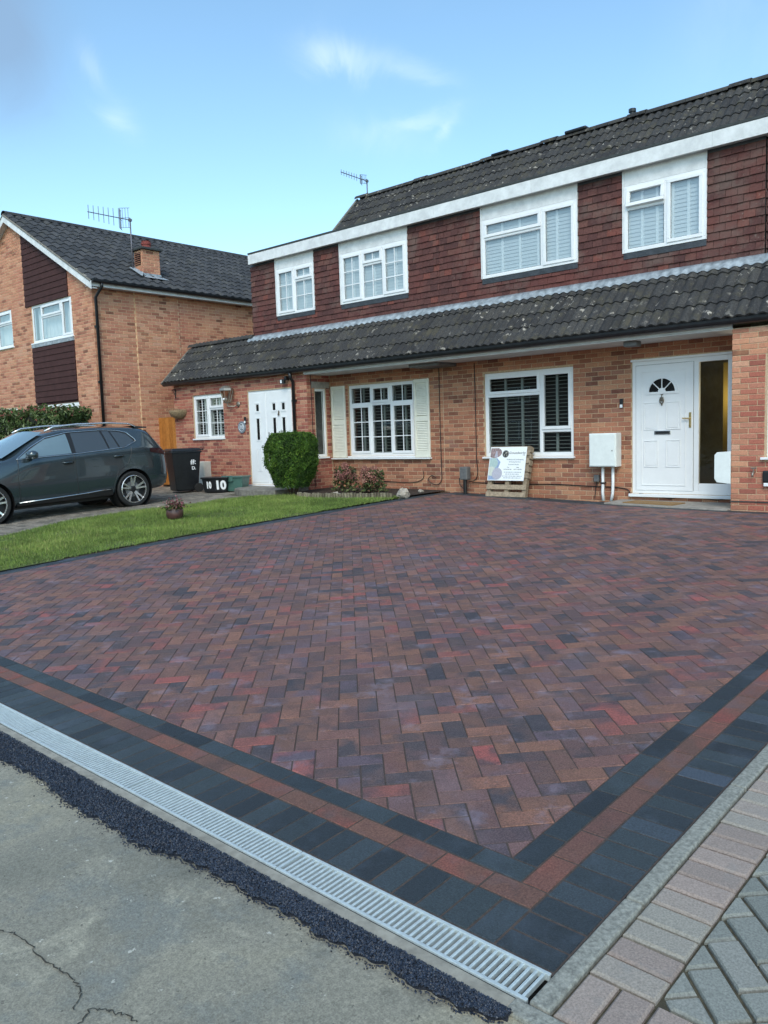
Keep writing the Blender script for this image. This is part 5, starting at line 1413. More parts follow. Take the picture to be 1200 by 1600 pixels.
# iron bracket and hanging basket at the far end of the porch
hb = thing('basket_bracket', (XPL+.15, YP, 2.6), 'scrolled black iron bracket under the porch gutter', 'bracket')
m = MB(F_front(0, YP)); m.tube([(-15.56, 2.50, .012), (-15.56, 2.72, .012)], .012, 6); m.build('back_bar', M_CARBLK, hb)
m = MB(F_front(0, YP)); m.tube([(-15.56, 2.70, .012), (-15.40, 2.69, .20), (-15.33, 2.66, .26)], .010, 6); m.tube([(-15.56, 2.52, .012), (-15.47, 2.60, .10), (-15.40, 2.69, .2)], .008, 6); m.build('arm', M_CARBLK, hb)
bk = thing('hanging_basket', (XPL-.05, YP-.12, 2.05), 'withered half-round wall basket at the corner of the porch', 'basket')
m = MB(F_front(0, YP)); vs = []; n = 14
for (r_, z) in ((.30, 2.20), (.30, 2.15), (.25, 2.06), (.12, 2.0)):
    for k in range(n+1): t = math.pi*k/n; vs.append((XPL+.22+r_*math.cos(t), z, .005+r_*.75*math.sin(t)))
m.add(vs, [(i*(n+1)+k, (i+1)*(n+1)+k, (i+1)*(n+1)+k+1, i*(n+1)+k+1) for i in range(3) for k in range(n)]+[tuple(range(n+1))]); m.build('liner', M_BASKET, bk, smooth=True)
def leaves(n, fn, size, name, mat, parent, aspect=.55, tonefn=None, up=.0, kind='stuff', fold=.25):
    vs, fs, ts = [], [], []
    for i in range(n):
        p, nr = fn(); p = Vector(p); s = size*random.uniform(.6, 1.25)
        d = (Vector(nr)+Vector((random.gauss(0, .6), random.gauss(0, .6), random.gauss(0, .6)+up))).normalized()
        t = d.cross(Vector((random.gauss(0, 1), random.gauss(0, 1), random.gauss(0, 1)))).normalized(); b = d.cross(t)
        k = len(vs); w = s*aspect
        vs += [tuple(p-t*s*.5), tuple(p+b*w*.5+d*s*fold*.3), tuple(p+t*s*.5-d*s*fold), tuple(p-b*w*.5+d*s*fold*.3)]
        fs += [(k, k+1, k+2, k+3)]; ts.append(min(.999, max(.001, tonefn(p) if tonefn else random.random())))
    me = bpy.data.meshes.new(name); me.from_pydata(vs, [], fs); a = me.attributes.new('tone', 'FLOAT', 'FACE'); a.data.foreach_set('value', ts); me.materials.append(mat); me.update()
    o = bpy.data.objects.new(name, me); link(o, parent)
    if kind: o['kind'] = kind
    return o
leaves(90, lambda: ((XPL+.22+random.uniform(-.28, .28), YP-random.uniform(.02, .22), 2.19+abs(random.gauss(0, .03))), (0, -.3, 1)), .05, 'dead_stems', M_BASKET, bk, .3)
# cables down the wall
def cable(pts, label, r=.008):
    m = MB(F_front(0, YF)); P_ = []
    pts = [Vector(p) for p in pts]
    for i in range(len(pts)-1):
        p0, p1, p2, p3 = pts[max(0, i-1)], pts[i], pts[i+1], pts[min(len(pts)-1, i+2)]
        for k in range(6):
            t = k/6; P_.append(.5*((2*p1)+(-p0+p2)*t+(2*p0-5*p1+4*p2-p3)*t*t+(-p0+3*p1-3*p2+p3)*t**3))
    P_.append(pts[-1]); m.tube(P_, r, 6); tag(m.build('wall_cable', M_CABLE, None, smooth=True), label, 'cable', 'cables clipped to the front wall')
cable([(-8.03, 2.70, .012), (-8.03, 1.6, .012), (-8.02, .75, .012), (-8.03, .55, .015), (-8.12, .47, .03), (-8.26, .50, .04), (-8.33, .57, .04), (-8.25, .64, .03), (-8.14, .60, .03)], 'black cable ending in a loose loop right of the louvred shutter')
cable([(-7.22, 2.70, .012), (-7.21, 1.8, .012), (-7.21, 1.0, .012), (-7.19, .72, .012), (-7.24, .58, .02), (-7.36, .54, .05)], 'black cable running down to the post with a grey box')
cable([(-7.30, .53, .03), (-7.0, .52, .012), (-6.5, .51, .012), (-5.6, .52, .012), (-4.95, .50, .012), (-4.5, .49, .012), (-4.30, .46, .012), (-4.26, .40, .012)], 'thin black cable running low along the bricks to the front door')
cable([(-9.6, .52, .012), (-9.0, .50, .012), (-8.62, .52, .012), (-8.47, .60, .012), (-8.46, .72, .012)], 'short black cable low on the bricks behind the dried hydrangeas', .007)
m = MB(Mr); m.tube([(9.62, 2.74, .01), (9.63, 1.6, .01), (9.64, .4, .01)], .007, 6); tag(m.build('wall_cable', M_CABLE, None), 'thin black cable on the porch corner left of the narrow window', 'cable', 'cables clipped to the front wall')
m = MB(F_front(0, YF)); m.tube([(-4.1, .40, .012), (-3.9, .38, .02), (-3.6, .33, .02), (-3.4, .37, .02), (-3.2, .36, .02), (-2.9, .33, .02), (-2.7, .36, .015)], .006, 6); tag(m.build('wall_cable', M_CABLE, None), 'slack black cable drooping below the white door sill', 'cable', 'cables clipped to the front wall')
so = thing('socket_box', (-4.80, YF, .62), 'small grey outdoor junction box beside the white pipes', 'junction box')
m = MB(F_front(0, YF)); m.box(-4.86, -4.77, .58, .69, .001, .06); m.build('case', M_GREYPL, so, bevel=.006)
m = MB(F_front(0, YF)); m.tube([(-4.82, .58, .03), (-4.84, .44, .03), (-4.85, .30, .04)], .007, 6); m.build('lead', M_CABLE, so)
# post with grey box
px_, py_ = -7.36, 10.02; z0 = on(px_, py_)
ps = thing('power_post', (px_, py_, z0), 'short black post carrying a grey power box before the bricks', 'power post')
m = MB(); m.tube([(px_, py_, z0-.02), (px_, py_, z0+.34)], .035, 12); m.build('post', M_BLACKPL, ps, smooth=False)
m = MB(); m.box(px_-.085, px_+.085, py_-.06, py_+.07, z0+.26, z0+.50); m.build('box', M_GREYPL, ps, bevel=.02)
m = MB(); m.tube([(px_-.08, py_, z0+.34), (px_-.14, py_+.02, z0+.28), (px_-.13, py_+.02, z0+.16), (px_-.05, py_, z0+.10)], .008, 6); m.build('loop_lead', M_CABLE, ps)
# white cupboard door by the side light, tap and boxes on the wing wall
gp = thing('wall_cupboard', (-2.55, YW+.1, .84), 'white clipped-corner cupboard lid in front of the obscure side light', 'cupboard')
m = MB(F_front(0, YW+.03)); m.prism([(-2.675, .70), (-2.64, .65), (-2.455, .63), (-2.455, 1.08), (-2.64, 1.07), (-2.675, 1.03)], .03); m.build('lid', M_METER, gp, bevel=.006)
m = MB(F_front(0, YW+.03)); m.box(-2.66, -2.456, .66, 1.05, -.16, -.002); m.build('body', M_METER, gp, bevel=.006)
tp = thing('garden_tap', (-2.12, YW, .80), 'small brass garden tap on the red bricks at the right edge', 'tap')
m = MB(F_front(0, YW)); m.tube([(-2.14, .80, .0), (-2.14, .80, .07), (-2.14, .77, .09), (-2.14, .74, .09)], .013, 8); m.build('spout', M_LANTERN, tp, smooth=True)
m = MB(F_front(0, YW)); m.tube([(-2.14, .80, .05), (-2.14, .85, .05)], .008, 6); m.tube([(-2.175, .855, .05), (-2.105, .855, .05)], .011, 6); m.build('tap_handle', M_LANTERN, tp)
ub = thing('utility_box', (-1.9, YW, .72), 'black wall box with pale hatch below the window sill on the wing', 'utility box')
m = MB(F_front(0, YW)); m.box(-2.03, -1.75, .66, .82, .001, .05); m.build('case', M_CARBLK, ub, bevel=.02)
m = MB(F_front(0, YW)); m.box(-2.01, -1.77, .61, .655, .001, .06); m.build('hatch', M_KEYPAD, ub, bevel=.008)
# doormat
dm = MB(); q = [(-4.12, 9.62), (-3.30, 9.50), (-3.24, 9.86), (-4.06, 9.98)]
dm.add([(x, y, on(x, y)+.0165) for x, y in q]+[(x, y, on(x, y)+.032) for x, y in q], [(4, 5, 6, 7)]+[(i, (i+1) % 4, 4+(i+1) % 4, 4+i) for i in range(4)])
tag(dm.build('doormat', M_MAT), 'brown coir doormat on the slab at the white door', 'doormat')

# pallet leaning on the wall with the sign board
PX0, PX1 = -6.80, -5.99; pz = on(-6.4, 9.88)
tilt = .24
pm_ = Matrix.Translation((PX0, 9.84, pz+.002)) @ Matrix.Rotation(-tilt, 4, 'X')
PMl = pm_ @ basis((1, 0, 0), (0, 0, 1), (0, -1, 0))          # local: u along, v up the pallet, w outwards
pa_ = thing('pallet', (-6.4, 9.86, pz), 'weathered wooden pallet leaning on the brick wall under the window', 'pallet')
PW, PH, PD = PX1-PX0, .90, .125
for i, v0 in enumerate((.0, .13, .34, .45, .60, .74, .82)):
    m = MB(PMl); m.box(0, PW, v0, v0+(.085 if i != 6 else .08), -.022, 0); o = m.build('slat', M_PALLET, pa_, bevel=.003); o['tone'] = random.uniform(.1, .9)
for x in (.0, PW/2-.045, PW-.09):
    m = MB(PMl); m.box(x+.004, x+.086, .0, PH, -.102, -.0225); o = m.build('bearer', M_PALLET, pa_, bevel=.004); o['tone'] = random.uniform(.1, .9)
for v0 in (.36, .56, .80):
    m = MB(PMl); m.box(0, PW, v0+.0, v0+.09, -PD, -.1025); o = m.build('back_slat', M_PALLET, pa_, bevel=.003); o['tone'] = random.uniform(.1, .9)
for k in range(5):
    m = MB(PMl); m.box(PW+.001, PW+.02, .33+k*.115, .42+k*.115, -.10, -.004); o = m.build('side_block', M_PALLET, pa_, bevel=.004); o['tone'] = random.uniform(.1, .9)
sg = thing('sign_board', (-6.4, 9.8, pz+.3), 'white paving firm sign board fixed to the leaning pallet', 'sign')
SMl = PMl @ Matrix.Translation((.01, .285, .004)); sw, sh_ = .745, .60
m = MB(SMl); m.box(0, sw, 0, sh_, 0, .006); m.build('board', M_SIGN, sg)
def disc(cx, cy, r, z, mat, name, cut=None, n=32, sy=1.0):
    pts = [(cx+r*math.cos(2*math.pi*k/n), cy+sy*r*math.sin(2*math.pi*k/n)) for k in range(n)]
    pts = clip_poly(pts, [(-1, 0, -.012), (1, 0, sw-.004), (0, -1, -.012), (0, 1, sh_-.02)])
    m = MB(SMl); m.add([(x, y, z) for x, y in pts], [tuple(range(len(pts)))]); return m.build(name, mat, sg)
pr_blue = plain('print_blue_grey', srgb(142, 160, 190), .4, var=(14, .8, 1.15)); pr_red = plain('print_red_paving', srgb(142, 120, 118), .4, var=(40, .55, 1.5)); pr_green = plain('print_pale_green', srgb(168, 188, 184), .4, var=(30, .9, 1.08))
pr_cream = plain('print_cream_paving', srgb(200, 204, 192), .4, var=(40, .9, 1.08)); pr_grey = plain('print_lilac_paving', srgb(176, 174, 186), .4, var=(50, .88, 1.1))
m = MB(SMl); m.add([(.012, .012, .0068), (.20, .012, .0068), (.25, .10, .0068), (.20, .22, .0068), (.235, .33, .0068), (.16, .40, .0068), (.012, .40, .0068)], [tuple(range(7))]); m.build('print_panel', pr_blue, sg)
disc(.09, .50, .155, .0076, pr_red, 'print_disc', sy=.62); disc(.09, .31, .095, .0084, pr_green, 'print_disc'); disc(.065, .165, .085, .0090, pr_cream, 'print_disc'); disc(.19, .12, .105, .0096, pr_grey, 'print_disc')
m = MB(SMl); m.add([(.10, .418, .0082), (.17, .418, .0082), (.145, .53, .0082), (.125, .53, .0082)], [(0, 1, 2, 3)]); m.build('print_path', pr_grey, sg)
disc(.325, .475, .066, .0076, M_INK, 'logo_disc')
m = MB(SMl)
m.tube([(.325+.058*math.cos(2*math.pi*k/28), .475+.058*math.sin(2*math.pi*k/28), .0082) for k in range(29)], .0028, 5)
m.tube([(.345-.0*k+.02*math.sin(k*.9)-.03, .475+.035-.010*k, .0085) for k in range(8)], .005, 5)
m.tube([(.345, .505, .0085), (.352, .47, .0085), (.345, .44, .0085)], .005, 5); m.tube([(.325, .508, .0085), (.368, .500, .0085)], .004, 5)
m.build('logo_emblem', plain('logo_silver', srgb(176, 172, 160), .4), sg)
T = lambda x, y: SMl @ Matrix.Translation((x, y, .0068))
text('Groundworks', T(.555, .492), .058, M_INK, sg, shear=.35); text('LTD', T(.695, .452), .026, M_INK, sg)
text('Professional Landscaping', T(.53, .375), .034, M_INKG, sg); text('& Paving Services', T(.53, .333), .034, M_INKG, sg); text('External Works', T(.51, .285), .033, M_INKG, sg)
text('Tel:', T(.405, .235), .026, M_INK, sg); text('Mob:', T(.60, .235), .026, M_INK, sg)
text('01732 461 001', T(.40, .198), .027, M_INK, sg); text('07712 345 001', T(.605, .198), .027, M_INK, sg)
for (y, x0, x1) in ((.150, .33, .68), (.116, .36, .64), (.08, .30, .70), (.048, .33, .68)):
    m = MB(SMl); x = x0
    while x < x1:
        w_ = random.uniform(.012, .05); m.box(x, min(x+w_, x1), y-.005, y+.005, .0066, .0072); x += w_+.009
    m.build('small_print', M_INKG, sg)

# bins and boxes by the porch
bx, by = -14.05, 8.55; bz = on(bx, by)
wb_ = thing('wheelie_bin', (bx, by, bz), 'black wheelie bin with white painted scrawl behind the car', 'bin')
Mbn = Matrix.Translation((bx, by, bz+.02)) @ Matrix.Rotation(R_(-16), 4, 'Z')
def taper(M, w0, d0, w1, d1, z0, z1):
    m = MB(M); m.add([(-w0/2, -d0/2, z0), (w0/2, -d0/2, z0), (w0/2, d0/2, z0), (-w0/2, d0/2, z0), (-w1/2, -d1/2, z1), (w1/2, -d1/2, z1), (w1/2, d1/2, z1), (-w1/2, d1/2, z1)],
                     [(3, 2, 1, 0), (4, 5, 6, 7), (0, 1, 5, 4), (1, 2, 6, 5), (2, 3, 7, 6), (3, 0, 4, 7)]); return m
taper(Mbn, .47, .50, .57, .66, .02, .88).build('body', M_BLACKPL, wb_, bevel=.03)
m = MB(Mbn); m.box(-.30, .30, -.35, .35, .86, .90); m.build('rim', M_BLACKPL, wb_, bevel=.012)
m = taper(Mbn, .62, .72, .54, .62, .905, .965); lid = m.build('lid', M_BLACKPL, wb_, bevel=.02)
m = MB(Mbn); m.tube([(-.22, .40, .93), (.22, .40, .93)], .018, 8); m.build('handle', M_BLACKPL, wb_)
for s in (-1, 1):
    m = MB(Mbn); m.lathe([(.05, -.03), (.10, -.028), (.10, .028), (.05, .03)], (s*.25, .25, .08), 16, 'X'); m.build('wheel', M_TYRE, wb_)
Mbf = Mbn @ basis((0, 1, 0), (0, 0, 1), (1, 0, 0))
def lean_txt(body, u_, v_, size, off=.006, M=None, par=None): return text(body, (M or Mbf) @ Matrix.Translation((u_, v_, .0)), size, M_WHPAINT, par or wb_, 'painted_number', off=off, ext=.012)
Mside = Mbn @ Matrix.Translation((.235, 0, .02)) @ Matrix.Rotation(math.atan2(.05, .86), 4, 'Y') @ basis((0, 1, 0), (0, 0, 1), (1, 0, 0))
lean_txt('#:', .14, .64, .16, off=.002, M=Mside); lean_txt('D.', .15, .50, .10, off=.002, M=Mside)
rb = thing('recycling_box', (-13.1, 8.75, on(-13.1, 8.75)), 'low black recycling box painted with white number 10', 'box')
Mrb = Matrix.Translation((-13.12, 8.78, on(-13.1, 8.75)+.003)) @ Matrix.Rotation(R_(30), 4, 'Z')
taper(Mrb, .50, .34, .58, .42, 0, .31).build('body', M_BLACKPL, rb, bevel=.02)
m = MB(Mrb); m.box(-.31, .31, -.23, .23, .30, .335); m.build('rim', M_BLACKPL, rb, bevel=.01)
Mrf = Mrb @ Matrix.Translation((0, -.172, 0)) @ Matrix.Rotation(math.atan2(.04, .31), 4, 'X') @ basis((1, 0, 0), (0, 0, 1), (0, -1, 0))
text('10', Mrf @ Matrix.Translation((.14, .155, 0)), .26, M_WHPAINT, rb, 'painted_number', off=.012, ext=.004)
text('10', Mrf @ Matrix.Translation((-.13, .16, 0)) @ Matrix.Diagonal((.6, 1, 1, 1)), .2, M_WHPAINT, rb, 'painted_number', off=.010, ext=.004)
gb_ = thing('recycling_box', (-12.75, 9.1, on(-12.75, 9.1)), 'green plastic recycling box against the porch wall', 'box')
Mgb = Matrix.Translation((-12.82, 9.06, on(-12.75, 9.1)+.003)) @ Matrix.Rotation(R_(24), 4, 'Z')
taper(Mgb, .40, .30, .48, .38, 0, .31).build('body', M_GREENBOX, gb_, bevel=.02)
m = MB(Mgb); m.box(-.26, .26, -.21, .21, .30, .33); m.build('rim', M_GREENBOX, gb_, bevel=.01)
m = MB(Mgb); m.box(-.25, .02, -.22, -.2, .22, .35); m.build('lid_flap', M_GREENBOX, gb_, bevel=.006)
gm = thing('meter_box', (-14.35, YP, .8), 'cream meter box low on the porch wall beside the wheelie bin', 'meter box')
m = MB(F_front(0, YP)); m.box(-14.95, -14.30, .42, .96, .001, .20); m.build('cabinet', M_METER_OLD, gm, bevel=.01)
m = MB(F_front(0, YP)); m.box(-14.93, -14.32, .44, .94, .2005, .212); m.build('cabinet_door', M_METER_OLD, gm, bevel=.008)
# gate between the houses
gt = thing('wooden_gate', (-16.15, 9.66, .4), 'orange stained boarded gate between the two houses', 'gate')
x = XF+.02; k = 0
while x < XPL-.05:
    m = MB(); w_ = min(.145, XPL-.01-x); m.box(x, x+w_-.004, 9.64+.004*(k % 2), 9.66+.004*(k % 2), .36, 2.055); o = m.build('board', M_GATE, gt, bevel=.003); o['tone'] = random.random(); x += .147; k += 1
m = MB(); m.box(XF+.02, XPL-.02, 9.665, 9.70, .7, .8); m.box(XF+.02, XPL-.02, 9.665, 9.70, 1.8, 1.9); m.build('ledge', M_GATE, gt)

# ------------------------------------------------------------------ lawn, bed, old drive, step
LAWN = [(-7.80, -.30), (-7.83, 1.6), (-8.0, 9.0), (-9.6, 8.45), (-10.6, 8.55), (-11.25, 8.25), (-11.45, 7.6), (-11.25, 6.9), (-11.55, 5.7), (-11.5, 4.5), (-11.1, 3.75), (-10.7, 3.0), (-10.5, -.3)]
def inside(x, y, poly):
    c = False; n = len(poly)
    for i in range(n):
        (x0, y0), (x1, y1) = poly[i], poly[(i+1) % n]
        if (y0 > y) != (y1 > y) and x < (x1-x0)*(y-y0)/(y1-y0)+x0: c = not c
    return c
od = sheet('old_driveway', [(-7.9, -.35), (-7.9, 10.1), (-19, 10.1), (-26, -.35)], M_JOINT_MOSS, -.022, .8)
it = []; pl_w = .104
y = -.3; r = 0
while y < 9.4:
    x = -16.5+(r % 2)*.1; r += 1
    while x < -10.2:
        if not inside(x+.1, y+.05, LAWN) and not (x > -12.6 and y > 8.3):
            key = shape('old_block', lambda: block_mesh(.196, .097, .05, .007)); a = x+.1; b = y+.05
            it.append((key, jit(basis((1, 0, 0), (0, 1, (gz(a, b+.1)-gz(a, b-.1))/.2), (0, -(gz(a, b+.1)-gz(a, b-.1))/.2, 1), (a, b, gz(a, b)-.006)), 0, .004, .02), tone()))
        x += .205
    y += pl_w
pieces('old_block', 'old_blocks', od, M_PAVER_OLD, it, 150, vis=lambda p: p.x > -13.2)
xs_ = np.linspace(-11.7, -7.8, 40); ys_ = np.linspace(-.3, 9.0, 94)
m = MB()
for i in range(39):
    for j in range(93):
        cx, cy = (xs_[i]+xs_[i+1])/2, (ys_[j]+ys_[j+1])/2
        if inside(cx, cy, LAWN):
            m.add([(x, y, gz(x, y)+.012) for x, y in ((xs_[i], ys_[j]), (xs_[i+1], ys_[j]), (xs_[i+1], ys_[j+1]), (xs_[i], ys_[j+1]))], [(0, 1, 2, 3)])
tag(m.build('lawn', M_LAWN), kind='structure')
def grass(n):
    vs, fs, ts = [], [], []
    k = 0
    while k < n:
        x, y = random.uniform(-11.75, -7.78), random.uniform(.6, 9.1)
        ex = random.gauss(0, .035)
        if not inside(x+ex, y+random.gauss(0, .02), LAWN): continue
        pat = math.sin(x*2.1+1.3*math.sin(y*1.7))*math.sin(y*1.3+x*.6); h = random.uniform(.020, .05)*(1+.2*pat)*(1.7 if random.random() < .04 else 1)
        if (x+9.2)**2+(y-5.9)**2 < .22 and random.random() < .5: continue
        if math.sin(x*3.7+y*1.9)*math.sin(y*4.3-x*1.1)*math.sin(x*1.3+2) > .45 and random.random() < .6: continue
        a = random.uniform(0, 6.283); w = random.uniform(.0022, .0042); lx, ly = random.gauss(0, .016), random.gauss(0, .016); z = gz(x, y)+.010
        b = len(vs); dx, dy = math.cos(a)*w, math.sin(a)*w
        vs += [(x-dx, y-dy, z), (x+dx, y+dy, z), (x+lx+dx*.2, y+ly+dy*.2, z+h)]
        fs.append((b, b+1, b+2)); ts.append(min(.999, max(.001, random.gauss(.42+.2*pat, .22)+(.45 if random.random() < .05 else 0)))); k += 1
    me = bpy.data.meshes.new('grass'); me.from_pydata(vs, [], fs); a = me.attributes.new('tone', 'FLOAT', 'FACE'); a.data.foreach_set('value', ts); me.materials.append(M_GRASS)
    o = bpy.data.objects.new('grass', me); link(o); o['kind'] = 'stuff'; o['label'] = 'short bright green grass of the front lawn'
grass(120000)
m = MB(); q = [(-10.8, 8.5), (-9.6, 8.40), (-7.98, 8.85), (-7.92, 10.19), (-10.93, 10.19), (-10.93, 9.4)]
for i in range(14):
    for j in range(10):
        pass
sheet('flower_bed', q, M_SOIL, .03, .25)
# log roll edging along the bed
lg = thing('log_edging', (-9, 8.45, on(-9, 8.45)), 'row of short grey log edging between lawn and flower bed', 'edging')
pts = [(-10.1, 8.38), (-9.6, 8.36), (-8.9, 8.52), (-8.05, 8.80)]
L = []; 
for i in range(3):
    d = math.dist(pts[i], pts[i+1]); n = int(d/.058)
    for k in range(n): t = k/n; L.append((pts[i][0]+(pts[i+1][0]-pts[i][0])*t, pts[i][1]+(pts[i+1][1]-pts[i][1])*t))
for (x, y) in L:
    m = MB(); h = random.uniform(.09, .115); z = on(x, y)
    m.tube([(x, y, z-.02), (x+random.uniform(-.006, .006), y+random.uniform(-.006, .006), z+h)], .027, 8); o = m.build('log', M_LOG, lg); o['tone'] = random.random()
# step at the porch door
zs = on(-11.7, 8.6)
poly = [(-12.75, 9.49), (-12.62, 8.92), (-12.35, 8.62), (-12.0, 8.50), (-10.98, 8.55), (-10.98, 9.49)]
m = MB(Matrix.Translation((0, 0, zs-.06))); m.prism(poly[::-1] if False else poly, .165); 
tag(m.build('doorstep', M_CONC_STEP, bevel=.012), 'low grey concrete step before the white porch door', 'step')

# ---- clipped bush
sx_, sy_ = -10.62, 8.72; sz = on(sx_, sy_)
tb = thing('clipped_bush', (sx_, sy_, sz), 'dense green clipped conifer bush with rounded box shape on the lawn edge', 'bush')
def bush_r(z):                                              # half width at height z (0..1.25)
    t = (z-.20)/1.04
    return .30+.175*min(1, max(0, t)/.42)**.8 if t < .72 else .475-.13*((t-.72)/.28)**2.0
def bush_pt(shell=True):
    z = .16+1.08*random.random()**.85; r = bush_r(z)
    top = random.random() < .20
    a = random.uniform(0, 6.2832); n4 = 3.2
    k = (abs(math.cos(a))**n4+abs(math.sin(a))**n4)**(-1/n4)
    if top:
        q = math.sqrt(random.random()); r = bush_r(1.24)*q; z = 1.235-.07*q**4+random.uniform(-.03, .015); nr = (0, 0, 1)
    else: nr = (math.cos(a), math.sin(a), .1 if z > .5 else -.35)
    lump = 1+.035*math.sin(a*5+z*9)+.03*math.sin(a*11-z*17)
    r *= k*lump*((1-abs(random.gauss(0, .05)) if random.random() > .04 else random.uniform(1, 1.07)) if not top else 1)
    if top and random.random() < .06: z += random.uniform(.0, .05)
    return (sx_+r*math.cos(a), sy_+r*math.sin(a)*.95, sz+z), nr
leaves(24000, bush_pt, .046, 'foliage', M_TOPIARY, tb, .42, lambda p: random.gauss(.45, .2)+.18*math.sin(p.x*9+p.z*7)*math.sin(p.y*8-p.z*11), .25)
m = MB(); n = 20; vs = []
for z in (.2, .3, .5, .75, 1.0, 1.14, 1.18):
    for k in range(n):
        a = 2*math.pi*k/n; kk = (abs(math.cos(a))**3.2+abs(math.sin(a))**3.2)**(-1/3.2); r = bush_r(z)*kk*(.86 if z < 1.15 else .5)*random.uniform(.94, 1.02); vs.append((sx_+r*math.cos(a), sy_+r*math.sin(a)*.95, sz+z))
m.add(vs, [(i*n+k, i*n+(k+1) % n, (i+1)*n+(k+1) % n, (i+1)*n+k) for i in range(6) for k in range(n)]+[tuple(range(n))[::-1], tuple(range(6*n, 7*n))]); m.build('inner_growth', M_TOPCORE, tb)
for k in range(7):
    m = MB(); a = k*.9; m.tube([(sx_+.05*math.cos(a), sy_+.05*math.sin(a), sz-.02), (sx_+.10*math.cos(a), sy_+.10*math.sin(a), sz+.14), (sx_+.26*math.cos(a+.3), sy_+.26*math.sin(a+.3), sz+.34)], .020, 7, r1=.010); m.build('stem', M_BARK, tb)

# ---- two dried hydrangeas
def hydrangea(x, y, h, w, label):
    z = on(x, y)+.03; t = thing('hydrangea', (x, y, z), label, 'hydrangea', 'dried hydrangeas in the flower bed')
    def lp():
        a = random.uniform(0, 6.283); v = random.random(); r = w*.5*math.sqrt(random.random())*(1-.35*v)
        return (x+r*math.cos(a), y+r*math.sin(a)*.8, z+.04+h*.8*v), (math.cos(a)*.5, math.sin(a)*.5-.3, .8)
    leaves(420, lp, .075, 'foliage', M_HYLEAF, t, .6, None, .1)
    for k in range(9):
        m = MB(); a = k*.7; m.tube([(x+.04*math.cos(a), y+.04*math.sin(a), z-.03), (x+w*.25*math.cos(a), y+w*.2*math.sin(a), z+h*.45), (x+w*.36*math.cos(a), y+w*.28*math.sin(a), z+h*.8)], .007, 5); m.build('stem', M_BARK, t)
    for k in range(16):
        a = random.uniform(0, 6.283); v = random.uniform(.3, 1); r = w*.48*random.uniform(.3, 1)*(1.1-.5*v); c = Vector((x+r*math.cos(a), y+r*math.sin(a)*.8-.05, z+h*(.25+.68*v))); R0 = random.uniform(.065, .10)
        def fp(c=c, R0=R0):
            d = Vector((random.gauss(0, 1), random.gauss(0, 1), random.gauss(0, .8)+.3)).normalized(); return tuple(c+d*R0*random.uniform(.75, 1)), tuple(d)
        base = random.uniform(.1, .9)
        leaves(70, fp, .030, 'flower_head', M_HYFLOWER, t, .8, lambda p: random.gauss(base, .15), .0, None, .15)
hydrangea(-9.42, 8.98, .60, .66, 'taller dried hydrangea with faded heads, nearest the porch corner')
hydrangea(-8.98, 9.30, .50, .62, 'rounder pink-brown dried hydrangea beside the low black cable')
m = MB()
def lump(c, r, n, mat, label, name, sx=1, sy=1, sz_=.7, seed=1):
    rnd = random.Random(seed); mb = MB(); vs = []; rows = 6
    ph = [rnd.uniform(0, 6) for _ in range(6)]
    for i in range(rows+1):
        th = math.pi*i/rows
        for k in range(n):
            a = 2*math.pi*k/n; q = 1+.18*math.sin(2*a+ph[0]+th*2)+.12*math.sin(3*a+ph[1]-th*3); q = round(q*7)/7
            vs.append((c[0]+r*sx*q*math.sin(th)*math.cos(a), c[1]+r*sy*q*math.sin(th)*math.sin(a), c[2]+r*sz_*q*math.cos(th)))
    mb.add(vs, [(i*n+k, (i+1)*n+k, (i+1)*n+(k+1) % n, i*n+(k+1) % n) for i in range(rows) for k in range(n)]); return tag(mb.build(name, mat), label, 'rock')
lump((-7.98, 8.97, on(-8, 9)+.07), .13, 9, M_ROCK, 'pale angular rock on the soil beside the driveway edge', 'rock', 1.15, .8, .75, 3)
lump((-9.22, 8.52, on(-9.2, 8.5)+.06), .085, 8, M_ROCK, 'smaller grey stone between the two hydrangeas', 'rock', 1.2, .8, .7, 5)
lump((-8.15, 9.7, on(-8.1, 9.7)+.05), .05, 8, M_ROCK, 'tiny white stone near the cable loop', 'rock', 1.4, .8, .6, 8)

# ---- flower pot on the lawn
fx, fy = -9.58, 5.25; fz = on(fx, fy)+.012
fp_ = thing('flower_pot', (fx, fy, fz), 'brown glazed pot of pink flowers standing on the lawn', 'flower pot')
m = MB(); m.lathe([(.085, 0), (.12, .03), (.135, .09), (.13, .15), (.12, .165), (.125, .175), (.115, .175), (.11, .15)], (fx, fy, fz), 20); m.build('pot', M_POT, fp_, smooth=True)
leaves(260, lambda: ((fx+random.gauss(0, .075), fy+random.gauss(0, .075), fz+.17+abs(random.gauss(0, .05))), (0, 0, 1)), .055, 'foliage', M_HYLEAF, fp_, .6, None, .2)
leaves(190, lambda: ((fx+random.gauss(0, .085), fy+random.gauss(0, .085), fz+.20+abs(random.gauss(0, .06))), (0, -.5, 1)), .040, 'flowers', M_PINK, fp_, .8, None, .2)
for k in range(6):
    m = MB(); a = k*1.1; m.tube([(fx+.04*math.cos(a), fy+.04*math.sin(a), fz+.16), (fx+.09*math.cos(a), fy+.09*math.sin(a), fz+.26+.02*k)], .004, 5); m.build('stem', M_HYLEAF, fp_)

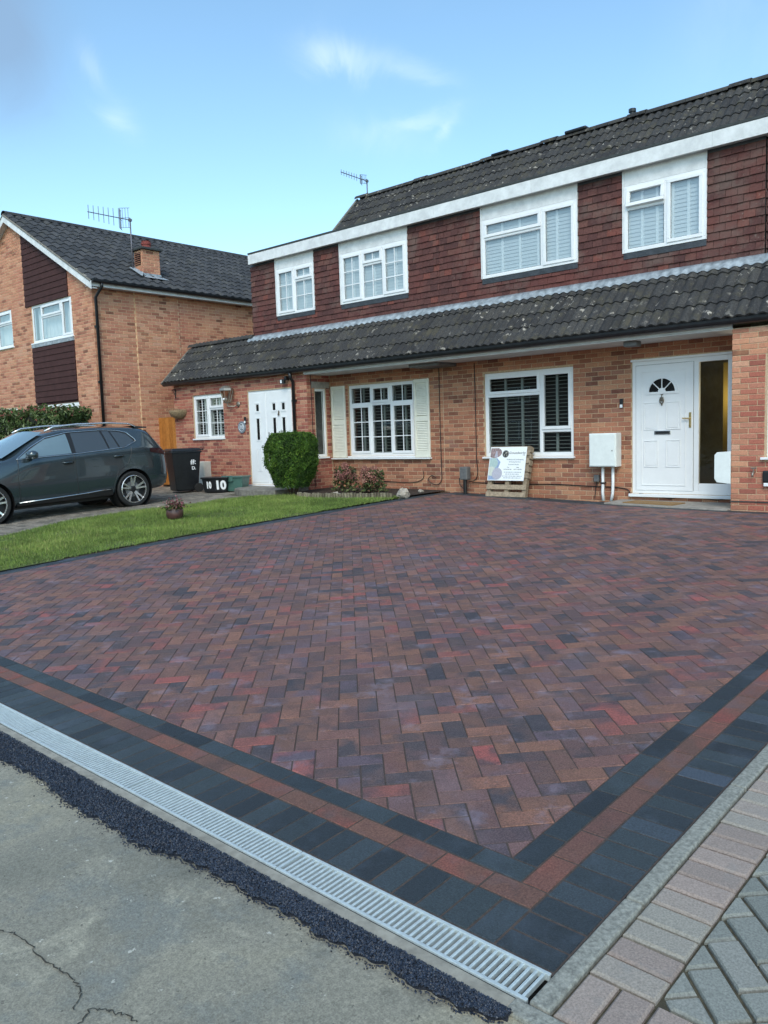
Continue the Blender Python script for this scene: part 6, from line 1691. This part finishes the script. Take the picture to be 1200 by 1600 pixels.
# ---- hedge in front of the gabled house
hx0, hx1, hy0, hy1, hz1 = -24.5, -16.35, 6.9, 7.65, 2.27; hz0 = .3
hg = thing('laurel_hedge', (-20, 7.3, .3), 'dense laurel hedge with reddish leaf tips behind the parked car', 'hedge')
def hp():
    f = random.random()
    wob = lambda x: .06*math.sin(x*3.1)+.05*math.sin(x*7.3+1)
    x = hx1-(hx1-hx0)*random.random()**1.25; y = random.uniform(hy0, hy1); z = hz0+(hz1-hz0)*random.random()**.7
    if f < .45: return (x, hy0+abs(random.gauss(0, .08))+wob(z*2+x), z), (0, -1, .3)
    if f < .80: return (x, y, hz1+wob(x)-abs(random.gauss(0, .06))+random.random()**4*.12), (0, -.2, 1)
    return (hx1-abs(random.gauss(0, .08))+wob(z*2), y, z), (1, -.2, .3)
leaves(13000, hp, .125, 'foliage', M_HEDGE, hg, .42, lambda p: random.gauss(.42, .22)+(.3 if p.z > hz1-.08 and random.random() < .45 else 0), .1)
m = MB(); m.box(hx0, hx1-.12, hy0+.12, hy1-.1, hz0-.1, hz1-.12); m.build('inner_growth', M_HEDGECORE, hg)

# ------------------------------------------------------------------ the parked car
CO = Vector((-13.375, 6.33, .232)); slope = math.atan2(on(-13, 6.33)-on(-13, 3.65), 2.68)
MC = Matrix.Translation(CO) @ Matrix.Rotation(slope*.9, 4, 'X') @ basis((0, -1, 0), (1, 0, 0), (0, 0, 1))   # local x forward, y to its left, z up
car = thing('parked_car', tuple(CO), 'dark grey-green estate SUV parked on the old block drive', 'car')
car_st = [(-.90, .42, .55, .66, .80, .62, .86, .50), (-.85, .34, .72, .80, .96, .76, 1.01, .60), (-.75, .30, .80, .89, 1.08, .835, 1.21, .65), (-.58, .28, .86, .925, 1.125, .87, 1.46, .68),
          (-.40, .27, .875, .93, 1.135, .88, 1.515, .69), (-.1, .25, .88, .93, 1.13, .885, 1.545, .70), (.4, .23, .88, .925, 1.115, .885, 1.565, .70), (.9, .22, .88, .92, 1.10, .885, 1.565, .70), (1.3, .22, .88, .92, 1.085, .885, 1.545, .695),
          (1.6, .22, .88, .92, 1.075, .88, 1.475, .69), (1.9, .22, .88, .92, 1.065, .88, 1.335, .69), (2.2, .22, .88, .925, 1.05, .875, 1.17, .70), (2.5, .23, .88, .93, 1.02, .865, 1.06, .72),
          (2.9, .24, .875, .925, .97, .85, 1.02, .66), (3.25, .27, .84, .89, .90, .80, .96, .58), (3.5, .34, .72, .78, .76, .70, .83, .5), (3.6, .42, .56, .62, .66, .56, .70, .42)]
def car_prof(st):
    s, zb, ws, wm, zl, wb, zt, wt = st; h = zl-zb
    q = [(ws*.80, zb), (ws, zb+.05), (wm-.012, zb+.22*h+.03), (wm, zb+.45*h), (wm-.006, zb+.70*h), (wb+.022, zl-.045), (wb, zl), (wt+(wb-wt)*.5, zl+(zt-zl)*.5), (wt, zt-.055), (wt-.10, zt-.008), (wt*.4, zt+.018)]
    return q+[(0, zt+.022)]
m = MB(MC); rows_ = []
for st in car_st:
    q = car_prof(st); ring = [(st[0], 0, st[1])]+[(st[0], y, z) for y, z in q[:-1]]+[(st[0], 0, q[-1][1])]+[(st[0], -y, z) for y, z in q[:-1][::-1]]
    rows_.append(ring)
n = len(rows_[0]); vs = [p for r_ in rows_ for p in r_]
fs = [(i*n+k, (i+1)*n+k, (i+1)*n+(k+1) % n, i*n+(k+1) % n) for i in range(len(rows_)-1) for k in range(n)]
half_n = n//2
def cap(i, flip):
    f = []; b = i*n
    for k in range(0, half_n):
        a_, b_, c_, d_ = b+k, b+k+1, b+(n-k-1) % n, b+(n-k) % n
        if k == 0: f.append((a_, b_, c_))
        elif k == half_n-1: f.append((a_, b_, d_))
        else: f.append((a_, b_, c_, d_))
    return [x[::-1] for x in f] if flip else f
fs += cap(0, False)+cap(len(rows_)-1, True)
m.add(vs, fs)
body = m.build('body', M_CAR, car, smooth=True)
sub = body.modifiers.new('sub', 'SUBSURF'); sub.levels = 2; sub.render_levels = 2
cutters = []
for sx2_ in (0.0, 2.68):
    for s in (-1, 1):
        cm = MB(MC @ Matrix.Translation((sx2_, s*.86, .345))); cm.lathe([(.395, -.24), (.395, .24)], (0, 0, 0), 36, 'Y'); co = cm.build('cutter', None); cutters.append(co)
        b_ = body.modifiers.new('arch', 'BOOLEAN'); b_.object = co; b_.operation = 'DIFFERENCE'; b_.solver = 'EXACT'
dg = bpy.context.evaluated_depsgraph_get(); dg.update()
ev = body.evaluated_get(dg); nm_ = bpy.data.meshes.new_from_object(ev)
body.modifiers.clear(); body.data = nm_
for co in cutters: bpy.data.objects.remove(co)
nm_.polygons.foreach_set('use_smooth', [True]*len(nm_.polygons))
if len(nm_.materials) > 1:
    while len(nm_.materials) > 1: nm_.materials.pop()
try: nm_.set_sharp_from_angle(angle=R_(38))
except Exception: pass
def side_y(s_, z):
    """half width of the car side at station s_ and height z (control surface)"""
    for i in range(len(car_st)-1):
        if car_st[i][0] <= s_ <= car_st[i+1][0]:
            t = (s_-car_st[i][0])/(car_st[i+1][0]-car_st[i][0]); A, B = car_prof(car_st[i]), car_prof(car_st[i+1]); q = [(a[0]+(b[0]-a[0])*t, a[1]+(b[1]-a[1])*t) for a, b in zip(A, B)]
            for k in range(len(q)-1):
                if q[k][1] <= z <= q[k+1][1]+1e-9:
                    u_ = (z-q[k][1])/max(1e-6, q[k+1][1]-q[k][1]); return q[k][0]+(q[k+1][0]-q[k][0])*u_
            return q[-2][0]
    return .8
for sgn, nmz in ((1, 'left'), (-1, 'right')):
    def sp_(s_, z, o=.004): return (s_, sgn*(side_y(s_, z)+o), z)
    def panel(outline, name, mat, o=.006, par=car):
        """fine patch hugging the car side, bounded by an outline in (station, height)"""
        mb = MB(MC); xs = [p[0] for p in outline]; zs_ = [p[1] for p in outline]
        pl = []; ol = outline
        if sum(ol[i][0]*ol[(i+1) % len(ol)][1]-ol[(i+1) % len(ol)][0]*ol[i][1] for i in range(len(ol))) < 0: ol = ol[::-1]
        for i in range(len(ol)):
            (x0, y0), (x1, y1) = ol[i], ol[(i+1) % len(ol)]; nx, ny = y1-y0, x0-x1; L = math.hypot(nx, ny); pl.append((nx/L, ny/L, (nx*x0+ny*y0)/L))
        N, K = 8, 6
        for i in range(N):
            for j in range(K):
                a, b = min(xs)+(max(xs)-min(xs))*i/N, min(xs)+(max(xs)-min(xs))*(i+1)/N; c, d = min(zs_)+(max(zs_)-min(zs_))*j/K, min(zs_)+(max(zs_)-min(zs_))*(j+1)/K
                q = clip_poly([(a, c), (b, c), (b, d), (a, d)], pl)
                if len(q) > 2:
                    f = [sp_(x, z, o) for x, z in q]; mb.add(f if sgn < 0 else f[::-1], [tuple(range(len(f)))])
        return mb.build(name, mat, par, smooth=True)
    G0 = [(2.12, 1.085), (1.86, 1.235), (1.58, 1.385), (1.18, 1.462), (1.17, 1.11)]
    panel([(2.14, 1.08), (1.86, 1.25), (1.56, 1.405), (1.15, 1.478), (.5, 1.49), (.16, 1.465), (-.02, 1.42), (-.16, 1.26), (.1, 1.16), (1.15, 1.10)], 'window_surround', M_CARBLK, .003)
    panel(G0, 'front_window', M_CARGLASSF, .007)
    panel([(1.09, 1.112), (1.09, 1.468), (.52, 1.475), (.44, 1.135)], 'rear_window', M_CARGLASS, .007)
    panel([(.41, 1.137), (.475, 1.472), (.335, 1.468), (.225, 1.148)], 'vent_window', M_CARGLASS, .007)
    panel([(.195, 1.15), (.305, 1.462), (.14, 1.445), (-.01, 1.395), (-.125, 1.265), (.02, 1.19)], 'quarter_window', M_CARGLASS, .007)
    ol = [(2.16, 1.072), (1.86, 1.258), (1.56, 1.412), (1.15, 1.484), (.5, 1.498), (.16, 1.472), (-.03, 1.425), (-.175, 1.262), (.1, 1.152), (.6, 1.12), (1.15, 1.094), (2.16, 1.072)]
    cm = MB(MC); fine = []
    for i in range(len(ol)-1):
        for k in range(5): t = k/5; fine.append(sp_(ol[i][0]+(ol[i+1][0]-ol[i][0])*t, ol[i][1]+(ol[i+1][1]-ol[i][1])*t, .008))
    fine.append(fine[0]); cm.tube(fine, .008, 6, False); cm.build('window_trim', M_CHROME, car, smooth=True)
    cm = MB(MC); cm.tube([sp_(s_, z, .004) for s_, z in ((2.2, .325), (1.6, .345), (1.0, .365), (.7, .385), (.45, .385))], .010, 6); cm.build('sill_trim', M_CHROME, car, smooth=True)
    panel([(2.24, .235), (2.24, .31), (.44, .365), (.44, .255)], 'sill_cladding', M_CARBLK, .004)
    # shut lines
    for line in ([(2.18, .33), (2.19, .7), (2.15, 1.06)], [(1.12, .37), (1.13, .7), (1.14, 1.09)], [(.43, .40), (.30, .72), (.10, .82), (.0, 1.0), (-.03, 1.15)], [(-.30, 1.12), (-.42, .98), (-.46, .72)]):
        cm = MB(MC); P_ = []
        for i in range(len(line)-1):
            for k in range(6): t = k/6; P_.append(sp_(line[i][0]+(line[i+1][0]-line[i][0])*t, line[i][1]+(line[i+1][1]-line[i][1])*t, .0005))
        P_.append(sp_(*line[-1], .0005)); cm.tube(P_, .0045, 5); cm.build('shut_line', M_CARBLK, car)
    for (hs, hz) in ((1.27, .945), (.27, .99)):
        cm = MB(MC @ Matrix.Translation(sp_(hs, hz, .0))); cm.lathe([(.0, -.02), (.05, -.016), (.085, -.004), (.06, .006), (0, .008)], (0, 0, 0), 14, 'Y'); cm.v = [tuple(Vector(v)) for v in cm.v]
        cup = MB(MC); y0 = side_y(hs, hz)
        cup.add([(hs+.10*math.cos(2*math.pi*k/16), sgn*(y0+.004), hz+.034*math.sin(2*math.pi*k/16)) for k in range(16)], [tuple(range(16)) if sgn < 0 else tuple(range(16))[::-1]])
        h = cup.build('door_handle', M_CARBLK, car)
        cup = MB(MC); cup.tube([(hs+.10, sgn*(y0+.006), hz+.004), (hs+.05, sgn*(y0+.026), hz+.008), (hs-.05, sgn*(y0+.026), hz+.008), (hs-.10, sgn*(y0+.006), hz+.004)], .014, 8); cup.build('handle_grip', M_CAR, h, smooth=True)
    # mirror
    y0 = side_y(1.98, 1.09)
    mm_ = MB(MC); mm_.tube([(1.98, sgn*(y0-.01), 1.09), (1.96, sgn*(y0+.07), 1.10)], .022, 8); mr_ = mm_.build('mirror', M_CARBLK, car)
    mm_ = MB(MC @ Matrix.Translation((1.95, sgn*(y0+.14), 1.135))); 
    vs = []; nn = 12
    for (k_, sc_) in ((-.075, .75), (-.03, 1.0), (.03, .92), (.08, .55)):
        for k in range(nn): a = 2*math.pi*k/nn; c_, s2 = math.cos(a), math.sin(a); vs.append((k_, .115*sc_*abs(c_)**.7*(1 if c_ > 0 else -1), .075*sc_*abs(s2)**.7*(1 if s2 > 0 else -1)))
    mm_.add(vs, [(i*nn+k, i*nn+(k+1) % nn, (i+1)*nn+(k+1) % nn, (i+1)*nn+k) for i in range(3) for k in range(nn)]+[tuple(range(nn))[::-1], tuple(range(3*nn, 4*nn))]); mm_.build('mirror_shell', M_CAR, mr_, smooth=True)
    mm_ = MB(MC); mm_.box(1.93, 1.99, sgn*(y0+.10)-.1, sgn*(y0+.10)+.13, 1.075, 1.092); mm_.build('mirror_strip', M_CHROME, mr_, bevel=.006)
    # roof rail
    rr = MB(MC); rr.tube([(1.52, sgn*.64, 1.525), (1.35, sgn*.645, 1.595), (.9, sgn*.65, 1.625), (.3, sgn*.65, 1.622), (-.15, sgn*.645, 1.59), (-.30, sgn*.64, 1.535)], .016, 8); rr.build('roof_rail', M_RIM, car, smooth=True)
    # tail lamp
    panel([(-.42, 1.10), (-.42, 1.03), (-.70, .97), (-.80, .95), (-.80, 1.02), (-.66, 1.09)], 'tail_lamp', M_LAMPRED, .010)
    # wheels
    for wx in (0.0, 2.68):
        MW = MC @ Matrix.Translation((wx, sgn*.80, .345)) @ (Matrix.Identity(4) if sgn > 0 else Matrix.Rotation(math.pi, 4, 'Z'))
        lin = MB(MC @ Matrix.Translation((wx, sgn*.74, .345))); lin.lathe([(.39, -.17), (.39, .10)], (0, 0, 0), 28, 'Y'); lin.f = lin.f[:-2]; lin.add([(.40*math.cos(2*math.pi*k/28), -sgn*.12, .40*math.sin(2*math.pi*k/28)) for k in range(28)], [tuple(range(28))]); lin.build('arch_liner', M_CARBLK, car)
        tyr = MB(MW); tyr.lathe([(.25, .10), (.272, .112), (.318, .115), (.338, .098), (.344, .06), (.344, -.06), (.335, -.1), (.28, -.112), (.25, -.1)], (0, 0, 0), 40, 'Y'); tyr.v = tyr.v
        # lathe 'Y' runs towards -Y for positive h; flip so that positive is outwards
        tyr = MB(MW @ Matrix.Scale(-1, 4, (0, 1, 0))); tyr.lathe([(.25, .10), (.272, .112), (.318, .115), (.338, .098), (.344, .06), (.344, -.06), (.335, -.1), (.28, -.112), (.25, -.1)], (0, 0, 0), 40, 'Y', caps=False)
        wo = tyr.build('wheel', M_TYRE, car, smooth=False)
        rim = MB(MW @ Matrix.Scale(-1, 4, (0, 1, 0))); rim.lathe([(.0, .03), (.24, .035), (.25, .09), (.262, .108), (.27, .112), (.27, .05)], (0, 0, 0), 36, 'Y', caps=False); rim.build('rim_barrel', M_CARBLK, wo)
        rg = MB(MW); rg.tube([(.258*math.cos(2*math.pi*k/40), .107, .258*math.sin(2*math.pi*k/40)) for k in range(41)], .008, 5, False); rg.build('rim_edge', M_RIM, wo)
        for k in range(5):
            a = 2*math.pi*k/5+.35
            for da in (-.19, .19):
                spk = MB(MW); dx, dz = math.cos(a+da), math.sin(a+da); ix, iz = math.cos(a+da*.35), math.sin(a+da*.35); nx_, nz_ = -dz, dx
                p0, p1 = (ix*.045, iz*.045), (dx*.256, dz*.256); w0_, w1_ = .017, .015
                spk.add([(p0[0]-nx_*w0_, .075, p0[1]-nz_*w0_), (p0[0]+nx_*w0_, .075, p0[1]+nz_*w0_), (p1[0]+nx_*w1_, .102, p1[1]+nz_*w1_), (p1[0]-nx_*w1_, .102, p1[1]-nz_*w1_),
                         (p0[0]-nx_*w0_, .04, p0[1]-nz_*w0_), (p0[0]+nx_*w0_, .04, p0[1]+nz_*w0_), (p1[0]+nx_*w1_, .07, p1[1]+nz_*w1_), (p1[0]-nx_*w1_, .07, p1[1]-nz_*w1_)],
                        [(3, 2, 1, 0), (0, 1, 5, 4), (1, 2, 6, 5), (2, 3, 7, 6), (3, 0, 4, 7)]); spk.build('spoke', M_RIM, wo)
        hb_ = MB(MW @ Matrix.Scale(-1, 4, (0, 1, 0))); hb_.lathe([(.06, .04), (.06, .078), (.045, .086), (0, .088)], (0, 0, 0), 16, 'Y'); hb_.build('hub_cap', M_CARBLK, wo)
        br_ = MB(MW @ Matrix.Scale(-1, 4, (0, 1, 0))); br_.lathe([(.0, .031), (.15, .038), (.15, .042), (0, .043)], (0, 0, 0), 24, 'Y'); br_.build('brake_disc', M_GREYPL, wo)
# glass front and rear, spoiler, rear trim
def patch(pts, name, mat, bow=.03, up=(0, 0, 1)):
    """four corners -> slightly bowed grid"""
    A, B, C_, D = [Vector(p) for p in pts]; mb = MB(MC); N = 8; vs = []
    for i in range(N+1):
        for j in range(N+1):
            u_, v_ = i/N, j/N; p = (A*(1-u_)+B*u_)*(1-v_)+(D*(1-u_)+C_*u_)*v_
            p += Vector(up)*bow*(1-(2*u_-1)**2); vs.append(p)
    mb.add(vs, [(i*(N+1)+j, (i+1)*(N+1)+j, (i+1)*(N+1)+j+1, i*(N+1)+j+1) for i in range(N) for j in range(N)]); return mb.build(name, mat, car, smooth=True)
patch([(2.36, -.74, 1.105), (2.36, .74, 1.105), (1.56, .60, 1.505), (1.56, -.60, 1.505)], 'windscreen', M_CARGLASSF, .035, (.5, 0, 1))
patch([(-.82, .60, 1.15), (-.82, -.60, 1.15), (-.57, -.56, 1.45), (-.57, .56, 1.45)], 'tailgate_window', M_CARGLASS, .03, (-1, 0, .4))
m = MB(MC); m.add([(-.30, -.62, 1.545), (-.30, .62, 1.545), (-.62, .56, 1.515), (-.62, -.56, 1.515), (-.30, -.62, 1.50), (-.30, .62, 1.50), (-.60, .56, 1.49), (-.60, -.56, 1.49)], [(0, 1, 2, 3), (7, 6, 5, 4), (3, 2, 6, 7), (0, 3, 7, 4), (1, 5, 6, 2)]); m.build('roof_spoiler', M_CAR, car, bevel=.012)
m = MB(MC); m.box(-.93, -.80, -.62, .62, .36, .54); m.build('rear_bumper_trim', M_CARBLK, car, bevel=.04)
m = MB(MC); m.box(-.92, -.88, -.45, .45, .93, .965); m.build('lamp_bar', M_LAMPRED, car, bevel=.008)
m = MB(MC); m.box(-.5, 3.2, -.7, .7, .2, .3); m.build('underbody', M_CARBLK, car)

# ------------------------------------------------------------------ houses added across the road, out of view, for the window and car reflections
def opposite_house(x, w, label, door_mat):
    y0, z0 = -25.0, -.25
    t = thing('brick_house', (x, y0, z0), label, 'house', 'houses across the road')
    m = MB(); m.box(x-w/2, x+w/2, y0-8, y0, z0, 5.1); m.build('wall', M_BRICK, t)
    m = MB(); m.add([(x-w/2-.3, y0+.4, 5.0), (x+w/2+.3, y0+.4, 5.0), (x+w/2+.3, y0-4, 7.6), (x-w/2-.3, y0-4, 7.6), (x-w/2-.3, y0-8.4, 5.0), (x+w/2+.3, y0-8.4, 5.0)], [(0, 1, 2, 3), (3, 2, 5, 4), (0, 3, 4), (1, 5, 2)]); m.build('roof', M_ROOFFAR, t)
    Mo = basis((-1, 0, 0), (0, 0, 1), (0, 1, 0), (x+w/2, y0, z0))
    for (u_, v_, a, b) in ((.8, 1.0, 2.0, 1.3), (.9, 3.5, 1.8, 1.1), (w-2.9, 3.5, 1.8, 1.1), (w-2.8, 1.0, 1.9, 1.3)):
        m = MB(Mo); m.box(u_, u_+a, v_, v_+b, .002, .05); f = m.build('window', M_WHITE, t)
        for k in range(2): m = MB(Mo); m.box(u_+.08+k*(a/2-.02), u_+a/2-.06+k*(a/2-.02), v_+.08, v_+b-.08, .051, .055); m.build('pane', M_CARGLASS, f)
    m = MB(Mo); m.box(w/2-.5, w/2+.5, .2, 2.3, .002, .06); m.build('door', door_mat, t)
for hx_, nm_c, cc in ((-53, 'red', (.30, .03, .03)), (-42, 'green', (.03, .14, .06)), (-31, 'dark blue', (.02, .04, .16)), (-19.5, 'white', (.75, .76, .76)), (-8, 'black', (.012, .012, .013))):
    opposite_house(hx_, 9.5, 'plain brick house with a %s door across the road behind the photographer' % nm_c, plain(nm_c.replace(' ', '_')+'_door_paint', cc, .3))
